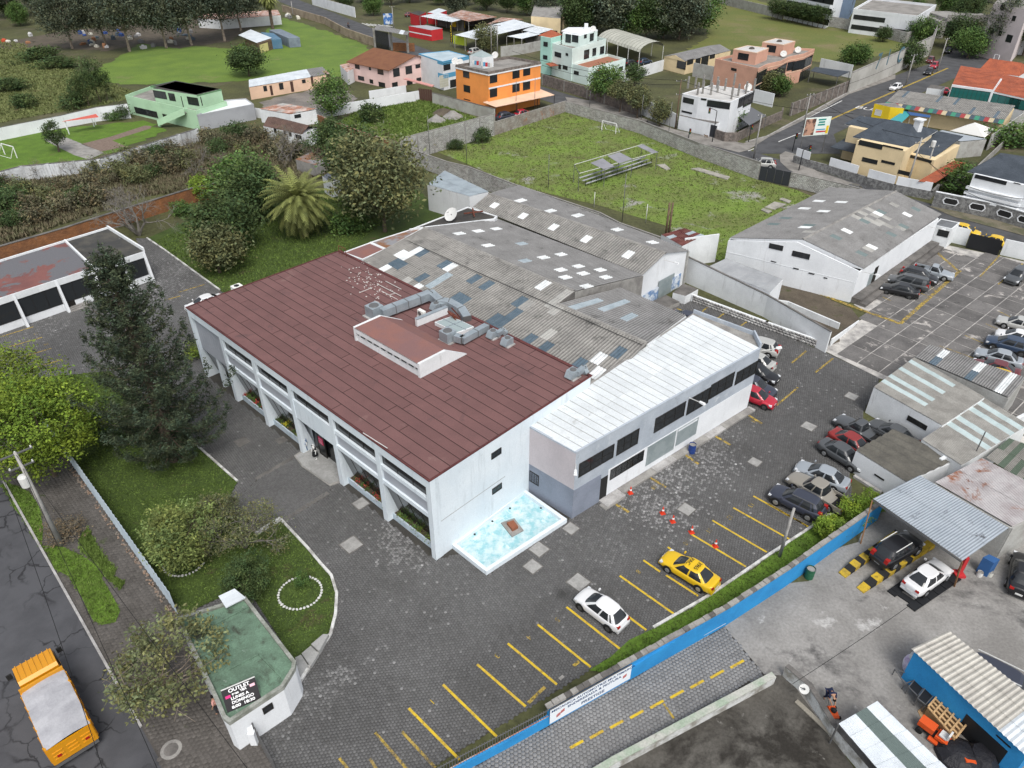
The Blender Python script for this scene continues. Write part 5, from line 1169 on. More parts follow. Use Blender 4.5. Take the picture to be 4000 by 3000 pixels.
# yards walls in the middle right
ring_wall('long white boundary wall with stained top between loading yard and car yard',[g(k21(1450,760)),g(k21(1480,770)),g(k21(2175,1075)),g(k31(490,1385))],[3.4,3.4,2.7,2.6],mat=WHITED,cope=(.03,.08,CONCD))
ring_wall('low whitewashed stone wall edging the loading yard',[g(k21(1560,945)),g(k21(2190,1180)),g(k31(480,1360))],.9,t=.3,mat=WHITED,blocks=(.42,.3,M('whitewashed_stone',(.55,.55,.53),(.3,.29,.28),1.2,(.4,.6),fine=.15,tint=True),(-1,1)))
dk=bld('loading_dock','stained concrete loading dock with a yellow line','dock',P3(k21,1.1,1390,870,1480,790,1610,840,1500,900),0,WHITED,CONCD)
dk=bld('loading_ramp','low broken concrete ramp before the blue gable','ramp',P3(k21,.5,1200,950,1330,890,1450,950,1330,1000),0,CONC,CONCD)
lt=bld('lean_to','long low white lean-to with a pale ribbed roof','lean-to',P3(k21,2.9,1690,650,1850,580,2340,760,2230,870),0,WHITE,None);cc=lt.c
sheets(lt.o,cc[0],cc[3],cc[2]+UP*.1,cc[1]+UP*.1,14,1,pick((M('pale_ribbed_sheet',(.34,.35,.36),(.28,.29,.30),.5,fine=.05,orand=.05),1)),4,.03)
ring_wall('stained white wall panel beside the slab yard ramp',[g(k31(0,1000)),g(k31(160,1010)),g(k31(600,1185))],[1.2,1.0,.8],mat=WHITED)
ring_wall('thin sloping white ramp wall by the slab yard',[g(k31(535,1330)),g(k31(780,1125))],[.9,.25],t=.12,mat=WHITED)
sheet('yard_soil',[g(p)for p in pts(k31,0,720,720,1010,790,1100,530,1330,160,1010,-300,800)],.05,DIRT)
for c in((1140,1140,720,990),(720,990,0,710)):stripe(k31(c[0],c[1]),k31(c[2],c[3]),.5,YPAINT2,.07,None,'hatched_line')['kind']='structure'
# ---------------------------------------------------------------- right warehouse
LFq,RF,RB,LBk,rf,rbk=g((2852,930),4.1),g((3375,1051),4.1),g((3678,838),4.1),g((3240,733),4.1),(3136,936),(3500,748)
zr_=onwall(LFq,RF,rf)[1];Rf,Rb=g(rf,zr_),g(rbk,zr_)
rw=thing('warehouse','white gabled warehouse with a grey sheet roof beside the slab yard','warehouse',LFq)
def rwm(sp):return special
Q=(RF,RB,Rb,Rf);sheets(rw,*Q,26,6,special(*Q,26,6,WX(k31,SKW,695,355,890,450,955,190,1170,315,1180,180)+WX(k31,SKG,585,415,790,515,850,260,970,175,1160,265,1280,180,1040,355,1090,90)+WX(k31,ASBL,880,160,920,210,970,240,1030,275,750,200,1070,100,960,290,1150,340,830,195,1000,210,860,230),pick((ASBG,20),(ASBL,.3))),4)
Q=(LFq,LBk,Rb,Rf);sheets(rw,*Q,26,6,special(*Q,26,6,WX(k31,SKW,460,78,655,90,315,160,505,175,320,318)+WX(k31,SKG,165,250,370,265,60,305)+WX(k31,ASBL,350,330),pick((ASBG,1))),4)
ridge(rw,Rf,Rb,24,ASBG)
bA,bB,bC=g((3318,1180)),g((3628,958)),g((2848,1010));fl=bA+(LFq-RF).normalized()*((LFq-RF).length-.5);fl.z=0
dfr=(bA-fl).normalized();nfr=Vector((dfr.y,-dfr.x,0));mid=bA.lerp(fl,(RF-Rf).length/(RF-LFq).length)
sl_=(zr_-4.1)/((RF-Rf).to_2d().length);ze=4.02+sl_*.45;curtain(rw,[Vector((fl.x,fl.y,ze)),Vector((mid.x,mid.y,zr_-.06)),Vector((bA.x,bA.y,ze))],WHITE);curtain(rw,[p-UP*.03-nfr*.07 for p in(LFq,Rf,RF)],WHITE,'gable_board',4.0,.1);curtain(rw,[Vector((bA.x,bA.y,3.93)),Vector((bB.x,bB.y,3.93))],WHITE);curtain(rw,[LFq-UP*.1,LBk-UP*.1],WHITE);curtain(rw,[Vector((bB.x,bB.y,3.9)),Rb-UP*.15,LBk-UP*.1],WHITE)
fb=B();fb.c=[fl+nfr*.1,bA+nfr*.1];fb.sgn=-1;fb.o=rw;fb.z0=0;win(fb,0,k31,[(15,440,125,510),(215,505,355,585)],bars=(4,2));win(fb,0,k31,[(25,592,70,610),(220,652,265,672),(353,695,400,715),(483,735,512,750)],bars=(1,1),fw=.03)
mb=MB();mb.obox(fl+nfr*.09+UP*2.6,bA-fl,nfr*.03,UP*.05);mb.build('wall_band',WHITED,rw)
ds_=bB-bA;dsn=ds_.normalized();nn=Vector((dsn.y,-dsn.x,0))
dkk=thing('loading_platform','long stained concrete platform below the warehouse side wall','platform',bA)
for q in range(8):
 for w_,h_,o_ in((1.1,.75,.1),(.7,.38,1.21)):
  mb=MB();mb.obox(bA+ds_*(q/8)+nn*o_+dsn*.01,ds_/8-dsn*.02,nn*w_,UP*(h_+.01*(q%2)));mb.build('platform_block',CONCD,dkk)
s0=onwall(bA,bB,k31(870,820))[0];mb=MB();mb.obox(bA+dsn*s0+nn*.08+UP*.76,dsn*1.0,nn*.04,UP*2.1);mb.build('door',FRAMED,rw);mb=MB();mb.obox(bA+dsn*(s0-1.2)+nn*.09+UP*.76,dsn*1.1,nn*.03,UP*1.6);mb.build('door_leaf',SHUT,rw)
wall_lamp('white lamp over the side door of the gabled warehouse',Vector((bA.x,bA.y,3.7))+dsn*1.0,nn,1.6);wall_lamp('white lamp at the far end of the gabled warehouse',Vector((bB.x,bB.y,3.6))-dsn*3,nn,1.6)
# gatehouse, gate and walls at the back of the slab yard
gh=bld('gate_lodge','small white gate lodge with a flat grey roof and barred window','lodge',P3(k31,2.7,1430,290,1490,235,1655,270,1590,325),0,WHITED,M('lodge_roof',(.16,.17,.18),(.12,.125,.13),1,fine=.08),(.1,.15));win(gh,3,k31,[(1475,320,1550,395)],bars=(3,3))
ring_wall('stained white wall between gate lodge and black gate',[g(k31(1570,430)),g(k31(1700,460))],2.3,mat=WHITED)
ring_wall('stained white wall right of the black sliding gate',[g(k31(2010,540)),g(k31(2212,585)),g(k31(2500,650))],2.2,mat=WHITED)
a,b=g(k31(1705,480)),g(k31(1980,548));sg=thing('sliding_gate','black ribbed metal gate closing the slab yard','gate',a)
for q in range(24):mb=MB();d=(b-a)/24;mb.obox(a+d*q+d*.08,d*.84,Vector((-d.y,d.x,0)).normalized()*.06,UP*2.1);mb.build('gate_rib',M('gate_grey',(.035,.038,.045),rough=.5,fine=.05),sg)
mb=MB();mb.obox(a-Vector((0,.06,0)),b-a,Vector((0,.05,0)),UP*2.12);mb.build('gate_frame',BLACKM,sg)
# ---------------------------------------------------------------- low buildings right of the lot
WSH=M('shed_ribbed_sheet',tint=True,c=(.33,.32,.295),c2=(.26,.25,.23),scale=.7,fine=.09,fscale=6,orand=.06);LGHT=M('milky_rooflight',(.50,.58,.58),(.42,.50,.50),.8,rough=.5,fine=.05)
s1_=bld('white_shed','white walled workshop with ribbed roof and milky light strips','shed',P3(f5,2.9,195,285,470,85,945,355,660,545),0,WHITED,None);cc=s1_.c
sheets(s1_.o,cc[0]+UP*.05,cc[1]+UP*.05,cc[2]+UP*.05,cc[3]+UP*.05,12,3,lambda i,j:LGHT if i in(2,4,7,10)and j<2 else WSH,4);win(s1_,3,f5,[(430,470,548,575)],bars=(4,4))
s2_=bld('white_shed','lower ribbed roof with milky strips behind the workshop','shed',P3(f5,2.6,520,640,945,362,1240,540,790,815),0,WHITED,None);cc=s2_.c
sheets(s2_.o,cc[0]+UP*.05,cc[1]+UP*.05,cc[2]+UP*.05,cc[3]+UP*.05,14,3,lambda i,j:LGHT if i in(5,7,10,12)else WSH,4)
s3_=bld('white_shed','small white shed with wide dark channel roofing by the silver cars','shed',P3(f5,2.15,75,715,330,575,775,770,420,930),0,WHITE,None);cc=s3_.c
sheets(s3_.o,cc[0]+UP*.08,cc[1]+UP*.12,cc[2]+UP*.12,cc[3]+UP*.08,6,1,pick((M('channel_roofing',(.125,.118,.10),(.095,.09,.078),.8,fine=.12,fscale=6,orand=.08),1)),1,.16,jit=0);win(s3_,3,f5,[(203,865,265,915)],bars=(4,1),fw=.04)
s4_=bld('white_shed','narrow brick shed with grey corrugated roof patched white and blue','shed',P3(f5,3.0,470,85,565,8,1215,232,1105,360),0,BLOCK,None);cc=s4_.c
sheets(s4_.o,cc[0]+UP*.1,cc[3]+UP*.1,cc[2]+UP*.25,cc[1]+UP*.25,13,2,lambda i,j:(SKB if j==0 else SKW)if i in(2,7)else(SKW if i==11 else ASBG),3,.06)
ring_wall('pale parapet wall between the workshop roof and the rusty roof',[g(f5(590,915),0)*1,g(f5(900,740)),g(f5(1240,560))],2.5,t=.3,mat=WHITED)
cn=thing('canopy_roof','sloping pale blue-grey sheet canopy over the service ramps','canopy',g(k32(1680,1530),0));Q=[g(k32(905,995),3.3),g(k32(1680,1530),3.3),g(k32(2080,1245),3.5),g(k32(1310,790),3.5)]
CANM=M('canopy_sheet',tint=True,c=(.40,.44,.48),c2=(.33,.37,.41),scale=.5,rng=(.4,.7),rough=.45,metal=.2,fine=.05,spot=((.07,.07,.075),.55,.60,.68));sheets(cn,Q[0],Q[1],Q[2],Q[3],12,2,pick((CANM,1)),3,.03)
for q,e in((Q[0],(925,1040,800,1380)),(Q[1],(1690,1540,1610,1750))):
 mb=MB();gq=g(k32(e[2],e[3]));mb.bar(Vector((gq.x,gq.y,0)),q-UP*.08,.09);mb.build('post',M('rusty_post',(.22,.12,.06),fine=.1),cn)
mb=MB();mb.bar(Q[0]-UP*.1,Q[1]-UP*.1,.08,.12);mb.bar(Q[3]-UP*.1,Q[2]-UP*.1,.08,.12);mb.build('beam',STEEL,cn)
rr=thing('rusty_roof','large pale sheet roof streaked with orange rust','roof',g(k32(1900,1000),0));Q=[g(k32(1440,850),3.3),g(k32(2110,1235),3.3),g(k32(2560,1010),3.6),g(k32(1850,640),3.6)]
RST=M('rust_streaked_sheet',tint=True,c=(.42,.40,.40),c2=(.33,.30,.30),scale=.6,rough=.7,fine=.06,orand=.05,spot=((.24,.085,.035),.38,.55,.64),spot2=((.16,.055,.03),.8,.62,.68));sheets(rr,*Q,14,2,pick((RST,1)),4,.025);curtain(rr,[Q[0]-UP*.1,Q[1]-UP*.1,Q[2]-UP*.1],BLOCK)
sheets(tag(thing('grey_roof','low grey roof with green strip beside the rusty roof','roof',g(k32(2100,600)))),g(k32(1880,640),2.6),g(k32(2300,900),2.6),g(k32(2500,620),2.8),g(k32(2080,470),2.8),8,2,pick((WSH,3),(M('green_sheet',(.13,.17,.13),fine=.06),1)),5)
# ---------------------------------------------------------------- blue wall, banner, railing, low walls at the bottom
BLUE=M('bright_blue_paint',(.030,.26,.56),(.024,.20,.46),.5,(.4,.7),fine=.06,streak=((.10,.30,.48),1.5,.64,.8),spot=((.25,.30,.33),1.0,.70,.76))
bw=[g(p)for p in((1620,3110),(2000,2908),(2450,2655),(2827,2442),(3060,2290),(3420,2030))]
hb=[.75,.75,1.9,2.1,2.1,2.1]
bwo=fwall('blue_wall','long bright blue painted wall with crumbling block top',bw,[.8,.8,1.2,2.05,2.05,2.05],.2,BLUE)
ba,bb=g((2140,2832)),g((2452,2655));dB=(bb-ba).normalized();nB=Vector((dB.y,-dB.x,0));LBn=(bb-ba).length
top_b=MB()
for a,b in((g((2130,2838)),bw[2]),(bw[2],bw[3]),(bw[3],bw[4]),(bw[4],bw[5])):
 d=(b-a);n=max(1,int(d.length/.42));dn=d.normalized();s=Vector((-dn.y,dn.x,0))
 for q in range(n):
  mb=MB();hh=1.9 if a is not bw[0]else 1.2;z0=2.0;mb.obox(a+d*(q/n)+dn*.012-s*(.16)+UP*z0,d/n-dn*.024,s*.34,UP*rnd.uniform(.10,.2));mb.build('coping_block',CONC if rnd.random()<.7 else CONCD,bwo)
mb=MB();mb.obox(ba-nB*.05,dB*(LBn+8),-nB*.1,UP*2.0);mb.build('wall',BLUE,bwo)
mb=MB();mb.obox(Vector((bw[0].x,bw[0].y,.28))+nB*.095,(bw[3]-bw[0]).normalized()*23,nB*.02,UP*.04);mb.build('painted_line',FRAMEW,bwo)
bn=thing('banner_sign','long white banner with blue lettering hung on the blue wall','banner',ba)
mb=MB();mb.obox(ba+nB*.16+UP*.35,dB*LBn,nB*.02,UP*1.45);mb.build('banner',M('banner_cloth',(.72,.76,.80),fine=.02),bn)
mb=MB();mb.bar(ba+nB*.16+UP*1.84,bb+nB*.16+UP*1.84,.05);mb.build('top_rail',STEEL,bn)
NAVY=M('navy_print',(.015,.05,.14),fine=0);xo=ba+nB*.185;RDP=M('red_print',(.35,.06,.05),fine=0)
for s,sz,u,z,w_ in(('MECANICA AUTOMOTRIZ MULTIMARCA',.30,.53,1.55,1.13),('ENDEREZADA & PINTURA',.30,.54,1.17,1.15),('PRESTIGE',.38,.52,.68,1.1)):text(s,sz,NAVY,xo+dB*LBn*u+UP*z,dB,UP,bn,sx=w_,ext=.004,bold=.006)
for u,z in((.10,.72),(.15,.9),(.92,.85)):
 for q in range(3):mb=MB();c=xo+dB*LBn*u+UP*(z+.1*q);mb.bar(c-dB*.14,c+dB*(.14)+UP*.1,.02,.05);mb.build('emblem_stroke',RDP,bn)
rl=thing('railing','grey iron railing of thin upright bars on the low blue wall','railing',bw[0]);a,b=bw[0],ba;n=int((b-a).length/.17);d=(b-a)/n
for q in range(n):mb=MB();p=a+d*q;mb.bar(p+UP*.8,p+UP*1.75,.035);mb.build('bar',STEEL,rl)
for z in(.95,1.6):mb=MB();mb.bar(a+UP*z,b+UP*z,.04,.05);mb.build('rail',RUST if z<1 else STEEL,rl)
sheet('verge',[g(p)for p in((2300,2620),(2551,2458),(3000,2178),(3330,1962),(3440,1935),(3470,1985),(3060,2262),(2827,2420),(2452,2640))],.06,GRASS)
MOSSY=M('mossy_wall_top',(.30,.36,.28),(.42,.42,.38),1.0,(.4,.6),fine=.12,spot=((.14,.13,.11),.9,.6,.7));FLAKE=M('flaking_wall',(.55,.56,.55),(.26,.25,.22),.9,(.42,.58),fine=.12)
fwall('low_wall','low mossy wall with flaking white face beside the driveway',[g((2320,3040)),g((2400,2992)),g((3005,2668))],.75,.38,FLAKE,cope=(.02,.05,MOSSY))
fwall('low_wall','long rough concrete wall beside the striped sheet roof',[g((3068,2642)),g((3150,2712)),g((3245,2868)),g((3400,3050))],1.0,.3,FLAKE,cope=(.02,.04,CONCD))
# blue workshop bottom right
bsh=[g(f7(565,140),2.7),g(f7(795,35),2.7),g(f7(1500,600),2.7),g(f7(1270,800),2.7)]
sh=bld('blue_workshop','bright blue workshop with a cream corrugated tile roof','workshop',[bsh[0]+(bsh[2]-bsh[0])*.03]+[bsh[1]+(bsh[3]-bsh[1])*.05,bsh[2],bsh[3]+Vector((.3,.1,0))],0,BLUE,None)
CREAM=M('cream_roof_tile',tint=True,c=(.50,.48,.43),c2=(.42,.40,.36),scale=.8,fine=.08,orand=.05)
sheets(sh.o,bsh[0]+UP*.06,bsh[3]+UP*.06,bsh[2]+UP*.2,bsh[1]+UP*.2,24,3,lambda i,j:CREAM if i<19 else METALW,1,.07,jit=.002)
win(sh,3,f7,[(1098,665,1190,750)],bars=(4,1),fw=.05)
A,Bq=wallof(sh,3);d,n=outw(sh,3);mb=MB();L=(Bq-A).length;s0=L-onwall(A,Bq,f7(930,580))[0]if False else onwall(A,Bq,f7(1150,800))[0];s1=onwall(A,Bq,f7(900,560))[0];mb.obox(Vector((A.x,A.y,.02))+d*min(s0,s1)-n*.0,d*abs(s1-s0),n*.02,UP*1.7);mb.build('shade_net',BLACKM,sh.o)
st4=[g(f7(120,600),2.1),g(f7(360,460),2.1),g(f7(860,940),2.1),g(f7(520,1060),2.1)]
sr=thing('striped_roof','white ribbed sheet roof with one grey-green stripe','canopy',Vector((st4[0].x,st4[0].y,0)));GSTR=M('green_grey_sheet',(.115,.15,.14),rough=.5,fine=.05)
sheets(sr,st4[0],st4[1],st4[2],st4[3],7,5,lambda i,j:GSTR if i in(3,4)else METALW,4,.02)
for c in st4:mb=MB();mb.bar((c.x,c.y,0),c-UP*.05,.08);mb.build('post',STEEL,sr)
# ---------------------------------------------------------------- neighbours of the lot, left side
def zh(b,t):p=g(b);return onwall(p,p+Vector((1,0,0)),t)[1]
def blk(name,label,cat,k,z,l,**kw):return bld(name,label,cat,P3(k,z,*l),**kw)
zL=zh(k01(1320,762),k01(1245,510));ob=blk('office_building','long low white office with slanted fins and a half red, half dark flat roof','building',k01,zL,(-420,1050,1245,510,935,318,-420,735),wall=WHITE,roof=None)
cc=ob.c;t_=uv(g(k01(785,645),zL))[0];f_=(g(k01(785,645),zL)-cc[0]).length/(cc[1]-cc[0]).length
dvl,dvr=cc[0].lerp(cc[1],f_),cc[3].lerp(cc[2],f_)
mb=MB();mb.prism([cc[0],dvl,dvr,cc[3]],zL,zL+.03);mb.build('roof',M('worn_red_roof',(.20,.085,.075),(.16,.07,.065),.4,fine=.10,fscale=12,spot=((.13,.13,.14),.16,.47,.50)),ob.o)
mb=MB();mb.prism([dvl,cc[1],cc[2],dvr],zL,zL+.03);mb.build('roof',M('pooled_dark_roof',(.050,.050,.048),(.085,.08,.068),.45,(.42,.6),fine=.1,spot=((.22,.23,.23),.5,.64,.70)),ob.o)
for a,b,h in((dvl,dvr,.35),(cc[1],cc[2],.45),(cc[2],cc[3],.25)):
 mb=MB();d=(b-a).normalized();mb.obox(a+UP*(-.1)-Vector((-d.y,d.x,0))*.1,b-a,Vector((-d.y,d.x,0))*.2,UP*(h+.1));mb.build('parapet',WHITED,ob.o)
d,n=outw(ob,0);LA=(cc[1]-cc[0]).length;A=Vector((cc[0].x,cc[0].y,0))
ss=[onwall(cc[0],cc[1],k01(x,y))[0]for x,y in((95,850),(470,740),(790,650),(1045,570))]+[LA-.15]
for i,s in enumerate(ss):
 mb=MB();mb.hexa([A+d*(s-.14)-n*.1,A+d*(s+.14)-n*.1,A+d*(s+.14)+n*.75,A+d*(s-.14)+n*.75],[A+d*(s-.14)-n*.1+UP*zL,A+d*(s+.14)-n*.1+UP*zL,A+d*(s+.14)+n*.12+UP*zL,A+d*(s-.14)+n*.12+UP*zL]);mb.build('fin',WHITE,ob.o)
mb=MB();mb.obox(A+UP*(zL-.75),d*LA,n*.1,UP*.74);mb.build('fascia',WHITED,ob.o)
for a,b in zip([0]+ss[:-1],ss):pane(ob.o,A,d,n,a+.16,b-.16,.95,zL-.8,FRAMED,GLASS,(3,1),fw=.06)
mb=MB();s=ss[1];mb.obox(A+d*(s+.2),d*.9,n*.03,UP*.94);mb.build('door',FRAMED,ob.o)
for q in range(3):mb=MB();mb.obox(A+d*(s+.1)+n*.05,d*2.2,n*(.9-.3*q),UP*(.12+.11*q));mb.build('step',CONC,ob.o)
# guard house with sign
zg=2.75;GR=M('mossy_green_roof',(.145,.235,.165),(.10,.155,.11),.9,(.38,.62),fine=.12,fscale=10,spot=((.05,.055,.042),.8,.55,.66),spot2=((.30,.36,.31),1.1,.64,.72))
gd=blk('guard_house','white guard house with mossy green flat roof and rounded corner','building',f8,zg,(128,232,490,118,757,462,752,500,690,600,405,788,372,762,340,685),wall=WHITE,roof=GR,par=(.22,.22),parmat=M('mossy_rim',(.30,.31,.28),(.18,.19,.16),1.5,fine=.12))
for a,b in((195,325,480,180)[:2]and((200,325),(500,165)),):
 mb=MB();mb.bar(g(f8(*a),zg+.05),g(f8(*b),zg+.05),.12,.12);mb.build('roof_rib',GR,gd.o)
mb=MB();mb.bar(g(f8(395,500),zg+.04),g(f8(560,415),zg+.04),.12,.1);mb.bar(g(f8(560,415),zg+.04),g(f8(700,560),zg+.04),.12,.1);mb.build('roof_rib',GR,gd.o)
win(gd,4,f8,[(575,705,638,700)],bars=(1,1))
A,Bq=g(f8(392,728),zg+.05),g(f8(572,650),zg+.05);d=(Bq-A).normalized();n=Vector((d.y,-d.x,0));Ls=(Bq-A).length;ry=Vector(ray(f8(357,613)));cm_=Vector((0,0,CH));T=cm_+ry*((A-cm_).dot(d)/ry.dot(d));UPS=(T-A).normalized();hs_=(T-A).length;nS=UPS.cross(d).normalized();nS=nS if nS.dot(cm_-A)>0 else-nS
sg=thing('roof_sign','black sign board reading outlet opening hours on the guard house roof','sign',A);mb=MB();tl_=-n*.12*0;mb.obox(A-nS*.12,d*Ls,nS*.12,UPS*hs_);mb.build('board',M('sign_black',(.012,.010,.013),rough=.4,fine=0),sg)
mb=MB();mb.obox(A-nS*.14+UPS*(hs_+.001),d*Ls,nS*.16,UPS*.05);mb.build('top_edge',FRAMEW,sg)
for q in(.15,.85):mb=MB();mb.bar(A+d*Ls*q-nS*.13+UPS*hs_*.8,Vector((0,0,zg))+((A+d*Ls*q+UPS*hs_*.9)*1).to_2d().to_3d(),.05);mb.build('brace',STEEL,sg)
WT=M('white_letter',(.85,.85,.85),fine=0);PK=M('pink_plate',(.62,.04,.20),fine=0);PP=M('pale_pink_plate',(.75,.45,.52),fine=0);C=A+d*Ls*.5+n*.012
for s,sz,u,z,w_ in(('OUTLET',.22,.5,.86,.62),('tess',.15,.36,.68,.2),('TBX',.14,.60,.70,.2),('LUNES A',.17,.46,.50,.52),('DOMINGO',.17,.52,.32,.64),('8:00  18:30',.17,.5,.13,.68)):text(s,sz*hs_,WT,A+d*Ls*u+nS*.008+UPS*hs_*z,d,UPS,sg,bold=.006,fit=w_*Ls,ext=.004)
for u,z,m in((.14,.64,PK),(.87,.73,PP)):mb=MB();mb.obox(A+d*Ls*(u-.075)+UPS*hs_*(z-.06),d*Ls*.15,nS*.012,UPS*hs_*.12);mb.build('logo_plate',m,sg)
q=[g(f8(*c),zg+.35)for c in((345,108),(430,68),(490,118),(385,172))];ws=thing('loose_roof_sheets','white roofing sheets laid over the corner of the guard house roof','sheets',q[0])
for i in range(3):mb=MB();a,b=q[0].lerp(q[3],i/3),q[0].lerp(q[3],(i+1)/3);c,e=q[1].lerp(q[2],i/3),q[1].lerp(q[2],(i+1)/3);mb.hexa([a,b,e,c],[p+UP*(.03+.02*i)for p in(a,b,e,c)]);mb.build('sheet',METALW,ws)
# posts and mesh fence below the guard house, steps
pb=g(f8(540,885));o=thing('gate_post','white concrete gate beam below the guard house','post',pb);pe=g(f8(500,750));mb=MB();mb.obox(Vector((pb.x-.2,pb.y-.2,0)),(.4,0,0),(0,.35,0),UP*1.2);mb.build('post',WHITE,o);mb=MB();mb.bar((pb.x,pb.y,1.2),(pe.x,pe.y,2.3),.28,.3);mb.build('beam',WHITE,o)
fa,fb_=g(f8(555,870)),g((1085,3030));mf=thing('mesh_fence','dark wire mesh fence running from the guard house along the lot','fence',fa)
for q in range(9):p=fa.lerp(fb_,q/8);mb=MB();mb.bar(p,p+UP*1.8,.06);mb.build('post',STEEL,mf)
for q in range(10):mb=MB();mb.bar(fa+UP*(.15+.18*q),fb_+UP*(.15+.18*q),.012);mb.build('wire',STEEL,mf)
stp=thing('garden_steps','pale concrete steps between guard house and lawn kerb','steps',g(f8(840,440)))
for i,c in enumerate((((755,440),(785,425),(835,500),(770,575)),((790,425),(838,385),(880,425),(838,495)),((842,383),(905,330),(935,330),(884,420)))):mb=MB();mb.prism([g(f8(*e))for e in c],0,.16+.14*i);mb.build('step',M('pale_step'),stp)
# white sheet fence along the pavement
fs=thing('sheet_fence','white ribbed sheet metal fence between pavement and lawn','fence',fence_line[1]);n=34;a,b=fence_line[1]-fd*14,fence_line[2]
for q in range(n):
 p0,p1=a.lerp(b,q/n),a.lerp(b,(q+1)/n);nn=Vector((-fd.y,fd.x,0));mb=MB()
 for r in range(4):
  x,y=p0.lerp(p1,r/4),p0.lerp(p1,(r+1)/4);o1,o2=nn*(.05 if r%2 else 0),nn*(0 if r%2 else .05);mb.hexa([x+o1,y+o2,y+o2+nn*.02,x+o1+nn*.02],[v+UP*(2.3+.03*(q%2))for v in(x+o1,y+o2,y+o2+nn*.02,x+o1+nn*.02)])
 mb.build('fence_sheet',M('fence_white',(.50,.58,.64),(.44,.52,.58),.8,fine=.04,orand=.04),fs)
rs=np.random.RandomState(5);mb=MB()
for _ in range(260):p=a.lerp(b,rs.uniform(0,1))-Vector((-fd.y,fd.x,0))*rs.uniform(.05,.35);mb.box((p.x,p.y,.05),(.14,.1,.07),rs.uniform(0,3))
tag(mb.build('rubble',M('rubble',(.22,.19,.16),(.30,.20,.14),3,fine=.15)),'broken brick rubble at the foot of the sheet fence','rubble',kind='stuff')
# brick wall of the overgrown lot
BRK=M('old_brick',(.30,.135,.06),(.22,.105,.055),.8,(.4,.6),fine=.18,fscale=10,spot=((.40,.34,.27),.35,.60,.72),bricks=(.34,.11,(.75,.7,.62),math.radians(38)))
ring_wall('long old orange brick wall with peeling plaster behind the office',[g(k01(-300,700)),g(k01(0,620)),g(k01(600,440)),g(k01(1050,290)),g(k01(1690,85)),g(k01(2000,20))],2.2,t=.3,mat=BRK,cope=(.06,.08,CONCD))
# weathered garden wall with buttresses, upper white wall
gw_=[g(k00(-250,1700)),g(k00(230,1570)),g(k00(890,1500)),g(k00(1720,1225))];ring_wall('weathered white garden wall with buttresses above the thicket',gw_,[2.6,2.6,2.5,2.4],t=.25,mat=M('peeling_white',(.62,.64,.65),(.46,.47,.47),.4,fine=.06,streak=((.10,.095,.09),1.3,.50,.72),spot=((.30,.24,.19),.5,.66,.72)),pil=(4.5,.5,.2),cope=(.04,.06,CONCD))
ring_wall('plain white wall between meadow and garden',[g(k00(-250,1270)),g(k00(0,1215)),g(k00(560,1100)),g(k00(860,1045)),g(k00(1130,1020))],[2.3,2.3,2.3,2.7,2.9],mat=WHITE,cope=(.03,.06,CONCD))
# ---------------------------------------------------------------- walls round the sports field and vacant lot
BLK=M('block_face',(.46,.46,.44),(.34,.33,.31),.5,(.35,.65),fine=.10,tint=True)
def bwall(label,P,h,**kw):return ring_wall(label,P,h,mat=MORTAR,blocks=(.4,.2,BLK,(-1,1)),cope=(.02,.08,CONC),**kw)
c1=g(k10(2055,1172));c0_=g(k10(1560,1315));h1=zh(k10(2055,1172),k10(2060,985));bwall('tall pale block wall with concrete frame at the left of the field',[c0_+(c0_-c1)*.55,c1],h1,pil=(3.6,.25,.03),pilmat=CONC)
c2=g(k20(458,967));ring_wall('patched brick and block wall below the orange house',[c1,c2],[2.5,2.2],mat=M('patched_block',(.36,.34,.31),(.26,.22,.19),.5,fine=.12,spot=((.30,.15,.09),.3,.60,.66),bricks=(.4,.2,(.6,.6,.58),math.radians(48))),cope=(.02,.1,CONC))
c3=g(k20(2122,1552));bwall('long pale block wall between sports field and street',[c2,g(k20(1100,1152)),g(k20(1600,1362)),c3],[2.2,2.4,2.6,2.9])
c4=g(k30(180,1610));sgate=thing('field_gate','dark grey metal double gate of the sports field','gate',c3);GG=M('gate_grey')
for q in range(4):mb=MB();d=(c4-c3)/4;mb.obox(c3+d*q+d*.02,d*.96,Vector((-d.y,d.x,0)).normalized()*.06,UP*2.3);mb.build('gate_leaf',GG,sgate)
bwall('short block wall right of the dark field gate',[c4,g(k30(560,1700)),g(k30(900,1790))],2.3)
bk=[g(p,2.7)for p in(k10(1260,1262),k10(1650,1398),k10(1832,1440),k10(2210,1585),k21(760,180),k21(930,268),k21(1480,462))];bwall('grey block wall along the back of the warehouses',bk,2.7)
ring_wall('white wall with flaking base beside the vacant lot',[g(k10(480,1040)),g(k10(760,985)),g(k10(1410,868))],2.1,mat=WHITE);ring_wall('plain white garden wall below the pink house',[g(k10(985,850)),g(k10(1295,800))],1.6,mat=WHITE)
a,b=g(k10(1408,868)),g(k10(1525,880));vg=thing('brown_gate','brown panelled metal gate of the vacant lot','gate',a);BRN=M('brown_metal',(.085,.045,.035),fine=.08)
for q in range(6):mb=MB();d=(b-a)/6;mb.obox(a+d*q+d*.06,d*.88,Vector((-d.y,d.x,0)).normalized()*.06,UP*2.6);mb.build('gate_panel',BRN,vg)
gr_=blk('gate_roof','narrow pink tiled roof over the brown gate','canopy',k10,3.0,(1275,680,1300,672,1540,735,1520,748),wall=M('pink_tile',(.55,.27,.24),fine=.06),roof=None,z0=2.85)
ring_wall('weathered grey plastered wall between vacant lot and orange house',[g(k10(1530,892)),g(k10(2062,1045))],[2.2,2.4],mat=M('grey_plaster',(.42,.42,.38),(.32,.31,.28),.5,fine=.08,streak=((.18,.17,.15),1.3,.6,.8)),cope=(.03,.08,CONCD))
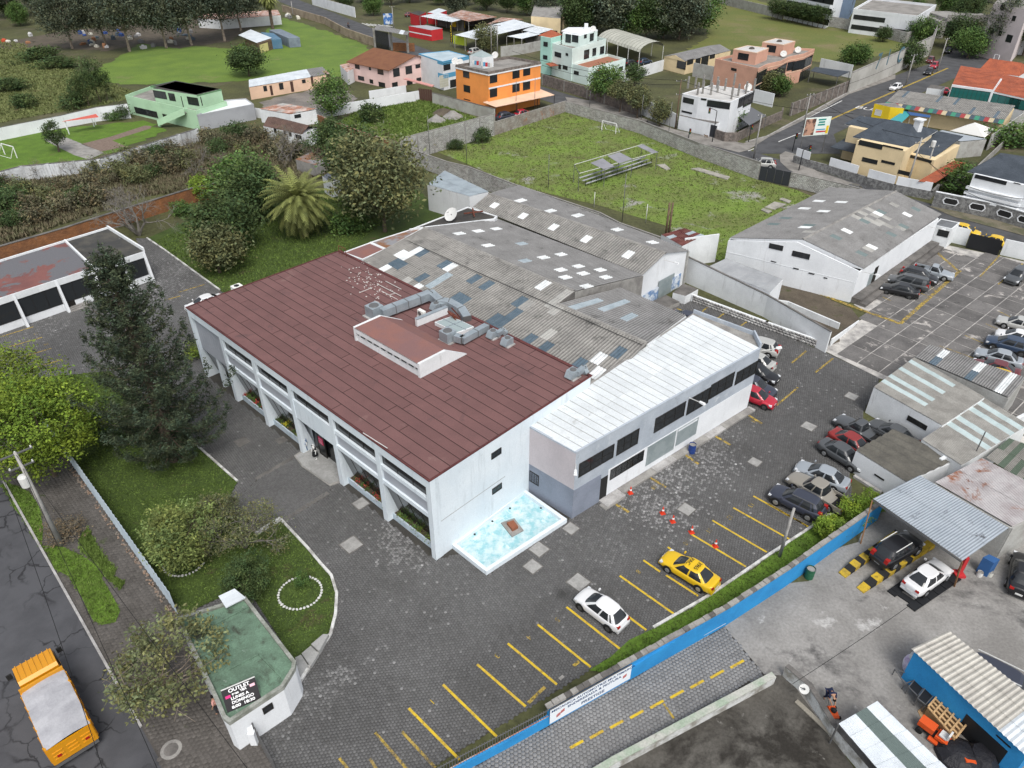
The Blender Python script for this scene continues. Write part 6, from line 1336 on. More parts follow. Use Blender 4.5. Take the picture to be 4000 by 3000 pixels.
ring_wall('long orange brick wall of the vacant lot',[g(k10(540,1070)),g(k10(980,1245)),g(k10(1150,1300))],1.8,mat=BRK,cope=(.02,.06,RUST));ring_wall('pale block wall above the ruined cottage',[g(k10(-20,1010)),g(k10(295,1060)),g(k10(540,1070))],1.9,mat=WHITED)
for c,m_,r in((k10(1620,985),DIRT,2.6),(k10(1700,1010),CONC,2.4),(k10(1560,1045),CONC,2.0)):
 p=g(c);r_s=np.random.RandomState(int(p.x*50)%999);mb=MB();mb.lathe([(r*q,h*(1+.12*r_s.uniform(-1,1)))for q,h in((1,0),(.8,.3),(.5,.75),(.22,1.1),(0,1.25))],p,11);tag(mb.build('soil_heap' if m_ is DIRT else 'gravel_heap',m_),{0:'brown heap of soil in the vacant lot',1:'pale grey heap of gravel against the plastered wall',2:'rough heap of pale rubble in the vacant lot weeds'}[0 if m_ is DIRT else(1 if r>2.2 else 2)],'heap')
# ---------------------------------------------------------------- houses of the neighbourhood
def PT(n,c,**k):return M(n,c,tuple(x*.88 for x in c),.3,fine=.04,streak=(tuple(x*.55 for x in c),1.0,.66,.86),**k)
MINT=PT('mint_green_paint',(.42,.62,.42));GRN=PT('green_paint',(.12,.25,.12));PEACH=PT('peach_paint',(.72,.50,.36));PINK=PT('pink_paint',(.78,.56,.52));ORNG=PT('orange_paint',(.80,.30,.08));SALM=PT('salmon_paint',(.60,.34,.25));CREAMW=PT('cream_paint',(.72,.58,.36));AQUA=PT('pale_aqua_paint',(.68,.80,.76));AQUB=PT('aqua_paint',(.40,.66,.58));SKYB=PT('sky_blue_paint',(.10,.33,.52));REDP=PT('red_paint',(.52,.035,.04));YELP=PT('yellow_paint',(.80,.58,.03));GREYW=PT('grey_plaster_paint',(.36,.37,.39))
BROWNR=M('brown_shingle',(.19,.085,.045),(.16,.07,.04),.5,fine=.12,fscale=8);SLATE=M('dark_slate_shingle',(.060,.072,.088),(.045,.055,.068),.5,fine=.16,fscale=6,bump=.02,bscale=8);TERRA=M('terracotta_tile',(.36,.10,.05),(.26,.075,.042),.6,fine=.18,fscale=7,bump=.03,bscale=10,orand=.05);ROOFC=M('roof_terrace_concrete',(.27,.255,.235),(.19,.18,.165),.35,fine=.12,fscale=4)
STONE=M('rubble_stone',(.20,.17,.15),(.12,.105,.095),1.5,(.4,.6),fine=.22,fscale=5,bump=.05,bscale=5);STONEG=M('grey_cobble_stone',(.24,.24,.235),(.13,.13,.128),2.2,(.42,.58),fine=.2,fscale=6,bump=.05,bscale=5)
def tiles(parent,A,Bq,C,D,mat,nu=None,nv=None):
 """pitched roof plane in courses, one piece each"""
 A,Bq,C,D=map(Vector,(A,Bq,C,D));sheets(parent,A,Bq,C,D,nu or max(2,round((Bq-A).length/1.6)),nv or max(2,round((D-A).length/1.6)),pick((mat,1)),4,.035,'roof_tile_course')
def hip(parent,q,rdg,mat,t=.12):
 """hip roof: q four eave corners (front-left, front-right, back-right, back-left), rdg two ridge ends (left, right)"""
 a,b,c,d=map(Vector,q);l,r=map(Vector,rdg)
 for p in([a,b,r,l],[c,d,l,r],[b,c,r],[d,a,l]):slab(parent,p,t,mat,'roof_plane')
 mb=MB();mb.hexa([p-UP*.16 for p in(a,b,c,d)],[p-UP*.13 for p in(a,b,c,d)]);mb.build('eaves',FRAMEW,parent)
# green house
hl=blk('green_house','pale green two-storey house with dark flat roof, terrace and outside stair','house',e1,3.1,(98,243,735,385,1010,300,335,158),wall=MINT,roof=ROOFC,par=(.7,.15));up_=blk('x','','',e1,6.0,(335,150,735,212,955,157,545,88),z0=3.1,wall=MINT,roof=DARKR,parent=hl.o)
q=P3(e1,6.0,315,127,735,212,957,157,540,78);mb=MB();mb.prism(q,5.75,5.99);mb.build('roof_slab',GRN,hl.o);mb=MB();mb.prism([p+(sum(q,Vector())/4-p)*.06 for p in q],5.99,6.03);mb.build('roof_top',DARKR,hl.o)
win(up_,0,e1,[(340,165,470,250),(475,190,550,268),(645,222,760,310)],bars=(3,1));win(up_,0,e1,[(590,220,620,318)],bars=(1,1),name='door');win(hl,0,e1,[(170,315,390,420),(425,378,480,440)],bars=(4,1));win(up_,1,e1,[(765,228,790,305)],bars=(1,1))
a,b=g(e1(640,365),3.1),g(e1(400,470),.6);d=(b-a);n=Vector((d.y,-d.x,0)).normalized()
for q in range(12):mb=MB();p=a+d*(q/12);mb.obox(p-n*.6-UP*.2,Vector((d.x,d.y,0))/12,n*1.2,UP*.2);mb.build('stair_tread',ROOFC,hl.o)
for s in(-.65,.6):mb=MB();mb.hexa([a+n*s-UP*.3,a+n*(s+.1)-UP*.3,b+n*(s+.1)-UP*.3,b+n*s-UP*.3][::-1],[p+UP*1.2 for p in(a+n*s-UP*.3,a+n*(s+.1)-UP*.3,b+n*(s+.1)-UP*.3,b+n*s-UP*.3)][::-1]);mb.build('stair_parapet',MINT,hl.o)
mb=MB();mb.bar((b.x,b.y,0),(b.x,b.y,.6),.3);mb.build('stair_post',MINT,hl.o)
blk('grey_extension','grey rendered extension with white flat roof beside the green house','extension',e1,2.9,(740,400,1250,300,1180,250,1000,262),wall=GREYW,roof=WHITED,par=(.2,.15))
pv=thing('garden_shelter','open garden shelter with a long red roof','shelter',g(k00(700,1120)));Q=P3(k00,2.5,530,1055,855,1015,830,985,560,1045);sheets(pv,Q[0],Q[1],Q[2],Q[3],6,1,pick((M('red_sheet',(.55,.12,.09),fine=.06),1)),4,.03)
for c in((600,1160),(815,1095),(580,1120),(830,1080)):mb=MB();p=g(k00(*c));mb.bar(p,p+UP*2.45,.14);mb.build('post',WHITED,pv)
# peach row
ro=blk('row_building','long low peach coloured row with white sheet roof and brown doors','building',k10,2.6,(-60,758,480,670,640,640,575,592,440,612,-60,705),wall=PEACH,roof=None);cc=ro.c
sheets(ro.o,cc[0]+UP*.05,cc[1]+UP*.05,cc[4]+UP*.35,cc[5]+UP*.35,16,2,pick((METALW,1)),3);sheets(ro.o,cc[1]+UP*.05,cc[2]+UP*.05,cc[3]+UP*.35,cc[4]+UP*.35,4,2,pick((RUST,1),(ASBG,2)),3)
win(ro,0,k10,[(60,745,98,785),(195,720,240,770),(395,690,430,715)]);win(ro,0,k10,[(115,740,150,820),(292,705,330,790),(470,660,502,745)],bars=(1,1),name='door',glass=BRN)
win(ro,1,k10,[(605,645,640,720)],bars=(1,1),name='door',glass=BRN)
# pink house
zp=zh(e2(405,392),e2(395,242));Q=P3(e2,zp,85,178,395,242,772,165,470,108);ph=bld('pink_house','pink two-storey house with a brown gable roof','house',Q,wall=PINK,roof=None);zr2=onwall(Q[1],Q[2],e2(598,133))[1]
ra=Q[1].lerp(Q[2],.53);ra.z=zr2;rb=Q[0].lerp(Q[3],.53);rb.z=zr2;o_=(Q[1]-Q[0]).normalized()*.5;e_=(Q[1]-Q[2]).normalized()*.5
slab(ph.o,[Q[0]+e_-o_-UP*.1,Q[1]+e_+o_-UP*.1,ra+o_+UP*.1,rb-o_+UP*.1],.12,BROWNR,'roof_plane');slab(ph.o,[Q[2]-e_+o_-UP*.1,Q[3]-e_-o_-UP*.1,rb-o_+UP*.1,ra+o_+UP*.1],.12,BROWNR,'roof_plane');gable_walls(ph.o,[(Q[1],ra,Q[2]),(Q[0],rb,Q[3])],0,PINK)
win(ph,0,e2,[(130,192,170,240),(238,212,258,248),(305,230,355,285),(155,287,205,330),(245,315,275,352),(315,335,368,385)],bars=(3,1));win(ph,1,e2,[(425,235,480,290),(522,218,576,270),(600,205,638,226),(676,188,738,240),(418,345,465,380),(533,330,580,368),(608,308,645,328),(680,293,740,340)],bars=(3,1))
blk('pale_annex','small pale annex with reddish roof behind the pink house','annex',e2,3.0,(15,205,70,260,120,235,85,190),wall=WHITED,roof=RUST)
# blue and white house
bh=blk('blue_house','blue and white two-storey house with a flat pale roof','house',e2,6.2,(770,172,812,184,1015,140,860,98,625,122),wall=WHITE,roof=M('pale_blue_roof',(.42,.50,.54),(.34,.42,.46),.4,fine=.05),par=(.12,.2),parmat=SKYB);
for i in(0,1):LL=(wallof(bh,i)[1]-wallof(bh,i)[0]).length;panel(bh,i,0,LL,5.55,6.2,SKYB,'painted_band');panel(bh,i,0,LL,2.6,3.6,SKYB,'painted_band')
win(bh,1,e2,[(816,195,872,240),(868,325,935,368)],bars=(2,1));win(bh,1,e2,[(785,290,858,370)],frame=FRAMEW,glass=PT('tile_front',(.5,.5,.4)),bars=(5,5))
# orange house
c5=cr(1700,200,.4728);zo=8.3;oh=blk('orange_house','three-storey orange house with a stone-edged flat roof and white bands','house',c5,zo,(168,132,440,192,872,108,610,62),wall=ORNG,roof=ROOFC,par=(.5,.25),parmat=STONE)
for i in(0,1):LL=(wallof(oh,i)[1]-wallof(oh,i)[0]).length;panel(oh,i,-.1,LL+.1,zo-.25,zo-.02,WHITE,'white_band',.12)
LL=(wallof(oh,1)[1]-wallof(oh,1)[0]).length;zb_=onwall(*wallof(oh,1),c5(440,312))[1];panel(oh,1,0,LL,zb_-.1,zb_+.2,WHITE,'white_band',.06)
win(oh,0,c5,[(230,160,283,225),(235,275,290,345),(237,390,290,410)]);win(oh,1,c5,[(450,192,512,255),(638,155,696,218),(727,135,784,195),(450,307,512,372),(637,268,697,330),(725,247,783,313)])
cq=P3(c5,2.7,395,432,500,460,985,360,870,325);cpo=thing('carport_roof','long peach carport roof along the orange house','carport',cq[1]);slab(cpo,[cq[0]+UP*.3,cq[1],cq[2],cq[3]+UP*.3],.1,PEACH)
for c in(cq[1],cq[1].lerp(cq[2],.35),cq[1].lerp(cq[2],.7),cq[2]):mb=MB();mb.bar((c.x,c.y,0),c-UP*.1,.12);mb.build('post',FRAMED,cpo)
tr=blk('roof_laundry','small rooftop laundry hut with glass pyramid on the orange house','hut',e2,zo+2.2,(1020,130,1120,150,1205,135,1110,112),z0=zo,wall=WHITED,roof=None);cc=tr.c;ap=sum(cc,Vector())/4+UP*1.0
for i in range(4):slab(tr.o,[cc[i],cc[(i+1)%4],ap],.05,M('sky_pane'),'glass_plane')
for i in range(9):mb=MB();p=g(e2(1050+17*i,185+3*i),zo+1.2);mb.box(p,(.5,.06,.8),.3);tag(mb.build('hung_laundry',(FRAMEW,SKYB,REDP,GREYW)[i%4]),{0:'white',1:'blue',2:'red',3:'grey'}[i%4]+' garment hung on the roof of the orange house','laundry','laundry on the roof')
# mint house
mh=blk('white_villa','white and pale aqua three-level villa with roof terraces','house',e4,6.6,(180,240,365,292,675,200,480,150),wall=AQUA,roof=ROOFC,par=(.8,.15))
win(mh,0,e4,[(205,283,263,345),(306,297,328,328),(240,400,262,450),(280,408,322,458)]);win(mh,1,e4,[(475,275,518,345),(552,258,582,318),(622,243,656,302)])
t3=blk('x','','',e4,9.2,(275,118,430,142,598,95,520,78,300,82),z0=6.6,wall=AQUA,roof=WHITED,parent=mh.o);mb=MB();mb.prism(P3(e4,9.25,265,100,430,132,600,92,530,68,330,68),9.15,9.4);mb.build('roof_slab',WHITED,mh.o);win(t3,0,e4,[(305,122,352,208),(365,130,420,205)],bars=(2,1));win(t3,1,e4,[(474,132,497,160),(528,123,560,183)])
mb=MB();p=g(e4(492,75),9.4);mb.box(p+UP*.6,(.9,.9,1.2));mb.build('chimney',WHITE,mh.o)
tw=blk('x','','',e4,8.6,(75,145,170,162,262,138,180,120),wall=AQUB,roof=None,parent=mh.o);Q=P3(e4,8.6,55,137,168,160,280,132,175,100);ap=sum(Q,Vector())/4+UP*1.2
for i in range(4):slab(mh.o,[Q[i],Q[(i+1)%4],ap],.1,TERRA,'roof_plane')
win(tw,0,e4,[(102,193,140,243),(98,315,137,362)]);lt_=blk('x','','',e4,3.4,(360,420,515,460,855,375,690,330),wall=AQUA,roof=M('red_terrace',(.30,.13,.08),fine=.08),par=(.6,.15),parent=mh.o);win(lt_,0,e4,[(382,458,425,505)]);win(lt_,1,e4,[(795,428,826,478),(738,442,755,475)])
for c in((120,395,180,380,238,410,165,420),(560,445,590,430,655,448,600,460)):Q=P3(e4,3.0,*c);slab(mh.o,Q,.12,TERRA,'porch_roof')
# barrel canopy
bc=thing('barrel_canopy','long pale barrel-vaulted metal canopy over parked cars','canopy',g(e4(900,420)));a0,a1=g(e4(600,165),3.4),g(e4(985,292),3.4);w_=g(e4(1205,235),3.4)-a1;VLT=M('vault_sheet',(.46,.46,.40),(.38,.38,.33),.3,rough=.5,fine=.05,orand=.03)
for i in range(14):
 mb=MB()
 for q in range(8):
  g0_,g1_=math.pi*q/8,math.pi*(q+1)/8;pq=lambda s,f:a0.lerp(a1,s)+w_*(.5-.5*math.cos(f))+UP*1.7*math.sin(f);mb.face([pq(i/14+.003,g0_),pq((i+1)/14-.003,g0_),pq((i+1)/14-.003,g1_),pq(i/14+.003,g1_)])
 mb.build('vault_sheet',VLT,bc)
for s in(.25,.5,.75,1.):
 for o_ in(0,1):mb=MB();p=a0.lerp(a1,s)+w_*o_;mb.bar((p.x,p.y,0),p,.14);mb.build('post',FRAMEW,bc)
ring_wall('long white wall between barrel canopy and grass strip',[g(e4(780,575)),g(e4(1000,520)),g(e4(1195,460))],2.6,mat=WHITED)
ring_wall('rubble stone street wall below the white villa',[g(k20(265,735)),g(k20(650,850)),g(k20(800,900)),g(k20(1100,1000))],2.4,t=.3,mat=STONE,pil=(7,.35,.05),pilmat=CONC)
# yellow shed
ys=blk('yellow_shed','long cream shed with a grey corrugated gable roof','shed',k20,3.0,(1315,490,1500,535,1890,440,1700,400),wall=CREAMW,roof=None);cc=ys.c;ra,rb=cc[0].lerp(cc[1],.5)+UP*1.0,cc[3].lerp(cc[2],.5)+UP*1.0
sheets(ys.o,cc[1]+UP*.05,cc[2]+UP*.05,rb,ra,16,2,pick((ASBG,1)),3);sheets(ys.o,cc[0]+UP*.05,cc[3]+UP*.05,rb,ra,16,2,pick((ASBG,1)),3);gable_walls(ys.o,[(cc[0],ra,cc[1])],0,CREAMW);win(ys,0,k20,[(1430,515,1498,605)],bars=(1,1),name='door');win(ys,1,k20,[(1515,518,1562,550),(1588,508,1622,565),(1640,490,1690,560),(1710,475,1750,500)])
# unfinished white house
uh=blk('unfinished_house','white two-storey house with bare concrete columns on its roof','house',e5,6.5,(455,312,590,342,862,380,1042,292,700,240),wall=WHITE,roof=M('pale_terrace',(.52,.51,.49),(.44,.43,.41),.4,fine=.06),par=(.1,.2));win(uh,0,e5,[(465,335,548,400)]);win(uh,1,e5,[(612,345,655,367),(665,360,845,440)]);win(uh,2,e5,[(925,345,960,405),(972,322,1034,385)]);win(uh,0,e5,[(452,445,535,480)])
for x,y in((580,320),(622,310),(690,320),(745,300),(805,285),(860,355),(915,330),(978,310),(1045,285),(500,265),(560,262),(625,250),(690,255),(740,268),(880,240)):mb=MB();p=g(e5(x,y),6.5);mb.box(p+UP*1.15,(.3,.3,2.3),.8);mb.build('column_stub',CONC,uh.o)
blk('garage','row of dark garage doors under a grey slab before the unfinished house','garage',e5,2.6,(430,490,735,560,790,530,480,465),wall=WHITE,roof=CONCD);ga=g(e5(432,592));gb=g(e5(735,675))
for s0,s1 in((.0,.37),(.42,.80),(.84,1.)):mb=MB();d=gb-ga;n=Vector((d.y,-d.x,0)).normalized();mb.obox(ga+d*s0+n*.25,d*(s1-s0),n*.06,UP*2.3);tag(mb.build('garage_door',GG),'dark ribbed '+{0:'left',1:'middle',2:'narrow'}[0 if s0<.1 else(1 if s0<.8 else 2)]+' garage door facing the street corner','door')
ring_wall('stepped white street wall beside the unfinished house',[g(e5(120,480)),g(e5(250,540)),g(e5(400,590))],[3.2,3.2,2.6],mat=WHITED);ring_wall('curved rubble stone wall at the street corner',[g(e5(728,680)),g(e5(800,705)),g(e5(900,705)),g(e5(990,660)),g(e5(1090,600)),g(e5(1270,520)),g(e6(640,640))],[1.7]*7,t=.3,mat=STONE)
cq=P3(e5,2.7,885,465,1010,410,1150,490,1010,570);o=thing('flat_canopy','flat grey sheet canopy beside the unfinished house','canopy',cq[0]);slab(o,cq,.08,M('grey_sheet',(.13,.135,.145),fine=.06));[(lambda mb,c:(mb.bar((c.x,c.y,0),c-UP*.08,.1),mb.build('post',STEEL,o)))(MB(),c)for c in cq]
ring_wall('white garden wall between unfinished house and salmon house',[g(e5(1040,380)),g(e5(1195,420))],2.8,mat=WHITE);ring_wall('rough block wall behind the unfinished house',[g(e5(540,165)),g(e5(900,240))],3.2,mat=BLOCK)
# salmon house
sh_=blk('salmon_house','salmon pink apartment house with bay windows and rooftop rooms','house',e6,6.0,(170,250,475,320,540,288,640,265,690,238,800,215,872,180,560,165),wall=SALM,roof=ROOFC,par=(.5,.2));win(sh_,0,e6,[(285,297,320,325)])
for i,rc in((1,[(468,330,530,380),(455,420,510,468)]),(2,[(538,322,610,365),(590,378,652,425)]),(3,[(614,298,662,348),(665,352,704,410)]),(4,[(680,262,720,312),(724,255,796,305)]),(5,[(802,235,845,288),(775,330,830,368)])):win(sh_,i,e6,rc,bars=(4,1))
for i in range(1,6):LL=(wallof(sh_,i)[1]-wallof(sh_,i)[0]).length;panel(sh_,i,-.02,LL+.02,2.75,2.95,PEACH,'band',.06);panel(sh_,i,-.02,LL+.02,5.6,5.75,PEACH,'band',.06)
for c,w1 in(((300,168,465,195,550,160,400,142),(336,190,402,250)),((505,118,655,138,738,112,600,92),(538,135,595,193))):p_=blk('x','','',e6,8.6,c,z0=6.,wall=SALM,roof=M('pale_terrace'),par=(.08,.15),parent=sh_.o,parmat=PEACH);win(p_,0,e6,[w1],bars=(4,1));mb=MB();p=sum(p_.c,Vector())/4;mb.lathe([(.7,0),(.6,.25),(.3,.42),(0,.48)],p+UP*.03,10);mb.build('roof_dome',M('smoked_dome',(.08,.07,.06),rough=.2,fine=0),p_.o)
cq=P3(e6,2.7,845,320,1040,362,1125,325,880,292);o=thing('carport_roof','dark slate sheet carport beside the salmon house','carport',cq[0]);slab(o,cq,.1,SLATE);[(lambda mb,c:(mb.bar((c.x,c.y,0),c-UP*.1,.12),mb.build('post',STEEL,o)))(MB(),c)for c in cq]
ring_wall('stone retaining wall with pale posts below the salmon house',[g(e6(700,640)),g(e6(900,560)),g(e6(1110,470))],2.6,t=.3,mat=STONE,pil=(3,.25,.05),pilmat=CONC)
# graffiti wall and block walls of the dry field
GW=[g(e6(1110,480)),g(k30(1060,650)),g(k30(1380,480))];gwo=ring_wall('tall pale block wall with blue graffiti above the street',GW,[4.6,5.2,5.0],t=.3,mat=M('graffiti_block',(.46,.45,.42),(.36,.35,.32),.2,fine=.08,streak=((.20,.19,.17),.8,.60,.8)),cope=(.03,.15,CONC))
for s,px in(('7',k30(950,535)),('1',k30(1035,500)),('C',k30(1140,480))):
 s_,z_=onwall(GW[0],GW[1],px);d=(GW[1]-GW[0]).normalized();n=Vector((d.y,-d.x,0));p=Vector((GW[0].x,GW[0].y,0))+d*s_+UP*z_+n*.16;text(s,5.0,M('graffiti_blue',(.075,.145,.18),fine=.1),p,d,UP,gwo,'graffiti',.005,bold=.09)
bwall('pale block wall across the top of the dry field',[g(k30(430,215)),g(k30(740,265)),g(k30(1180,375)),g(k30(1300,350))],3.0);ring_wall('plain wall behind the dry field',[g(k20(1750,20)),g(k20(2212,135)),g(k30(120,170))],3.0,mat=BLOCK);ring_wall('pale plastered wall beside the slate carport',[g(e6(905,320)),g(e6(1125,370))],3.0,mat=WHITED)
# big white and blue offices at the top
ofc=blk('office_block','large white office block with window bands','building',k30,9,(180,-90,550,-20,760,-110,400,-190),wall=WHITE,roof=ROOFC);winp(ofc,0,[(.02+.195*i,5.4,z,1.7)for i in range(5)for z in(1.,4.2,7.0)],bars=(4,1))
obl=blk('blue_tower','grey-blue stair tower between the white office wings','building',k30,10,(560,-110,745,-90,800,-170,600,-190),wall=PT('slate_blue_paint',(.17,.23,.32)),roof=ROOFC);winp(obl,1,[(.35,1.6,z,1.4)for z in(1.2,4.2,7.2)],bars=(1,1))
of2=blk('office_wing','low white office wing with a planted roof terrace','building',k30,6.2,(735,95,1290,160,1450,60,900,0),wall=WHITE,roof=ROOFC,par=(.7,.25));winp(of2,0,[(.03+.16*i,3.6,z,1.3)for i in range(3)for z in(1.2,4.0)]+[(.52+.16*i,4.5,1.6,1.2)for i in range(3)],bars=(3,1))
# cream house with dark hip roofs
ch=blk('cream_house','cream two-storey house with dark slate hip roofs and a white chimney','house',e7,5.8,(450,235,790,310,985,180,640,130),wall=CREAMW,roof=None);Q=P3(e7,5.8,420,205,820,285,1025,160,625,95);hip(ch.o,Q,(Q[0].lerp(Q[3],.5).lerp(Q[1].lerp(Q[2],.5),.3)+UP*1.9,Q[0].lerp(Q[3],.5).lerp(Q[1].lerp(Q[2],.5),.72)+UP*1.9),SLATE)
win(ch,0,e7,[(468,228,625,300),(635,262,775,305)],bars=(3,1));win(ch,0,e7,[(490,350,590,405),(625,370,715,410),(745,440,830,490)],bars=(3,1));mb=MB();p=g(e7(870,170),6.6);mb.box(p+UP*.7,(1.2,1.0,2.2),.6);mb.box(p+UP*1.95,(1.6,1.4,.2),.6);mb.build('chimney',WHITE,ch.o)
c2_=blk('x','','',e7,4.4,(790,320,1000,375,1180,265,960,220),wall=CREAMW,roof=None,parent=ch.o);Q=P3(e7,4.4,785,308,1000,350,1190,240,975,195);slab(ch.o,[Q[0],Q[1],Q[2]+UP*.9,Q[3]+UP*.9],.12,SLATE,'roof_plane');win(c2_,0,e7,[(790,325,975,395)],bars=(4,1))
c3_=blk('x','','',e7,5.6,(390,135,530,165,700,110,500,60),wall=CREAMW,roof=None,parent=ch.o);Q=P3(e7,5.6,360,115,540,150,760,100,480,62);hip(ch.o,Q,(Q[0].lerp(Q[3],.5).lerp(Q[1],.3)+UP*1.2,Q[1].lerp(Q[2],.5)+UP*1.0),SLATE);Q=P3(e7,3.0,262,278,440,320,440,245,385,205);slab(ch.o,Q,.12,SLATE,'roof_plane');Q=P3(e7,2.6,885,520,1005,530,1220,400,1130,385);slab(ch.o,[Q[0],Q[1],Q[2]+UP*.2,Q[3]+UP*.2],.1,TERRA,'porch_roof')
CW=[g(e7(0,390)),g(e7(100,425)),g(e7(230,460)),g(e7(440,525)),g(e7(500,545)),g(e7(700,600)),g(e7(960,650)),g(e7(1010,600))];ring_wall('curved grey stone base wall of the cream house corner',CW,[1.3]*8,t=.35,mat=STONEG)
for i in(0,2,4,5):
 A,Bq=CW[i],CW[i+1];mb=MB();d=Bq-A;mb.obox(A+d*.03+UP*1.301,d*.94,Vector((-d.y,d.x,0)).normalized()*.12,UP*1.3);tag(mb.build('wall_panel',WHITE),'plain white panel on the stone street wall, '+{0:'beside the billboard',2:'beside the glazed porch',4:'right of the small door',5:'behind the transformer pole'}[i],'wall panel')
bb_=[g(e7(60,205),3.2),g(e7(240,190),3.2)];bo=thing('billboard','colourful billboard banner with a smiling child at the street corner','billboard',bb_[0]);d=(bb_[1]-bb_[0]);n=Vector((d.y,-d.x,0)).normalized()
def bpanel(u0,u1,z0,z1,m,nm='print'):mb=MB();mb.obox(bb_[0]+d*u0+UP*z0+n*.012*(1 if nm=='print' else 0),d*(u1-u0),n*.02,UP*(z1-z0));mb.build(nm,m,bo)
bpanel(0,1,0,3.2,M('billboard_white',(.72,.80,.76),fine=.03),'board');bpanel(.02,.42,.1,3.0,M('skin_print',(.48,.28,.20),(.10,.06,.05),.8,(.45,.55),fine=.03));bpanel(.5,.9,.5,.75,REDP);bpanel(.5,.85,.9,1.1,SKYB);bpanel(.88,.98,.2,1.6,YELP)
for z,w in((2.6,.30),(2.15,.24),(1.7,.28)):bpanel(.66-w/2,.66+w/2,z,z+.28,M('teal_print',(.03,.25,.22),fine=0))
for q in(.05,.95):mb=MB();p=bb_[0]+d*q-n*.05;mb.bar((p.x,p.y,0),p+UP*3.1,.12);mb.build('post',STEEL,bo)
# kindergarten
kd=blk('kindergarten','long low kindergarten with brown corrugated roof and colourful awning','building',e8,3.4,(130,465,1110,615,1190,515,230,385),wall=CREAMW,roof=None);cc=kd.c;sheets(kd.o,cc[0]+UP*.05,cc[1]+UP*.05,cc[2]+UP*.5,cc[3]+UP*.5,40,2,lambda i,j:SKB if(i,j)in((3,1),(15,1),(21,1),(28,0),(36,0))else ASB,2)
AW=[M('awn_%d'%i,c,rough=.5,fine=.04)for i,c in enumerate(((.05,.22,.14),(.05,.10,.12),(.30,.05,.05),(.45,.38,.25),(.06,.08,.10)))];a,b=cc[0],cc[1];n=outw(kd,0)[1]
for i in range(26):
 mb=MB();p,q=a.lerp(b,i/26),a.lerp(b,(i+1)/26)
 for r in range(3):t0,t1=r/3,(r+1)/3;w1=lambda pp,t:pp+n*1.5*t+UP*(.1-.45*t*t);mb.face([w1(p,t0),w1(p,t1),w1(q,t1),w1(q,t0)])
 mb.build('awning_panel',AW[i%5],kd.o)
yb=blk('yellow_building','bright yellow kindergarten gable with a white door','building',e8,3.6,(35,475,170,505,280,515,200,470),wall=YELP,roof=ROOFC);win(yb,0,e8,[(45,520,85,580)],frame=FRAMEW,glass=FRAMEW,bars=(1,1),name='door')
o=thing('blue_slide_canopy','blue and turquoise sheet canopy in the kindergarten yard','canopy',g(e8(300,620)));slab(o,P3(e8,2.6,160,610,300,520,335,560,260,630),.05,M('turquoise_sheet',(.04,.30,.33),rough=.5,fine=.05));slab(o,P3(e8,2.7,300,540,500,572,490,590,330,570),.05,M('blue_tarp',(.04,.10,.25),fine=.05))
[(lambda mb,p:(mb.bar((p.x,p.y,0),p,.08),mb.build('post',FRAMEW,o)))(MB(),g(e8(*c),2.6))for c in((165,612),(262,628),(495,588),(335,568))]
tn=thing('party_tent','white pyramid tent in the kindergarten yard','tent',g(e8(850,720)));Q=P3(e8,2.2,660,700,945,755,1030,690,800,650);ap=g(e8(865,632),4.2);[slab(tn,[Q[i],Q[(i+1)%4],ap],.03,M('tent_cloth',(.80,.79,.76),fine=.02),'canopy_panel')for i in range(4)];[(lambda mb,p:(mb.bar((p.x,p.y,0),p,.07),mb.build('post',FRAMEW,tn)))(MB(),p)for p in Q]
o=thing('glazed_lean_to','grey translucent sheet roof beside the cream house','canopy',g(e8(700,740)));Q=P3(e8,3.0,520,725,740,790,960,770,590,695);sheets(o,*Q,10,1,pick((M('grey_translucent',(.30,.33,.36),fine=.05),1)),3,.03);curtain(o,[Q[0]-UP*.1,Q[1]-UP*.1,Q[2]-UP*.1],BLOCK)
ring_wall('tall grey wall with green netting along the lane',[g(e8(960,860)),g(e8(1250,650)),g(k30(2212,1040))],2.8,mat=BLOCK);ring_wall('pale retaining wall of the lane',[g(k30(1480,1640)),g(k30(1780,1500)),g(k30(2180,1120))],1.2,mat=CONC)
# red-roofed houses
rh=blk('red_roof_house','white house with terracotta roof and green glazed gallery','house',e8,5.6,(675,320,1010,365,1090,270,730,215),wall=WHITE,roof=None);cc=rh.c;tiles(rh.o,cc[0]+UP*-.1,cc[1]+UP*-.1,cc[2]+UP*1.3,cc[3]+UP*1.3,TERRA,10,4);winp(rh,0,[(.02,(cc[1]-cc[0]).length*.96,3.2,2.0)],glass=GLASSG,bars=(9,1))
r2=blk('red_roof_house','low terracotta roofed house with white lower walls and garage','house',e8,4.6,(1010,375,1300,440,1350,330,1080,270),wall=WHITE,roof=None);cc=r2.c;tiles(r2.o,cc[0],cc[1],cc[2]+UP*1.,cc[3]+UP*1.,TERRA,8,3);winp(r2,0,[(.03,6,2.4,1.9),(.55,7,2.4,1.9)],glass=GLASSG,bars=(4,1))
r3=blk('red_roof_house','large terracotta hip roof with a small white gable and skylights','house',e8,5.2,(890,205,1230,250,1330,190,960,135),wall=WHITE,roof=None);Q=r3.c;hip(r3.o,Q,(Q[0].lerp(Q[3],.5).lerp(Q[1],.12)+UP*2,Q[1].lerp(Q[2],.5).lerp(Q[0],.15)+UP*2),TERRA)
ring_wall('white stepped garden wall below the red roofed house',[g(e8(655,420)),g(e8(960,480)),g(e8(1270,540))],2.6,mat=WHITE);o=blk('green_glass_annex','small annex with green glass panels before the red roofed house','annex',e8,2.6,(640,380,830,395,840,380,660,372),wall=GLASSG,roof=M('green_sheet'));blk('flat_hut','small white hut with dark flat roof and stacked wood by the street','hut',e8,2.8,(470,345,590,360,620,335,500,318),wall=WHITE,roof=CONCD)
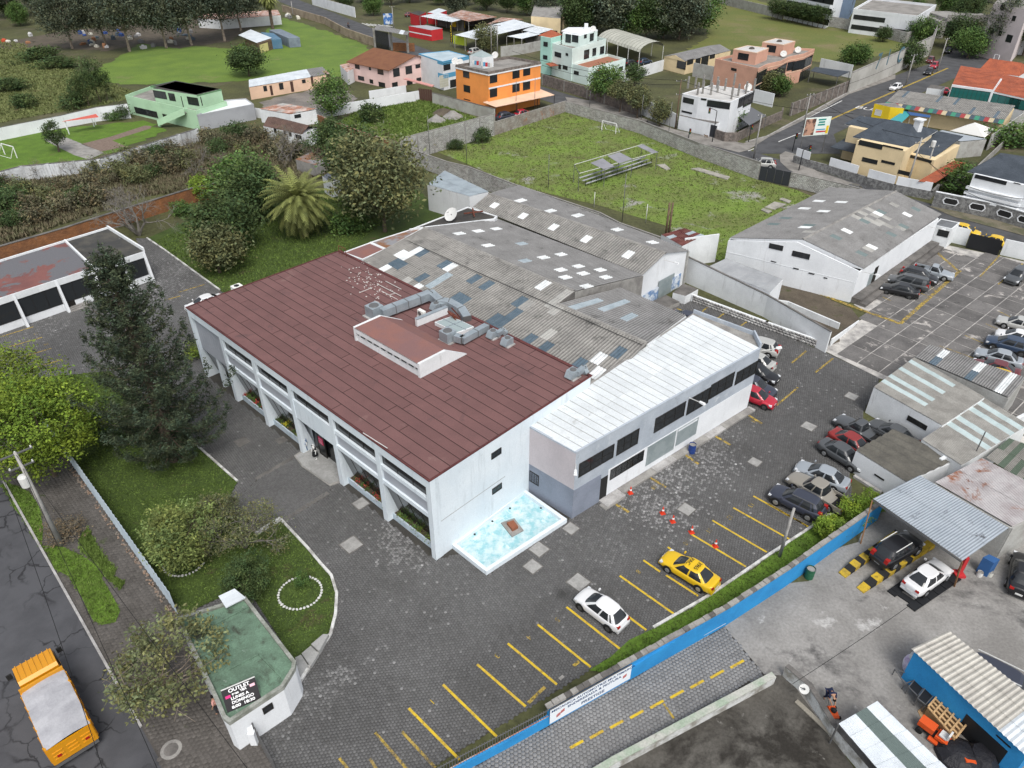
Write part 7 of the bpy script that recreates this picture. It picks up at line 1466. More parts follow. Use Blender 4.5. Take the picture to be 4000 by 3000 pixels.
# pale pink tower and dark roof house at the right
pt2=blk('pink_tower_house','tall pale pink house with a round window','house',k30,13,(1950,30,2250,90,2400,-60,2080,-80),wall=PT('pale_pink_paint',(.66,.58,.58)),roof=ROOFC);winp(pt2,0,[(.1,2,6,1.4),(.42,1.2,6,1.2),(.68,2,5,1.8),(.65,1.2,10,1.2)],bars=(2,1));s_,z_=onwall(*wallof(pt2,0),k30(2030,60));d,n=outw(pt2,0);p=Vector((pt2.c[0].x,pt2.c[0].y,0))+d*s_+UP*z_;mb=MB();mb.tube(p,p+n*.1,.85,.85,14);mb.build('round_window',GLASS,pt2.o)
dh=blk('dark_roof_house','white house with dark slate hip roof and layered white balconies','house',k30,5.6,(1780,1500,2300,1620,2500,1420,2020,1330),wall=WHITE,roof=None);Q=P3(k30,5.6,1725,1480,2330,1615,2560,1400,2010,1320);hip(dh.o,Q,(Q[0].lerp(Q[3],.5).lerp(Q[1],.2)+UP*1.8,Q[1].lerp(Q[2],.5)+UP*1.8),SLATE);win(dh,0,k30,[(1795,1505,2055,1600),(2125,1575,2180,1595)],bars=(3,1));LL=(dh.c[1]-dh.c[0]).length
for z in(1.9,2.6,3.4):panel(dh,0,-.3,LL*.9,z,z+.35,WHITE,'balcony_band',.5)
hw_=[g(k31(1420,120)),g(k31(1900,220)),g(k31(2260,330)),g(k31(2500,400))];hwo=ring_wall('grey cobble wall with white framed hexagonal openings',hw_,[2.2,2.2,2.2,2.2],t=.3,mat=STONEG,cope=(.04,.12,WHITE))
for px in(k31(1580,82),k31(1800,152),k31(2030,232),k31(2200,305)):
 i=0 if px[0]<3850 else 1;A,Bq=hw_[i],hw_[i+1];s_,z_=onwall(A,Bq,px);d=(Bq-A).normalized();n=Vector((d.y,-d.x,0));c=A+d*s_+UP*1.25;hx=[(1,0),(.75,.42),(-.75,.42),(-1,0),(-.75,-.42),(.75,-.42)];mb=MB();ro_=[c+d*x*1.15+UP*y*1.2+n*.2 for x,y in hx];ri=[c+d*x*.98+UP*y*.98+n*.2 for x,y in hx]
 for q in range(6):r=(q+1)%6;mb.hexa([ro_[q],ro_[r],ri[r],ri[q]],[v-n*.08 for v in(ro_[q],ro_[r],ri[r],ri[q])])
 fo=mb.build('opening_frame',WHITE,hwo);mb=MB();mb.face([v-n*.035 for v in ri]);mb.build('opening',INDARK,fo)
# red shops and metal roofs across the upper street
r1=blk('red_shop','low red walled shop with a white stripe and grey roof','shop',e3,3.0,(265,148,425,178,505,165,390,142),wall=REDP,roof=GREYW);LL=(r1.c[1]-r1.c[0]).length;panel(r1,0,0,LL,1.3,1.6,WHITE,'stripe');blk('red_shop','small red kiosk with rooftop tanks beside the upper street','shop',e3,3.4,(275,55,340,75,390,50,330,40),wall=REDP,roof=DARKR);r3_=blk('red_shop','red hut under a white roof with a dish','shop',e3,3.4,(400,52,470,62,535,38,480,22),wall=REDP,roof=METALW)
for nm,lab,c,z,m,n_ in(('open_shed','open workshop under a white sheet roof with yellow banner',(345,80,570,122,660,105,470,60),3.3,METALW,8),('open_shed','open shed under a wide brown rusty sheet roof',(530,75,690,118,895,92,640,42),3.6,RUST,10),('open_shed','long open garage under bright white sheet roofs',(590,212,740,245,1165,152,1010,108),3.6,METALW,14),('open_shed','low open shed under pale sheets beside the villa',(960,222,1065,240,1200,215,1110,200),3.0,METALW,6),('open_shed','shed under a weathered brown roof behind the garage',(800,145,900,120,1080,108,920,95),3.3,RUST,7),('open_shed','shed under a pale grey roof beside the villa tower',(1070,180,1180,205,1290,180,1150,152),3.4,METALW,6)):
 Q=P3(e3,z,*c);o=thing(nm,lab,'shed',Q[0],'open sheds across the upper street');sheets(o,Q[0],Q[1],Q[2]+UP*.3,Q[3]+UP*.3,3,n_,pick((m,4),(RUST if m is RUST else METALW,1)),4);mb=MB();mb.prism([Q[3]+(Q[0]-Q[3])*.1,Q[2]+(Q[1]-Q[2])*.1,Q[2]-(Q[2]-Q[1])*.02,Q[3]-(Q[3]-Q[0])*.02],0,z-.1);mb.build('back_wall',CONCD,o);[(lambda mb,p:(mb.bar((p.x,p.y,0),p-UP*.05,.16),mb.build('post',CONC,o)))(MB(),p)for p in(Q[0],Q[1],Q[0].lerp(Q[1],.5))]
def signb(label,k,a,b,z,h,m,txt=None,tm=None,name='shop_sign',vert=False,sz=.6):
 A,Bq=g(k(*a),z),g(k(*b),z);o=thing(name,label,'sign',A);d=Bq-A;n=Vector((d.y,-d.x,0)).normalized();mb=MB();mb.obox(A-n*.05,d,n*.1,UP*h);mb.build('board',m,o)
 mb=MB();mb.bar((A.x,A.y,0),A+UP*.1,.1);mb.bar((Bq.x,Bq.y,0),Bq+UP*.1,.1);mb.build('post',STEEL,o)
 if txt:
  for i,s in enumerate(txt):text(s,sz,tm,A+d*.5+UP*h*(1-(i+.5)/len(txt))+n*.06,d,UP,o,ext=.005,bold=.01)
signb('tall black vertical sign lettered escapes',e3,(562,262),(578,264),1.2,4.6,BLACKM,list('ESCAPES'),YELP,sz=.72);signb('lime green banner of the exhaust workshop',e3,(582,272),(675,290),.9,2.2,M('lime_banner',(.45,.55,.05),fine=.05));signb('blue and white advertising board on the red shop',e3,(90,138),(160,134),1.2,3.2,M('ad_board',(.55,.6,.65),(.05,.15,.4),.9,(.45,.55),fine=.03));signb('yellow banner of the open workshop',e3,(572,152),(665,162),.8,2.0,M('yellow_banner',(.6,.38,.02),fine=.05))
o=thing('black_gate','black slatted gate under a small tiled roof on the upper street','gate',g(e3(35,300)));a,b=g(e3(32,300)),g(e3(130,318))
for i in range(14):mb=MB();d=(b-a)/14;mb.obox(a+d*i+d*.1,d*.8,(0,.08,0),UP*4.6);mb.build('slat',BLACKM,o)
for c in((30,300),(148,320),(262,338)):mb=MB();p=g(e3(*c));mb.box(p+UP*2.6,(.6,.6,5.2));mb.build('pillar',CONC,o)
Q=P3(e3,5.3,20,175,255,215,270,200,40,150);sheets(o,Q[0],Q[1],Q[2]+UP*.4,Q[3]+UP*.4,8,1,pick((ASBG,3),(METALW,1)),3)
ring_wall('crumbling old plastered wall along the upper street',[g(k10(235,100)),g(k10(600,210)),g(k10(780,310)),g(k10(1030,400))],2.2,t=.35,mat=M('crumbling_plaster',(.34,.28,.21),(.24,.19,.14),.4,(.4,.6),fine=.15,spot=((.14,.11,.08),.4,.6,.68)));ring_wall('brick wall stub beside the black gate',[g(k10(1190,440)),g(k10(1370,445))],2.2,mat=BRK)
ring_wall('white wall of the property across the upper street',[g(k10(490,40)),g(k10(700,105)),g(k10(860,150))],3.2,mat=WHITED);ring_wall('grey wall behind the open sheds',[g(e3(920,365)),g(e3(1080,345)),g(e3(1200,320))],2.6,mat=BLOCK);vl_=blk('cream_villa','cream villa with arched porch under the trees','house',k20,6,(165,140,420,160,460,40,200,20),wall=CREAMW,roof=ASBG);winp(vl_,0,[(.2,2,1,1.8),(.65,2.5,.2,2.4)])
# ruined cottage, rusty roofs, sheds among the thicket
rc=blk('ruined_cottage','ruined white cottage with sagging brown tile roof','cottage',f3,2.7,(50,205,325,265,430,215,130,140),wall=WHITED,roof=None);cc=rc.c;ra,rb=cc[0].lerp(cc[3],.5)+UP*.9,cc[1].lerp(cc[2],.5)+UP*.9;DT=M('old_dark_tile',(.12,.075,.06),(.085,.055,.045),.8,fine=.18,orand=.15);tiles(rc.o,cc[0],cc[1],rb,ra,DT,8,2);tiles(rc.o,cc[3],cc[2],rb,ra,DT,8,2);win(rc,0,f3,[(195,235,215,270),(230,245,255,278),(278,262,325,298),(125,218,150,255)],bars=(1,1))
rs_=blk('plastered_shed','pale plastered shed with striped rusty roof above the cottage','shed',f3,2.6,(25,85,240,122,425,90,190,50),wall=WHITED,roof=None);cc=rs_.c;sheets(rs_.o,cc[0]+UP*.05,cc[1]+UP*.05,cc[2]+UP*.2,cc[3]+UP*.2,9,4,pick((RUST,3),(ASBL,1)),3);win(rs_,1,f3,[(270,125,320,142)])
lw2=blk('sunken_shed','white shed with dark metal roof half hidden by trees','shed',f3,2.6,(470,560,520,600,740,540,640,470),wall=WHITE,roof=M('dark_metal_roof',(.10,.11,.13),rough=.4,fine=.06));blk('tin_shed','low shed with patched tin roof beyond the palm','shed',f3,2.2,(280,440,420,480,640,380,480,345),wall=CONC,roof=M('patched_roof'))
ct=M('container_blue',(.08,.17,.26),(.12,.20,.28),.6,fine=.08);
for lab,c,m in(('grey-blue shipping container with grey top on the green lawn',(955,270,1035,265,900,205,818,212),M('container_grey',(.20,.24,.28),(.15,.18,.22),.6,fine=.08)),('blue shipping container with doors facing the lawn',(832,280,905,275,850,235,760,228),ct)):
 Q=P3(f2,2.6,*c);o=thing('shipping_container',lab,'container',Q[0]);mb=MB();mb.prism(Q,.05,2.6);b_=mb.build('box',m,o);d=Q[1]-Q[0];n=Vector((d.y,-d.x,0)).normalized()
 for i in range(6):mb=MB();mb.obox(Vector((Q[0].x,Q[0].y,.15))+d*(.06+.155*i),d*.06,n*.05,UP*2.3);mb.build('door_bar',m,o)
hut=blk('plank_hut','dark plank hut with a white sheet roof beside the containers','hut',f2,2.6,(640,262,740,310,835,280,700,235),wall=WOOD,roof=None);Q=P3(f2,2.8,600,248,730,303,838,268,688,208);slab(hut.o,Q,.06,METALW);panel(hut,1,.5,4.5,.1,2.2,PT('yellowed_board',(.62,.55,.25)),'board')
blk('scrap_shed','long white scrapyard shed with rusty sheet roof','shed',f2,2.8,(310,130,480,140,900,108,880,70,330,100),wall=WHITED,roof=RUST)
# ---------------------------------------------------------------- cars
def hd(a,b):v=g(a)-g(b);return math.degrees(math.atan2(v.y,v.x))
PAINT={n:paint(n,c)for n,c in dict(white=(.72,.72,.72),taxi=(.72,.46,.01),navy=(.035,.04,.06),tan=(.26,.24,.205),silver=(.30,.33,.36),grey=(.075,.08,.085),red=(.24,.022,.02),cherry=(.42,.015,.035),black=(.010,.010,.012),blue=(.03,.05,.09),wine=(.13,.02,.025),pale=(.42,.42,.40)).items()}
def taxi_text(o,s):
 for t_,x,y in(('PAC',.1,.0),('3965',-.55,.0)):
  text(t_,.42,BLACKM,(x,y,s['H']+.055),(0,1,0),(-1,0,0),o,'roof_lettering',.004)
CARS=[
('hatch',k23(830,245),hd(k23(585,305),k23(825,490)),'white','white hatchback parked on the hexagonal paving beside the taxi',{'rim':RIMD}),
('sedan',k22(1580,1560),hd((2592,2241),(2710,2315)),'taxi','yellow taxi with number on its roof parked by the blue wall',{'extra':taxi_text}),
('suv',k32(335,965),hd(k32(75,1045),k32(340,1175)),'navy','dark blue SUV with silver wheels beside the topiary bushes',{'rails':1}),
('pickup',k32(455,845),hd(k32(215,900),k32(530,1090)),'tan','tan double-cab pickup with an empty black bed',{}),
('sedan',k32(520,735),hd(k32(285,775),k32(610,915)),'silver','silver sedan parked beside the tan pickup',{}),
('sedan',k32(645,530),hd(k32(705,710),k32(500,585)),'grey','dark grey sedan nosed under the edge of the small white shed',{}),
('sedan',k32(735,440),hd(k32(705,710),k32(500,585)),'red','brick red sedan with a sunroof between grey cars',{}),
('pickup1',k32(815,325),hd(k32(500,585),k32(705,710)),'grey','dark grey single-cab pickup carrying boards',{}),
('sedan',k32(1130,375),hd(k32(500,585),k32(705,710)),'grey','grey sedan parked against the workshop wall',{}),
('hatch',cr(2700,1300,.4202)(570,505),-38,'cherry','bright red hatchback at the far end of the grey wing',{'rim':RIMD}),
('suv',cr(2700,1300,.4202)(545,400),-40,'navy','dark car mostly hidden behind the far end of the wing',{}),
('sedan',cr(2700,1300,.4202)(605,290),-40,'black','black sedan behind the wing corner beside a beige car',{}),
('sedan',cr(2700,1300,.4202)(625,200),140,'pale','beige sedan parked next to the silver jeep',{}),
('suv',cr(2700,1300,.4202)(690,65),148,'pale','pale silver jeep with a spare wheel on its rear door',{}),
('sedan',k21(1520,1040),-35,'navy','dark car half hidden behind the white sheet roof',{}),
('pickup1',k31(1455,630),-36,'silver','grey single-cab pickup parked at the platform of the gabled warehouse',{}),
('suv',k31(1285,655),-36,'black','black SUV between grey pickup and grey van',{}),
('van',k31(1285,725),146,'grey','grey minivan with a white mat on its roof',{'rails':1}),
('sedan',k31(1180,795),hd(k31(1045,860),k31(1225,900)),'black','black sedan parked beside the grey minivan',{'rim':RIMD}),
('suv',k31(2200,650),-140,'grey','dark grey off-roader by the white gate wall',{}),
('sedan',k31(2220,1090),146,'pale','pale sedan far along the row of the slab yard',{}),
('hatch',k31(2215,1205),146,'white','white hatchback in the row beside the dark blue car',{}),
('suv',k31(2165,1265),146,'blue','dark blue car in the row of the slab yard',{'rim':RIMD}),
('sedan',k31(2050,1375),146,'silver','light grey sedan in the row beside the wine red one',{}),
('sedan',k31(2020,1470),146,'wine','wine red sedan in the row beside the corrugated shed',{}),
('hatch',k31(2030,1545),146,'taxi','yellow taxi half hidden by the corrugated shed roof',{}),
('hatch',k31(1690,275),-40,'taxi','yellow taxi waiting in the street behind the gate lodge',{}),
('hatch',k31(1985,380),140,'taxi','yellow taxi passing the black ribbed gate',{}),
('suv',f6(425,370),hd(f6(550,430),f6(405,520)),'black','black SUV with silver roof rails raised on the service ramps',{'rails':2,'z':.5}),
('sedan',f6(640,555),hd(f6(790,590),f6(640,700)),'white','white sedan on the black track plates of the mechanic yard',{'z':.12,'sc':.97}),
('sedan',f6(1290,540),55,'black','black car at the edge of the mechanic yard',{}),
('van',f7(1115,250),-38,'navy','dark blue van with silver rails and open tailgate behind the blue workshop',{'rails':2}),
('hatch',k30(1125,715),hd(k30(1075,760),k30(1150,735)),'white','white hatchback driving down the street below the graffiti',{'name':'moving_car'}),
('hatch',k30(1405,585),-128,'black','black hatchback driving behind the white one',{'name':'moving_car'}),
('hatch',k30(1452,530),-128,'cherry','red hatchback driving down the street between black and wine cars',{'name':'moving_car'}),
('hatch',k30(1418,485),-128,'wine','wine red hatchback near the street bend',{'name':'moving_car'}),
('suv',f4(1105,155),hd(f4(1050,200),f4(1130,205)),'pale','silver SUV turning at the street corner',{'name':'moving_car','rails':1}),
('hatch',k20(80,945),40,'cherry','red car under the carport of the orange house',{}),
('suv',k10(2140,965),40,'navy','dark car under the carport of the orange house',{}),
('sedan',k01(1775,895),hd(k01(1600,950),k01(1880,860)),'white','white sedan with sunroof behind the store corner',{}),
('hatch',k30(1530,755),-30,'cherry','red car parked behind the low hut',{}),('suv',k30(1705,125),-20,'silver','silver off-roader parked on the bridge',{}),('sedan',k30(1640,200),-20,'silver','silver sedan parked near the bridge parapet',{}),('sedan',k30(1775,215),-20,'grey','dark sedan parked below the silver off-roader',{}),
('hatch',e3(265,48),20,'wine','dark red car beside the red kiosk',{}),('van',e3(725,302),50,'pale','white van under the long white garage roof',{}),('suv',e4(890,355),40,'black','dark car under the barrel canopy',{}),('suv',e4(1020,345),40,'blue','dark blue car at the open end of the barrel canopy',{}),('sedan',k30(1570,405),-128,'black','dark car coming out of the underpass',{'name':'moving_car'}),('sedan',e7(440,545),-40,'grey','dark car in the street below the cream house wall',{})]
for kind,px,h_,pn,lab,kw in CARS:car(kind,px,h_,PAINT[pn],lab,**kw)
# dump truck
a,b=g(k03(270,760),2.7),g(k03(590,1330),1.8);hdg=math.radians(133.2);p=(a+b)/2;TY=paint('truck_yellow',(.62,.27,.006));tk=thing('dump_truck','orange-yellow dump truck with a grey tarpaulin driving on the cracked road','truck',(p.x,p.y,0),rz=hdg)
TARP=M('grey_tarpaulin',(.40,.40,.42),(.33,.33,.35),.9,fine=.05,bump=.04,bscale=1.6)
def tb(nm,c,s,m,par=tk):mb=MB();mb.box(c,s);return mb.build(nm,m,par)
mb=MB();w=1.15
prof=[(1.55,.55),(3.42,.55),(3.46,1.5),(3.30,2.45),(3.05,2.72),(1.75,2.78),(1.55,2.6)]
L_=[(x,-w*(.93 if z>2.4 else 1),z)for x,z in prof];R_=[(x,w*(.93 if z>2.4 else 1),z)for x,z in prof];mb.face(L_);mb.face(R_[::-1])
for i in range(len(prof)):j=(i+1)%len(prof);mb.face([L_[j],L_[i],R_[i],R_[j]])
cab=mb.build('cab',TY,tk);
for i in range(7):tb('roof_rib',(2.4,-.9+.3*i,2.79),(1.3,.05,.04),TY,cab)
mb=MB();mb.face([(3.47,-1.0,1.55),(3.47,1.0,1.55),(3.33,.93,2.4),(3.33,-.93,2.4)]);mb.build('windscreen',GLASS,cab)
for s in(-1,1):tb('side_window',(2.75,s*1.14,1.95),(.8,.05,.6),GLASS,cab);tb('wing_mirror',(3.35,s*1.42,1.9),(.1,.3,.4),TRIM,cab);tb('headlight',(3.47,s*.85,.85),(.06,.32,.2),LAMP,cab)
tb('chassis',(0,0,.7),(6.6,.9,.25),TRIM);tb('bed_front',(1.25,0,1.7),(.12,2.4,1.9),TY)
for s in(-1,1):
 tb('bed_side',(-1.15,s*1.17,1.6),(4.8,.1,1.5),TY)
 for i in range(6):tb('side_post',(.95-.85*i,s*1.24,1.6),(.1,.06,1.5),TY)
tg=tb('tailgate',(-3.52,0,1.55),(.1,2.36,1.45),TY)
for y in(-.75,0,.75):
 for z in(1.2,1.5,1.8):tb('tailgate_rib',(-3.585,y,z),(.05,.55,.1),TY,tg)
for y in(-.75,.75):tb('reflector_triangle',(-3.62,y,1.45),(.02,.22,.2),TAIL,tg)
mb=MB();n=9
for i in range(n):
 for j in range(5):
  P=lambda i,j:(1.3-4.85*i/n,-1.2+2.4*j/5,2.38+.10*math.sin(j/5*math.pi)+.03*math.sin(i*2.1+j)-.05*abs(i/n-.5));mb.face([P(i,j),P(i,j+1),P(i+1,j+1),P(i+1,j)][::-1])
mb.build('tarpaulin',TARP,tk,True)
for x in(2.5,-1.9,-2.95):
 for s in(-1,1):
  mb=MB();mb.tube((x,s*.78,.5),(x,s*1.16,.5),.5,.5,16);wl_=mb.build('wheel',TYRE,tk);mb=MB();mb.tube((x,s*1.15,.5),(x,s*1.18,.5),.28,.22,12);mb.build('rim',RIMD,wl_)
tb('bumper',(-3.5,0,.6),(.12,2.3,.2),STEEL)
# ---------------------------------------------------------------- people
def skinmesh(name,J,E,mat,sub=2):
 """continuous limb-and-trunk surface from joints {id: (x, y, z, r)}"""
 ids=list(J);me=bpy.data.meshes.new(name);me.from_pydata([J[i][:3]for i in ids],[(ids.index(a),ids.index(b))for a,b in E],[]);o=bpy.data.objects.new(name,me);COL.objects.link(o)
 o.modifiers.new('s','SKIN');sv=me.skin_vertices[0].data
 for k,i in enumerate(ids):r=J[i][3];sv[k].radius=(r,r*.85)if i in('chest','belly')else(r,r);sv[k].use_root=(k==0)
 m_=o.modifiers.new('b','SUBSURF');m_.levels=sub;bpy.context.view_layer.update();r_=bpy.data.meshes.new_from_object(o.evaluated_get(bpy.context.evaluated_depsgraph_get()));bpy.data.objects.remove(o)
 r_.name=name;r_.materials.clear();r_.materials.append(mat);r_.polygons.foreach_set('use_smooth',[True]*len(r_.polygons));return r_
SKIN=M('skin',(.36,.20,.13),rough=.6,fine=.03);HAIR=M('dark_hair',(.012,.009,.008),fine=0);MANNE=M('mannequin_white',(.72,.72,.70),rough=.4,fine=0)
CLOTH={n:M('cloth_'+n,c,fine=.06,rough=.9)for n,c in dict(navy=(.018,.025,.06),denim=(.10,.16,.26),black=(.012,.012,.014),pink=(.62,.32,.28),dark=(.03,.03,.035),red=(.3,.03,.03)).items()}
def figure(label,loc,rz,shirt,trousers,pose='stand',skin=SKIN,cat='person',name='person',z=0.,dress=False,hair=True):
 o=thing(name,label,cat,(loc[0],loc[1],z),rz=rz);J={'pelvis':(0,0,.95,.13),'belly':(0,0,1.12,.125),'chest':(.01,0,1.34,.15),'neck':(.01,0,1.52,.05),'head':(.03,0,1.64,.088),'crown':(.02,0,1.72,.075)}
 if pose=='bend':J={'pelvis':(-.08,0,.86,.14),'belly':(.10,0,.98,.13),'chest':(.33,0,1.08,.155),'neck':(.50,0,1.08,.055),'head':(.61,0,1.03,.09),'crown':(.67,0,.98,.075)}
 if pose=='sit':J={'pelvis':(-.2,0,.80,.14),'belly':(-.15,0,.97,.13),'chest':(-.06,0,1.17,.155),'neck':(0,0,1.34,.055),'head':(.03,0,1.46,.1),'crown':(.02,0,1.55,.09)}
 c=J['chest']
 for s,t in((1,'l'),(-1,'r')):
  J['hip'+t]=(J['pelvis'][0],s*.09,J['pelvis'][2]-.06,.095)
  if pose=='stand':leg=((.02,s*.10,.50,.06),(-.02,s*.11,.09,.042),(.13,s*.12,.035,.036));arm=((c[0]-.02,s*.26,1.12,.042),(c[0]+.08,s*.27,.90,.034),(c[0]+.1,s*.27,.80,.03))
  elif pose=='bend':leg=((.06,s*.12,.46,.065),(-.12,s*.13,.09,.045),(.03,s*.14,.04,.04));arm=((c[0]+.14,s*.20,.84,.045),(c[0]+.34,s*.12,.66,.036),(c[0]+.42,s*.10,.60,.034))
  else:leg=((.22,s*.2,.72,.07),(.1,s*.22,.35,.05),(.25,s*.22,.3,.04));arm=((c[0]+.16,s*.28,.98,.045),(c[0]+.42,s*.26,.96,.036),(c[0]+.5,s*.25,.95,.034))
  J['sh'+t]=(c[0],s*.19,c[2]+.08,.06)
  for n_,v in zip(('knee','ankle','toe'),leg):J[n_+t]=v
  for n_,v in zip(('elbow','wrist','hand'),arm):J[n_+t]=v
  hx,hy,hz,_=J['hand'+t];wx,wy,wz,_=J['wrist'+t];dx=Vector((hx-wx,hy-wy,hz-wz)).normalized()
  for q in range(4):b_=Vector((hx,hy,hz))+Vector((0,(q-1.5)*.02,0));e_=b_+dx*(.06+.01*(q in(1,2)));J['f%d%s'%(q,t)]=(*e_,.009)
  J['th'+t]=(hx+dx.x*.02,hy-s*.045,hz+dx.z*.02,.010)
 E=[('pelvis','belly'),('belly','chest'),('chest','neck'),('neck','head'),('head','crown')]
 for t in 'lr':E+=[('pelvis','hip'+t),('hip'+t,'knee'+t),('knee'+t,'ankle'+t),('ankle'+t,'toe'+t),('chest','sh'+t),('sh'+t,'elbow'+t),('elbow'+t,'wrist'+t),('wrist'+t,'hand'+t),('hand'+t,'th'+t)]+[('hand'+t,'f%d%s'%(q,t))for q in range(4)]
 put('body',skinmesh('body',J,E,skin),o)
 def part(nm,ids,ed,m,k=1.2):put(nm,skinmesh(nm,{i:(*J[i][:3],J[i][3]*k)for i in ids},ed,m),o)
 part('shirt',['belly','chest','shl','shr','elbowl','elbowr','pelvis'],[('belly','chest'),('pelvis','belly'),('chest','shl'),('chest','shr'),('shl','elbowl'),('shr','elbowr')],CLOTH[shirt])
 if dress:mb=MB();mb.lathe([(.17,.98),(.22,.75),(.27,.45)],(0,0,0),12);mb.build('skirt',CLOTH[trousers],o)
 else:part('trousers',['pelvis','hipl','hipr','kneel','kneer','anklel','ankler'],[('pelvis','hipl'),('pelvis','hipr'),('hipl','kneel'),('hipr','kneer'),('kneel','anklel'),('kneer','ankler')],CLOTH[trousers],1.25)
 if hair:h=J['crown'];mb=MB();mb.lathe([(.10,-.04),(.105,.03),(.08,.09),(0,.11)],(h[0]-.02,h[1],h[2]-.02),10);mb.build('hair',HAIR,o)
 return o
figure('mannequin in denim overalls standing at the store entrance',g(k12(440,585)),math.radians(-130),'denim','denim',skin=MANNE,cat='mannequin',name='mannequin',hair=False,z=.1);figure('mannequin in a black dress standing at the store entrance',g(k12(520,655)),math.radians(-130),'black','black',skin=MANNE,cat='mannequin',name='mannequin',dress=True,hair=False,z=.1)
figure('person in pink shirt standing beside the guard house wall',g(f8(345,725)),math.radians(180),'pink','dark');pw=g(k33(505,1065));wd_=g(k33(545,1160))-pw;wa=math.atan2(wd_.y,wd_.x);figure('person in dark blue clothes bending over the small orange lawnmower',pw,wa,'navy','navy','bend')
p=g(k10(800,238));ma=math.radians(-62);figure('rider in dark clothes sitting on the motorcycle',p,ma,'dark','navy','sit');mo=thing('motorcycle','dark motorcycle ridden down the upper street','motorcycle',p,rz=ma)
for x in(.65,-.65):mb=MB();mb.tube((x,-.06,.3),(x,.06,.3),.3,.3,12);mb.build('wheel',TYRE,mo)
mb=MB();mb.box((-.15,0,.62),(1.1,.26,.24));mb.box((.2,0,.45),(.5,.3,.3));mb.build('frame',BLACKM,mo);mb=MB();mb.bar((.6,0,.3),(.38,0,.95),.06);mb.bar((.38,-.35,.98),(.38,.35,.98),.04);mb.build('handlebar',STEEL,mo)
# lawnmowers
MOW=M('mower_orange',(.62,.09,.02),rough=.4,fine=.03);o=thing('lawnmower','small orange push lawnmower pushed by the bending person','lawnmower',pw+wd_.normalized()*.95,rz=wa)
mb=MB();mb.hexa([(-.4,-.26,.12),(.4,-.26,.12),(.4,.26,.12),(-.4,.26,.12)],[(-.34,-.2,.3),(.3,-.22,.28),(.3,.22,.28),(-.34,.2,.3)]);mb.build('deck',MOW,o);mb=MB();mb.lathe([(.17,0),(.18,.12),(.12,.2),(0,.22)],(0,0,.28),10);mb.build('engine',BLACKM,o);[(lambda mb,x,y:(mb.tube((x,y-.04,.1),(x,y+.04,.1),.1,.1,10),mb.build('wheel',TYRE,o)))(MB(),x,y)for x in(-.35,.35)for y in(-.3,.3)]
for s in(-.2,.2):mb=MB();mb.bar((-.36,s,.3),(-.5,s,.62),.03);mb.build('handle',STEEL,o)
p=g(f7(720,690));ra_=math.radians(hd(f7(800,770),f7(640,650)));o=thing('ride_on_mower','orange ride-on mower parked beside the wooden crate','mower',p,rz=ra_)
for c,s,m,nm in(((-.65,0,.62),(.9,.62,.4),MOW,'hood'),((.45,0,.5),(1.0,.7,.2),MOW,'rear_body'),((0,0,.3),(2.0,.5,.2),TRIM,'chassis'),((.1,0,.2),(.8,1.1,.12),MOW,'cutting_deck'),((.3,0,.75),(.45,.5,.1),FRAMEW,'seat'),((.55,0,.98),(.1,.5,.4),FRAMEW,'seat_back')):mb=MB();mb.box(c,s);mb.build(nm,m,o)
for x,y,r in((-.85,.4,.2),(-.85,-.4,.2),(.65,.45,.28),(.65,-.45,.28)):mb=MB();mb.tube((x,y-.1,r),(x,y+.1,r),r,r,12);mb.build('wheel',TYRE,o)
# ---------------------------------------------------------------- trees and shrubs
def hpt(b,t):return zh(b,t)
CM=conifer_mesh(3,19.6,6.6);base=g((680,1800));plant('conifer_tree','tall dark conifer with upswept branch tips on the front lawn','tree',CM,base,rz=.4,z=.05)
plant('lime_tree','broad yellow-green tree beside the pavement','tree',tree_mesh(11,9.6,2.4,(5.2,4.8,4.4),330,64,.13,.42,'lime',limbs=10),g((215,1860)),z=.05);plant('lime_tree','second yellow-green tree at the left edge behind the first','tree',tree_mesh(12,8.0,2.0,(4.6,4.2,3.6),240,55,.13,.42,'bright',limbs=8),g((60,1680)),z=.05);plant('leafy_shrub','dark green shrubs under the tall conifer','shrub',bush_mesh(14,(3.2,2.6,2.4),90,40,.12,.3,'dark'),g((470,1690)),z=.05)
plant('broadleaf_tree','pale green broadleaf tree ringed with white stones','tree',tree_mesh(21,4.6,1.2,(2.9,2.7,2.1),170,46,.11,.28,'pale',limbs=8),g((722,2195)),z=.05);b_,c_=bare_mesh(22,4.2,4,.55,4,.13,'olive',9,.075);plant('sparse_tree','sparse brownish tree with grey bare branches beside the walkway','tree',(b_,c_),g((960,2140)),z=.05);plant('sparse_tree','second sparse olive tree touching the walkway kerb','tree',bare_mesh(25,3.4,4,.6,4,.1,'olive',10,.08),g((860,2090)),z=.05)
plant('round_bush','dense dark round bush beside the guard house','bush',bush_mesh(23,(1.75,1.7,1.9),120,60,.075,.2,'dark',.5),g((985,2310)),z=.05);plant('pavement_tree','dark open-crowned tree on the pavement by the guard house','tree',tree_mesh(24,5.0,2.0,(3.9,3.5,1.6),180,26,.12,.26,'olive',BARKP,limbs=22,tr=.16,hollow=.5,twigs=3),g((610,2600),3.6))
plant('palm_tree','large date palm with drooping brown-green fronds on the back lawn','tree',palm_mesh(31,5.4,5.2,170),g((1192,922)))
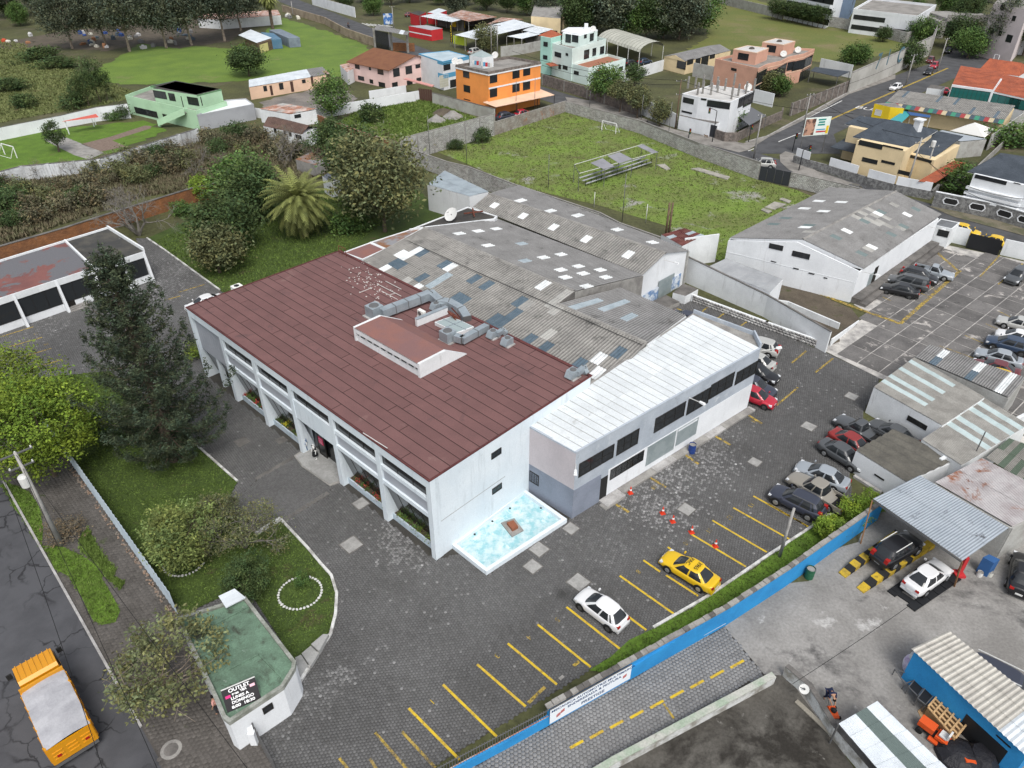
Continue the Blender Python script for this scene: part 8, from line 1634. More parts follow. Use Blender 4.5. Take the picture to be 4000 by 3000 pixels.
for lab,px,h,th,r,kd,sd in(('tall dense dark tree beside the white shed',(1505,905),13,3.0,(6.4,5.8,5.6),'olive',41),('dark tree crown behind the tall dense tree',(1400,830),12,3.0,(4.6,4.4,5.0),'dark',42),('round dark tree at the edge of the back lawn',(890,985),7.4,1.2,(4.4,4.0,3.5),'dark',43),('grey-green round tree on the back lawn',(860,1065),5.8,1.4,(3.5,3.3,2.6),'olive',44),('dark tree left of the palm',(1015,860),8.4,1.6,(4.6,4.4,4.2),'dark',45),('broad green tree behind the palm',(960,800),8,1.6,(4.6,4.4,3.8),'mid',46),('tree with dark leaves beside the vacant lot wall',k10(660,1040),8.6,2.2,(3.7,3.4,3.8),'mid',47),('spreading dark leaved tree on the green lawn',f2(680,540),6.0,2.4,(5.2,4.6,2.2),'dark',48),('sparse dark tree among the ruined sheds',f3(560,480),8.0,3.0,(3.4,3.0,3.0),'dark',49),('tree at the street wall of the white villa',k20(810,890),7.5,2.6,(4.2,4.0,3.0),'mid',50),('thin tree with sparse crown on the street verge',k20(930,970),6.5,2.6,(2.4,2.4,2.0),'olive',51),('spindly young tree beside the white street wall',k20(1080,1020),6.0,2,(2.4,2.2,2.2),'olive',52),('clipped tree at the rubble stone corner',k20(1850,1110),4.2,1.2,(3.0,2.8,2.1),'mid',53),('small conical tree on the street verge',k20(1275,1085),5.2,.8,(2.2,2.2,2.6),'olive',54),('tree beside the transformer pole of the upper street',e3(810,330),6.4,1.5,(3.6,3.4,3.0),'olive',55),('rounded tree over the graffiti wall field',k30(735,545),4.4,1,(4.2,3.6,2.2),'mid',56),('bushy tree at the corner of the dry field wall',k30(1310,365),6.0,1,(4.6,4.0,2.8),'mid',57),('small bush tree on the dry field',k30(990,360),4.0,.8,(2.4,2.2,1.8),'dark',58),('dark trees beside the street bend',k30(1640,420),8,2,(5.4,5,4.0),'dark',59),('green tree below the street bend',k30(1720,500),7,1.6,(4.6,4.4,3.2),'mid',60),('tall slender willow-like tree at the white wall',k30(1950,500),15,4,(5.4,5.0,7.0),'euca',61),('broad dark tree right of the tall slender one',k30(2200,480),12,4,(6.5,6,4.6),'dark',62),('small round tree on the office forecourt',k30(1250,180),6.5,3,(2.4,2.4,2.0),'mid',63),('street tree by the graffiti wall',k30(1200,600),6.5,1.5,(3.6,3.4,3.0),'dark',64),('garden tree before the salmon house',e6(540,490),4.4,1,(2.8,2.6,2.0),'olive',65),('second garden tree before the salmon house',e6(625,500),4.2,1,(2.8,2.6,2.0),'mid',66),('dark shrub tree before the white villa gate',k20(1050,740),4.5,1.2,(2.6,2.4,1.8),'dark',67)):
 nc=int(40+26*r[0]);plant('tree',lab,'tree',tree_mesh(sd,h,th,r,nc,42,.10+.028*r[0],.14*r[0]+.08,kd,limbs=7,tr=.1+.035*r[0]),g(px))
# tall eucalyptus of the scrapyard
EU=[tree_mesh(70+i,18+i,5.5,(8.2,7.6,8.2),360,34,.30,.85,'euca',BARKP,limbs=10,tr=.42,hollow=.3,lobes=9,hang=.5)for i in range(3)]
for i,px in enumerate((f1(515,345),f1(755,325),f1(920,365),f1(1180,340),f2(270,320),f2(505,290),f2(620,220),f1(80,130),f1(250,60))):plant('eucalyptus_tree','tall eucalyptus with bare pale trunk in the scrapyard','tree',EU[i%3],g(px),rnd.uniform(.85,1.1),group='eucalyptus trees of the scrapyard')
plant('palm_tree','palm with hanging fronds beside the scrapyard shed','tree',palm_mesh(33,9,4.0,90,.5),g(f2(845,205)))
# conical young trees of the meadow
YT=[tree_mesh(80+i,7.5,1.4,(2.0,1.9,3.4),80,36,.14,.34,'dark',limbs=5,tr=.1)for i in range(2)]
for i,(px,s)in enumerate(((k00(770,920),1.05),(k00(870,880),1.25),(k00(930,870),.95),(k00(700,930),.8))):plant('young_tree','young blue-green tree in the meadow behind the white wall','tree',YT[i%2],g(px),s,group='young meadow trees')
plant('topiary_tree','clipped round garden tree with a short trunk beside the garden path','tree',tree_mesh(83,5,1.2,(2.2,2.1,2.0),80,46,.13,.3,'dark',limbs=5),g(k00(510,1310)))
# dense wood behind the white villa
WD=[tree_mesh(90+i,15,1.5,(7.2,7.0,7.6),330,36,.32,.85,('dark','dark','euca','mid')[i],limbs=5,tr=.4,hollow=.25)for i in range(4)]
wp=[(2250,150),(2330,120),(2390,150),(2450,150),(2520,150),(2590,150),(2650,155),(2700,130),(2420,60),(2500,40),(2580,50),(2650,60),(2300,40),(2200,60),(2130,100),(2060,60),(1980,50),(1900,40),(1820,20),(1460,60),(1530,20),(1600,10),(1680,0),(1750,-20),(1860,-30),(2000,-20),(2120,0),(2240,-20),(2360,-30),(2480,-40),(2600,-30),(2720,40),(2730,-20),(30,60),(130,30),(240,0),(380,-10),(520,20),(-60,110),(640,0),(760,-20),(880,0),(1000,-40),(3700,60),(3760,120),(3690,-10),(3800,40),(3860,10),(180,60),(320,40),(460,60),(80,100),(600,50),(720,40),(840,50),(960,20),(1350,40),(1420,10),(1780,60),(1720,20),(1500,-40),(2040,20),(2160,50),(1100,-60),(1250,-40),(-20,20)]
for i,px in enumerate(wp):
 big=2150<px[0]<2750;plant('wood_tree','large dark tree in the wood behind the villa' if big else('dark tree in the background beyond the upper street' if px[0]>1300 and px[0]<2150 else('dark tree at the edge of the scrapyard' if px[0]<1300 else 'dark tree beside the bridge')),'tree',WD[i%4],g(px),rnd.uniform(.8,1.15)*(1. if big else .62),group='wood behind the villa' if big else('background trees beyond the upper street' if 1300<px[0]<2150 else('trees at the scrapyard edge' if px[0]<1300 else 'trees beside the bridge')))
for i in range(11):plant('hedge_tree','bushy round-headed tree in the row behind the dry field','tree',YT[i%2],g(k30(30+44*i,165+8*i)),(1.3,1.3,.85),group='tree row behind the dry field')
# thicket between the walls
TB=[bush_mesh(100+i,(2.2,2.0,1.5),60,34,.15,.34,('thick','dark','thick','olive')[i],.35)for i in range(4)];BT=[bare_mesh(110+i,3.6,3,.7,5,.07,'dry',4,.06)for i in range(2)]
TH_=[(-120,800),(-40,760),(30,730),(90,760),(150,700),(40,830),(110,830),(190,800),(230,740),(280,690),(330,740),(380,680),(250,830),(320,800),(440,650),(500,640),(560,640),(620,620),(680,610),(740,590),(430,720),(600,690),(660,680),(720,660),(790,640),(850,600),(910,580),(960,610),(1010,560),(880,660),(1060,600),(1110,560),(1120,620),(1180,600),(1230,640),(540,720),(-30,880),(60,880),(150,870),(1000,660),(820,560),(930,540),(1280,660),(1330,610),(760,690),(60,800),(380,800),(480,700)]
for i,px in enumerate(TH_):
 if i%5==4:plant('bare_shrub','leafless grey shrub in the overgrown lot','shrub',BT[i%2],g(px),rnd.uniform(.7,1.1),group='bare shrubs of the overgrown lot')
 else:plant('wild_shrub','tangled dark shrub in the overgrown lot','shrub',TB[i%4],g(px),rnd.uniform(.75,1.35),group='wild shrubs of the overgrown lot')
plant('bare_tree','leafless grey tree with spreading twigs over the brick wall','tree',bare_mesh(120,7.0,5,.6,5,.2,None,split=3),g((545,920)));plant('bare_tree','leafless grey tree beyond the palm','tree',bare_mesh(121,6.5,4,.55,4,.15,'dry',3,.06),g(f3(240,470)));plant('lime_bush','bright lime green round bush at the brick wall','bush',bush_mesh(122,(2.2,2.1,2.2),90,50,.12,.26,'lime',.5),g((785,775)))
GB=[bush_mesh(130+i,(1.5,1.4,1.2),50,40,.10,.22,('mid','dark','bright')[i])for i in range(3)]
for lab,px,s,i in(('green bush beside the palm path',(1375,905),(1.9,1.7,1.8),0),('dark bush at the foot of the dense tree',(1400,860),(1.6,1.5,1.6),1),('green bush on the soil by the brick wall',(710,840),(1.5,1.2,1.1),0),('vine bush climbing in the vacant lot',k10(1000,1040),(2.6,2.2,1.9),1),('tall weeds bush at the block wall of the field',k10(1950,1230),(1.4,1.2,1.5),1),('low weeds bush at the field corner',k10(1720,1290),(1.3,1.1,1.0),1),('dark shrub in the garden of the green house',e1(75,420),(1.3,1.2,1.6),1),('low bush beside the garden shelter',k00(980,1040),(1.5,1.2,.9),0),('round meadow bush near the white wall',k00(220,920),(2.4,2.2,1.5),1),('large meadow bush behind the white wall',k00(640,930),(2.6,2.2,1.6),1),('dark meadow shrub patch on the slope',k00(80,780),(3.2,2.6,1.5),1),('bushes beside the lane wall',k30(1650,1640),(3,2.6,2),0),('bushes along the far lane',k30(2120,1250),(4,3,2),0),('small shrub in the ring of white stones',(1178,2280),(.5,.5,.55),0),('yellow blossoming shrub below the slatted panel of the store',(775,1395),(1.0,.8,.9),2),('hedge along the mound of the meadow',k00(330,520),(4.5,2.4,1.8),1),('hedge end on the meadow mound',k00(500,590),(4.2,2.2,1.6),1)):plant('bush',lab,'bush',GB[i],g(px),s)
tp=bush_mesh(140,(.95,.95,.9),80,60,.06,.13,'lime',.6)
for lab,px,s in(('clipped lime green bush beside the dark blue SUV',k32(525,1310),1.15),('clipped lime green bush beside the tan pickup',k32(735,1165),1.25),('clipped lime green bush at the corner of the small shed',k32(860,1080),1.05)):plant('topiary_bush',lab,'bush',tp,g(px),s,z=.06)
p=g(k02(560,1310));plant('brush_pile','heap of cut brown branches round the foot of the utility pole','brush pile',bare_mesh(141,1.7,3,.9,9,.05,'dry',5,.06),p,(1.5,1.3,.55),z=.03)
# grass and weeds nobody could count
tufts('lawn_grass','short grass of the front lawn',LAWN,20000,.07,'grass',1,z=.05);tufts('verge_grass','grass growing on the pavement strip',GS1,6000,.09,'grass',2,z=.03);tufts('verge_grass','grass patch beside the pavement path',GS2,2500,.12,'grass',3,z=.03);tufts('verge_grass','grass strip along the blue wall',[g(p)for p in((2300,2620),(2551,2458),(3000,2178),(3330,1962),(3470,1985),(3060,2262),(2827,2420),(2452,2640))],3500,.09,'grass',4,z=.06)
_gr=[g(p)for p in((2640,870),(2540,800),(2850,790),(2500,700),(2760,830))]
def fdens(x,y):return np.prod([1-.9*np.exp(-((x-p.x)**2+(y-p.y)**2)/49)for p in _gr],axis=0)*(.35+.65*(np.sin(x*.21+1)*np.sin(y*.17)+np.sin(x*.07-y*.11)>-.1))
tufts('field_weeds','weeds and grass of the sports field',FIELDP,7000,.18,'weed',5,dens=fdens,wide=.09);tufts('field_grass','fresh green grass of the sports field',FIELDP,5000,.12,'grass',6,dens=lambda x,y:1.15-fdens(x,y),wide=.09);tufts('meadow_grass','rough grass of the meadow',GP(-500,300,-300,150,0,150,150,190,320,290,560,370,500,390,0,480,-400,560),12000,.32,'weed',7,wide=.14)
tufts('vacant_lot_weeds','tall weeds of the vacant lot',GP(1330,480,1390,430,1640,380,1700,400,1930,490,1910,540,1700,590,1440,520),7000,.3,'grass',8,wide=.1);tufts('lot_undergrowth','brown undergrowth of the overgrown lot',GP(-300,790,100,700,310,640,780,560,1000,520,1300,600,1350,690,900,720,560,770,0,960,-300,1050),26000,.55,'thick',9,wide=.12);tufts('back_lawn_grass','grass of the back lawn by the palm',GP(859,1134,600,945,850,840,1300,750,1640,760,1330,1000,1010,1240),14000,.14,'grass',10)
# white stones
STN=M('white_stone',(.62,.62,.60),(.5,.5,.48),4,fine=.08);so=[]
for c,r,n,lab,a0,a1 in(((1173,2318),1.52,38,'white stone edging the round flower bed',0,6.28),((722,2195),1.5,16,'white stone at the foot of the pale green tree',3.6,6.3)):
 p=g(c)
 for i in range(n):
  t=a0+(a1-a0)*i/n;q=p+Vector((math.cos(t)*r,math.sin(t)*r*.95,.05));rs=np.random.RandomState(i);mb=MB();mb.lathe([(.09,0),(.11,.04),(.07,.1),(0,.11)],(0,0,0),6);o=tag(mb.build('edging_stone',STN),lab,'stone',lab+'s');o.location=q;o.scale=(rs.uniform(.8,1.3),rs.uniform(.7,1.1),rs.uniform(.7,1.2));o.rotation_euler[2]=rs.uniform(0,3)
# ---------------------------------------------------------------- poles, lamps and cables
def ptop(b,t):return zh(b,t)
def xform(side):
 def f(o,p):
  mb=MB();c=p+Vector(side)*.45;mb.lathe([(0,0),(.32,.02),(.34,.5),(.34,.85),(.28,.95),(0,1.0)],(c.x,c.y,6.3),12);mb.build('transformer',FRAMEW,o);mb=MB();mb.bar((p.x,p.y,6.8),(c.x,c.y,6.8),.12);mb.build('bracket',STEEL,o)
 return f
B0=k02(535,1395);H0=ptop(B0,k02(120,590));PP0=g(B0);pole('utility_pole','concrete utility pole with white transformer beside the cracked road','pole',PP0,H0,.19,.11,arms=((H0-.15,2.2,.75),(H0-1.3,1.6,.75)),extra=xform((-.5,-.3,0)))
pole('concrete_post','plain pale concrete post standing in the verge of the blue wall','post',g((3044,2176)),5.1,.13,.1)
PL={}
for i,(b,t,lab,arms,ex)in enumerate(((k20(2088,1365),k20(2168,990),'pale concrete street pole at the crossing by the silver SUV',((0,1.4,.2),),None),(k30(1188,740),k30(1265,470),'street pole beside the white moving hatchback',((0,2.2,.5),(-1.4,1.6,.5)),None),(k30(1460,620),k30(1540,330),'street pole beside the black moving hatchback',((0,1.8,.5),),None),(k30(1380,520),k30(1455,250),'street pole below the dry field wall',((0,1.8,.5),),None),(k30(305,1100),k30(372,810),'street pole beside the billboard',((0,2,.5),),None),(k30(1185,1650),k30(1330,1190),'pale pole carrying cables before the cream house',((-.6,2,.3),),None),(k30(1325,1600),k30(1420,1260),'pole with grey transformer before the cream house',((0,2,.3),),xform((-.6,-.2,0))),(e3(160,168),e3(145,8),'pole with tangled cables beside the red shop',((0,1.6,.4),),None),(e3(895,352),e3(890,140),'transformer pole beside the long white garage',((0,2,.4),),xform((-.5,0,0))),(e3(852,345),e3(850,130),'second slim pole of the transformer pair by the garage',((0,1.2,.4),),None),(k20(1410,1115),k20(1480,690),'dark wooden pole at the unfinished house',((0,2.2,.3),(-2.5,1.5,.3)),None),(f2(990,115),f2(985,8),'lamp pole behind the crumbling street wall',(),None))):
 h=ptop(b,t);p=g(b);pole('utility_pole',lab,'pole',p,h,.16,.1,WOOD if 'wooden' in lab else POLE,arms=[(h-.2+a[0],a[1],a[2])for a in arms],extra=ex);PL[i]=Vector((p.x,p.y,h-.1))
def tl(label,b,t,arm):
 p=g(b);h=ptop(b,t);o=thing('traffic_light',label,'traffic light',p);mb=MB();mb.tube(p,p+UP*h,.09,.07,8);d=Vector((math.cos(arm[0]),math.sin(arm[0]),0));e=p+UP*h
 for q in range(4):a=e+d*arm[1]*q/4+UP*.5*math.sin(q/4*1.5);b_=e+d*arm[1]*(q+1)/4+UP*.5*math.sin((q+1)/4*1.5);mb.tube(a,b_,.06,.05,6)
 mb.build('post',BLACKM,o);c=e+d*arm[1]+UP*.1;mb=MB();mb.box(c,(.32,.32,1.0));hd_=mb.build('signal_head',BLACKM,o)
 for z,m in((.3,TAIL),(0,M('amber_lens',(.4,.2,.01),fine=0)),(-.3,M('green_lens',(.01,.15,.06),fine=0))):mb=MB();mb.tube(c+UP*z-Vector((0,.15,0)),c+UP*z-Vector((0,.19,0)),.1,.1,8);mb.build('lens',m,hd_)
tl('black traffic light arching over the crossing by the billboard',k30(265,1475),k30(310,1300),(.6,1.8));tl('black traffic light beside the rubble stone corner',k20(1730,1228),k20(1765,960),(math.pi,1.4));tl('short black traffic light post at the pavement corner',k20(2043,1228),k20(2058,1100),(.3,.2));tl('small black traffic light by the garage doors',k20(1525,1195),k20(1522,1140),(.3,.15));tl('slim black post with signal box on the street bend',k30(210,1310),k30(235,1180),(.3,.2))
for lab,b,t in(('thin tall net pole at the near edge of the field',k20(312,1640),k20(322,1335)),('thin net pole at the left of the field',k10(1505,1368),k10(1490,1000)),('thin net pole behind the blue-grey shed',k10(1822,1420),k10(1818,1100)),('thin net pole before the carport of the orange house',k20(35,990),k20(36,700)),('thin net pole beside the red carport car',k20(195,965),k20(196,670)),('thin net pole on the street wall near the villa gate',k20(668,945),k20(668,790)),('thin net pole near the small conical tree',k20(1110,1090),k20(1135,820)),('thin net pole before the garage doors',k20(1350,1170),k20(1385,880)),('white post on the gravel of the field',k21(708,135),k21(716,0)),('white leaning post on the gravel beside the warehouse',k21(1155,268),k21(1168,105)),('thin net pole near the stand of the field',f4(205,560),f4(225,250))):pole('net_pole',lab,'pole',g(b),max(1.5,ptop(b,t)),.06,.05,FRAMEW if 'white' in lab else STEEL,n=5)
for lab,a,b,sg in(('black cable along the pavement from the transformer pole',PP0+UP*(H0-.2),g((1010,3060),7.5),.6),('second black cable above the pavement',PP0+UP*(H0-1.4),g((640,3060),6.5),.5),('cable from the transformer pole past the yellow truck',PP0+UP*(H0-.2)+Vector((-.9,-.7,0)),g((420,3060),8.0),.6),('cable leaving the transformer pole towards the lime tree',PP0+UP*(H0-.2),g((-200,1500),8.5),.6),('long black cable crossing the mechanic yard',g((3560,2360),3.3),g((3095,2672),1.6),.15),('thick black cable over the street corner',PL[10],PL[4]+Vector((3,-14,0)),1.2),('thick black cable along the side street',PL[10],g(k20(0,440),7.5),1.4),('second thick cable along the side street',PL[10]-UP*.8,g(k20(250,560),6.6),1.2),('black cable bundle before the cream house',PL[5]-UP*2.2,g(k31(2212,60),6),1.5),('second black cable bundle before the cream house',PL[6]-UP*2.5,g(k31(2212,140),6),1.5),('cable from the billboard pole to the cream house poles',PL[4],PL[5],1.2),('cables between the poles of the upper street',PL[7],PL[8],1.6),('cable from the garage pole to the orange house',PL[8],g(e2(1200,150),9),.8),('street cable between the moving cars and the billboard',PL[1],PL[4],1.0),('street cable towards the underpass',PL[1],PL[2],.8),('white conduit lying over the brown warehouse roof',g(k11(1310,420),7.5),g(k21(1120,1320),7.4),.05)):cable(lab,a,b,sg,r=.016 if a.y<70 else .035)
# ---------------------------------------------------------------- small things on the lot
def cone(lab,px):
 p=g(px)+UP*.03;o=thing('traffic_cone',lab,'cone',p);mb=MB();mb.box(p+UP*.02,(.4,.4,.04),.3);mb.build('base',CONE,o);mb=MB();mb.lathe([(.17,.04),(.10,.36),(.035,.72),(0,.73)],p,12);c_=mb.build('body',CONE,o);mb=MB();mb.lathe([(.112,.34),(.085,.48)],p,12);mb.build('band',BAND,c_)
for lab,px in(('orange traffic cone by the concrete step of the wing',k22(1022,945)),('orange traffic cone in the open lot near the square cover',k22(1300,1120)),('orange traffic cone between lot cover and bays',k22(1388,1193)),('orange traffic cone at the head of a yellow bay line',k22(1550,1285)),('orange traffic cone inside a bay beside the taxi',k22(1755,1405))):cone(lab,px)
def barrel(lab,px,c,h=.95,r=.32):
 p=g(px);o=thing('barrel',lab,'barrel',p);mb=MB();mb.lathe([(r,0),(r,h*.32),(r*1.05,h*.34),(r,h*.36),(r,h*.64),(r*1.05,h*.66),(r,h*.68),(r,h)],p,14);mb.build('drum',M('drum_'+lab[:5],c,rough=.5,fine=.06),o);mb=MB();mb.lathe([(r*.95,h*.9),(0,h*.9)],p,14);mb.build('lid',CONC,o)
barrel('blue oil drum beside the roller shutter of the wing',k22(1550,590),(.02,.05,.2));barrel('green plastic drum below the blue wall',f6(-155,600),(.02,.1,.05));barrel('white bucket by the blue service column',f6(972,590),(.6,.6,.58),.4,.2);barrel('second white bucket beside the service column',f6(1040,590),(.55,.55,.5),.4,.2)
p=g(k03(1480,1500));o=thing('manhole_cover','round dark manhole in a pale concrete ring on the pavement','manhole',p);mb=MB();mb.lathe([(.62,0),(.6,.03),(.42,.035),(.4,.02)],p+UP*.012,20);mb.build('ring',CONC,o);mb=MB();mb.lathe([(.41,.03),(0,.035)],p+UP*.012,20);mb.build('lid',CONCD,o)
# football goals and the stand
def goal(lab,a,b,h,dpt):
 a,b=g(a),g(b);o=thing('football_goal',lab,'goal',a);mb=MB();d=Vector(dpt)
 for p in(a,b):mb.bar(p,p+UP*h,.12);mb.bar(p+UP*h,p+d,.07)
 mb.bar(a+UP*h,b+UP*h,.12);mb.bar(a+d,b+d,.07);mb.build('frame',BAND,o)
goal('white football goal at the far wall of the field',k20(775,1125),k20(895,1155),1.9,(.9,.8,0));goal('white garden goal frame at the left edge of the lawn',k00(45,1335),k00(150,1365),2.0,(-1.,-.3,0));goal('white goal on the green behind the red roofs',k30(1935,545),k30(1975,555),2.2,(1,1,0))
st=thing('field_stand','rusting spectator stand with torn grey roof panels on the field','stand',g(f4(100,300)));TORN=M('torn_sheet',(.26,.26,.28),(.21,.21,.23),.5,fine=.06)
for c in((10,185,85,155,158,205,90,222),(115,140,190,118,272,160,190,188),(300,80,335,68,432,118,395,125)):slab(st,P3(f4,3.0,*c),.05,TORN,'roof_panel')
fr=[g(f4(*c),2.95)for c in((-60,250,0,0)[:2],(100,222),(270,165),(425,118))];bkk=[g(f4(*c),2.95)for c in((-90,195),(85,155),(190,120),(330,70))]
for p,q in zip(fr,bkk):
 for e in(p,q):mb=MB();mb.bar((e.x,e.y,0),e,.09);mb.build('post',STEEL,st)
 mb=MB();mb.bar(p,q,.07);mb.build('rafter',STEEL,st)
for l in(fr,bkk):mb=MB();mb.bar(l[0],l[-1],.07);mb.build('beam',FRAMEW,st)
a,b=g(f4(-20,330)),g(f4(385,195))
for r in range(3):mb=MB();o_=Vector((-.5,.5,0))*r;mb.bar(a+o_+UP*(.45+.3*r),b+o_+UP*(.45+.3*r),.35,.05);mb.build('bench',GREYW,st)
for q in range(14):mb=MB();p=a.lerp(b,q/13);mb.bar(p,p+UP*1.0,.08);mb.build('leg',BLACKM,st)
for i,c in enumerate(((420,200,470,195,505,225,480,232),(632,225,680,218,875,275,860,292),(1090,465,1150,430,1225,445,1150,478),(1180,415,1200,405,1255,425,1240,438),(1068,480,1080,470,1135,488,1110,500))):mb=MB();mb.prism([g(f4(c[q],c[q+1]))for q in range(0,8,2)],0,.16);tag(mb.build('concrete_slab',M('old_slab',(.36,.34,.30),(.24,.23,.2),.8,fine=.12)),['broken slab beside the stand of the field','long pale concrete strip in the field grass','cracked white slab near the gabled warehouse','small pale slab at the field edge','low pale slab by the warehouse gutter'][i],'slab')
# ---------------------------------------------------------------- mechanic yard
YB=M('ramp_yellow',(.50,.34,.03),(.36,.25,.04),1.5,fine=.12,spot=((.05,.045,.03),1.1,.56,.66));rp=thing('service_ramp','pair of yellow and black striped concrete service ramps','ramp',g(f6(300,500)))
for a,b in((f6(65,590),f6(420,340)),(f6(185,690),f6(650,395))):
 a,b=g(a),g(b);d=(b-a).normalized();n=Vector((-d.y,d.x,0));L=(b-a).length
 for q in range(12):
  s0,s1=L*q/12,L*(q+1)/12;h=lambda s:min(.5,.08+s*.28);mb=MB();mb.hexa([a+d*s0-n*.3,a+d*s1-n*.3,a+d*s1+n*.3,a+d*s0+n*.3],[a+d*s0-n*.3+UP*h(s0),a+d*s1-n*.3+UP*h(s1),a+d*s1+n*.3+UP*h(s1),a+d*s0+n*.3+UP*h(s0)]);mb.build('ramp_block',INDARK if q%2 and q<9 else YB,rp)
tr=thing('track_plates','black perforated steel track plates under the white sedan','plates',g(f6(600,700)))
for a,b in((f6(390,715),f6(520,620)),(f6(520,810),f6(830,600))):
 a,b=g(a),g(b)
 for q in range(6):mb=MB();p,e=a.lerp(b,q/6),a.lerp(b,(q+.94)/6);mb.bar(p+UP*.06,e+UP*.06,.62,.1);mb.build('plate',BLACKM,tr)
mb=MB();mb.bar(g(f6(440,710))+UP*.06,g(f6(560,790))+UP*.06,.5,.09);mb.build('cross_plate',BLACKM,tr)
o=thing('blue_column','blue painted service column with a white notice under the canopy','column',g(f6(1030,560)));mb=MB();mb.prism([g(f6(*c))for c in((950,560),(1020,600),(1060,575),(990,540))],0,1.5);mb.build('column',PT('column_blue',(.04,.12,.3)),o);o=thing('red_jack','red workshop lift post under the canopy corner','lift',g(f6(835,580)));mb=MB();p=g(f6(835,585));mb.bar(p,p+UP*1.9,.25);mb.box(p+UP*.1,(.7,.7,.2));mb.build('post',REDP,o)
cw=M('crate_wood',(.52,.34,.17),(.44,.28,.14),2,fine=.08);q=[g(f7(*c),.9)for c in((675,495),(748,410),(932,580),(845,690))];cr_=thing('wooden_crate','large pale slatted wooden crate lying by the blue workshop','crate',Vector((q[0].x,q[0].y,0)))
mb=MB();mb.prism(q,.02,.7);mb.build('panel',M('crate_board',(.34,.21,.10),fine=.1),cr_)
for i in range(6):t=i/5;mb=MB();mb.bar(q[0].lerp(q[1],t),q[3].lerp(q[2],t),.12,.06);mb.build('slat',cw,cr_)
for i in range(6):t=i/5;mb=MB();mb.bar(q[0].lerp(q[3],t)+UP*.05,q[1].lerp(q[2],t)+UP*.05,.1,.05);mb.build('batten',cw,cr_)
mb=MB();mb.prism([g(f7(*c))for c in((610,520),(655,485),(800,620),(770,700),(640,590))],0,.04);tag(mb.build('cardboard_sheet',M('cardboard',(.40,.26,.14),fine=.06)),'flat brown cardboard sheet beside the wooden crate','cardboard')
for lab,c,h in(('black sheet panel leaning by the blue workshop',(555,370,615,298,670,345,610,425),.7),('black barred metal frame beside the crate',(610,440,680,348,735,395,660,480),.8),('dark metal table frame near the wrapped bundle',(470,260,560,290,590,330,530,350),.6)):
 Q=P3(f7,h,*c);o=thing('metal_rack',lab,'rack',Vector((Q[0].x,Q[0].y,0)));mb=MB();[mb.bar(Q[i],Q[(i+1)%4],.05)for i in range(4)];mb.build('rim',STEEL,o);[(lambda m,p:(m.bar((p.x,p.y,0),p,.05),m.build('leg',STEEL,o)))(MB(),p)for p in Q]
 if 'table' not in lab:slab(o,[p+(sum(Q,Vector())/4-p)*.05-UP*.02 for p in Q],.03,BLACKM,'panel')
p=g(f7(550,260));o=thing('wrapped_bundle','upright bundle wrapped in white and purple plastic at the workshop corner','bundle',p);mb=MB();mb.lathe([(.34,0),(.42,.3),(.48,.7),(.40,1.05),(.2,1.1)],p,12);mb.build('wrap',M('plastic_wrap',(.62,.60,.66),(.40,.30,.46),2,fine=.08,rough=.4),o);mb=MB();mb.lathe([(.24,1.1),(.28,1.3),(.24,1.55),(.12,1.5)],p,12);mb.build('top_drum',FRAMEW,o)
p=g(k33(300,1010),1.0);o=thing('satellite_dish','white oval satellite dish on the rough concrete wall','dish',p);mb=MB();mb.bar(p,p+UP*.5,.06);mb.build('mast',STEEL,o);dish(o,p+UP*.4,.3,(-.3,-.5,.8));mb=MB();mb.bar(g(k33(240,1085))+UP*.08,g(k33(530,1355))+UP*.08,.3,.08);tag(mb.build('timber_plank',M('grey_plank',(.26,.24,.2),fine=.1)),'long grey timber plank lying in the sunken yard','plank')
for i,(c,s)in enumerate(((k33(1640,1560),1.3),(k33(1830,1580),1.0))):rs=np.random.RandomState(i+3);p=g(c);mb=MB();mb.lathe([(s,0),(s*.95,.25),(s*.6,.6+.1*i),(s*.2,.75),(0,.78)],p,9);tag(mb.build('tarpaulin_heap',M('black_plastic',(.02,.02,.024),rough=.35,fine=.1,bump=.08,bscale=4)),['crumpled black plastic heap beside the workshop','smaller black plastic heap at the workshop wall'][i],'heap')
mb=MB();p=g(k33(1710,1630));mb.hexa([p+Vector(v)for v in((-.4,-.3,.2),(.4,-.3,.2),(.4,.3,.2),(-.4,.3,.2))],[p+Vector(v)for v in((-.3,-.2,.7),(.3,-.2,.6),(.3,.2,.6),(-.3,.2,.7))]);tag(mb.build('mower_hood',MOW),'loose orange mower hood among the black plastic','hood')
for i,(x,y)in enumerate(((k21(2145,1060)),(k32(1800,590)),(k32(230,1050)))):pass
pole('vent_pipe','dark slim pipe standing on the ribbed workshop roof','pipe',g(k32(1795,590),2.6),.1,.05,.05);o=MB();p=g(k32(1795,590),2.6);o.tube(p,p+UP*2.2,.05,.05,6);tag(o.build('roof_pipe',STEEL),'leaning thin roof pipe on the ribbed workshop roof','pipe')
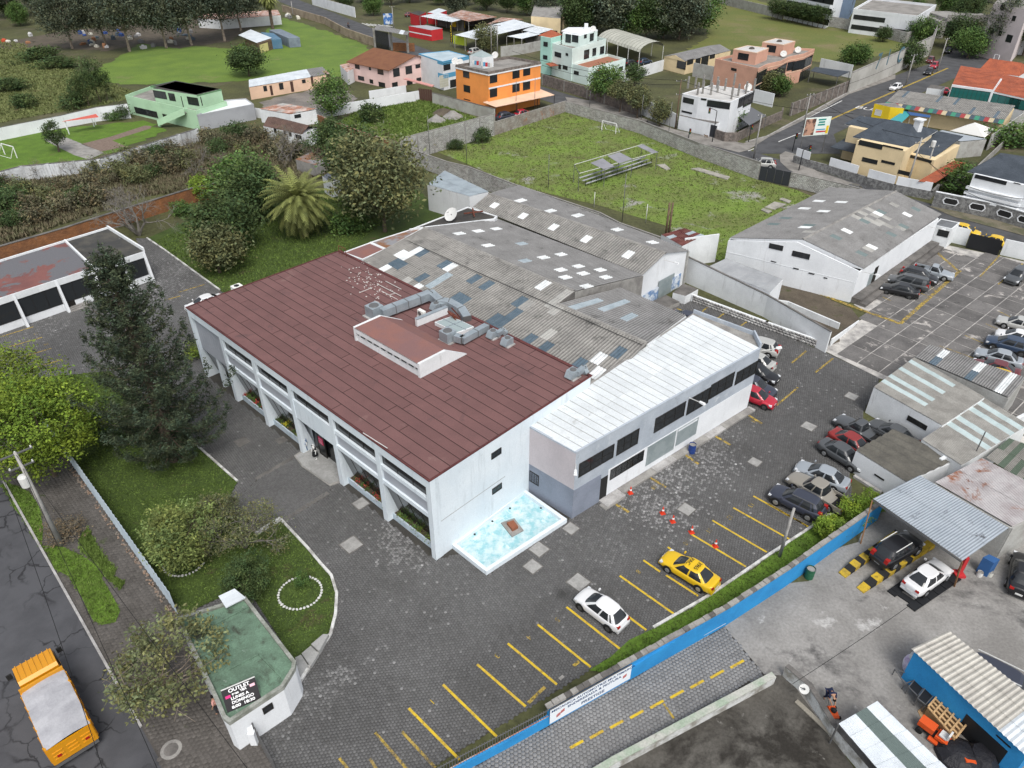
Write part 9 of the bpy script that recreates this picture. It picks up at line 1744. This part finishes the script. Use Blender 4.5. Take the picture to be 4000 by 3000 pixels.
# dog on the pavement
p=g(k20(1672,1192));J={'chest':(.12,0,.40,.11),'rump':(-.28,0,.40,.10),'neck':(.25,0,.52,.06),'head':(.36,0,.58,.06),'nose':(.47,0,.54,.03),'tail':(-.5,0,.5,.02)};E_=[('chest','rump'),('chest','neck'),('neck','head'),('head','nose'),('rump','tail')]
for s,t in((.08,'l'),(-.08,'r')):J.update({'fk'+t:(.14,s,.2,.035),'fp'+t:(.15,s,.02,.025),'hk'+t:(-.2,s,.24,.05),'hh'+t:(-.34,s,.14,.028),'hp'+t:(-.3,s,.02,.025)});E_+=[('chest','fk'+t),('fk'+t,'fp'+t),('rump','hk'+t),('hk'+t,'hh'+t),('hh'+t,'hp'+t)]
o=thing('dog','brown and black dog walking on the pavement by the garage doors','dog',(p.x,p.y,.06),rz=2.6);put('body',skinmesh('body',J,E_,M('dog_fur',(.20,.11,.05),(.02,.018,.015),4,(.45,.55),fine=.1),1),o)
# scrapyard goods
SCM=[M('scrap_%d'%i,c,fine=.1)for i,c in enumerate(((.04,.08,.25),(.5,.5,.5),(.2,.2,.2),(.3,.15,.08),(.6,.58,.5),(.10,.13,.16),(.45,.08,.04)))];SN=['blue metal frame','white bundle','grey appliance','brown board stack','pale plastic bags','dark steel box','orange tarpaulin']
for i in range(46):
 rs=np.random.RandomState(200+i);x,y=rs.uniform(560,1400),rs.uniform(200,350);px=f1(x,y)if i<36 else(f1(rs.uniform(30,270),rs.uniform(240,310))if i<41 else f2(rs.uniform(930,1080),rs.uniform(115,150)));k=int(rs.randint(6))if i!=37 else 6;p=g(px);s=rs.uniform(.7,1.9,3);o=thing('scrap_item',SN[k]+(' lying in the scrapyard under the eucalyptus' if i<36 else(' in the heap at the meadow edge' if i<41 else ' dumped at the crumbling street wall')),'scrap',p,SN[k]+'s '+('of the scrapyard' if i<36 else 'dumped elsewhere'));mb=MB();a=rs.uniform(0,3)
 if k in(0,5):[mb.bar(p+Vector((math.cos(a+t),math.sin(a+t),0))*s[0]*.6+UP*.02,p+Vector((math.cos(a+t+1.57),math.sin(a+t+1.57),0))*s[0]*.6+UP*s[2]*.6,.08)for t in(0,1.57,3.14,4.71)]
 mb.box(p+UP*s[2]*.25,(s[0],s[1]*.7,s[2]*.5),a);mb.hexa([p+Vector((-.5,-.3,s[2]*.501)),p+Vector((.5,-.4,s[2]*.501)),p+Vector((.4,.4,s[2]*.501)),p+Vector((-.4,.3,s[2]*.501))],[p+Vector((-.3,-.2,s[2]*.7)),p+Vector((.4,-.2,s[2]*.62)),p+Vector((.2,.3,s[2]*.66)),p+Vector((-.3,.2,s[2]*.72))]);mb.build('item',SCM[k],o)
# rooftop dishes and tanks
for lab,px,z in(('white dish on the roof edge of the orange house',e2(908,175),8.6),('second white dish on the orange house roof',e2(946,185),8.6),('white dish at the far corner of the orange house roof',e2(1218,130),8.8),('white dish on the unfinished house roof',e5(1000,255),7.4),('white dish on the salmon house roof',e6(757,172),6.8),('second white dish on the salmon house roof',e6(655,200),6.8),('white dish on the white villa roof',e4(557,78),9.8)):p=g(px,z);o=thing('satellite_dish',lab,'dish',p);mb=MB();mb.bar(p-UP*.6,p,.06);mb.build('mast',STEEL,o);dish(o,p,.75,(-.2,-.7,.5))
# bridge at the top of the street
br=thing('road_bridge','concrete road bridge over the street underpass','bridge',g(k30(1600,330)));A,Bq=g(k30(1500,330)),g(k30(1760,330));mb=MB();mb.obox(A+UP*4.6,Bq-A+Vector((6,0,0)),(0,14,0),UP*.9);mb.build('deck',CONC,br)
for q in(0,.36):mb=MB();mb.obox(A+(Bq-A)*q*2.6-Vector((2,0,0)),(2.2,0,0),(0,14,0),UP*4.6);mb.build('abutment',CONC,br)
mb=MB();mb.obox(A+UP*5.5,Bq-A+Vector((6,0,0)),(0,.3,0),UP*1.0);mb.build('parapet',CONC,br);ring_wall('tall concrete wall at the street underpass',[g(k30(1380,470)),g(k30(1440,330)),g(k30(1500,300))],5,mat=CONC);ring_wall('tall white wall beside the underpass trees',[g(k30(1690,330)),g(k30(1850,420)),g(k30(2212,480))],4.5,mat=WHITE)
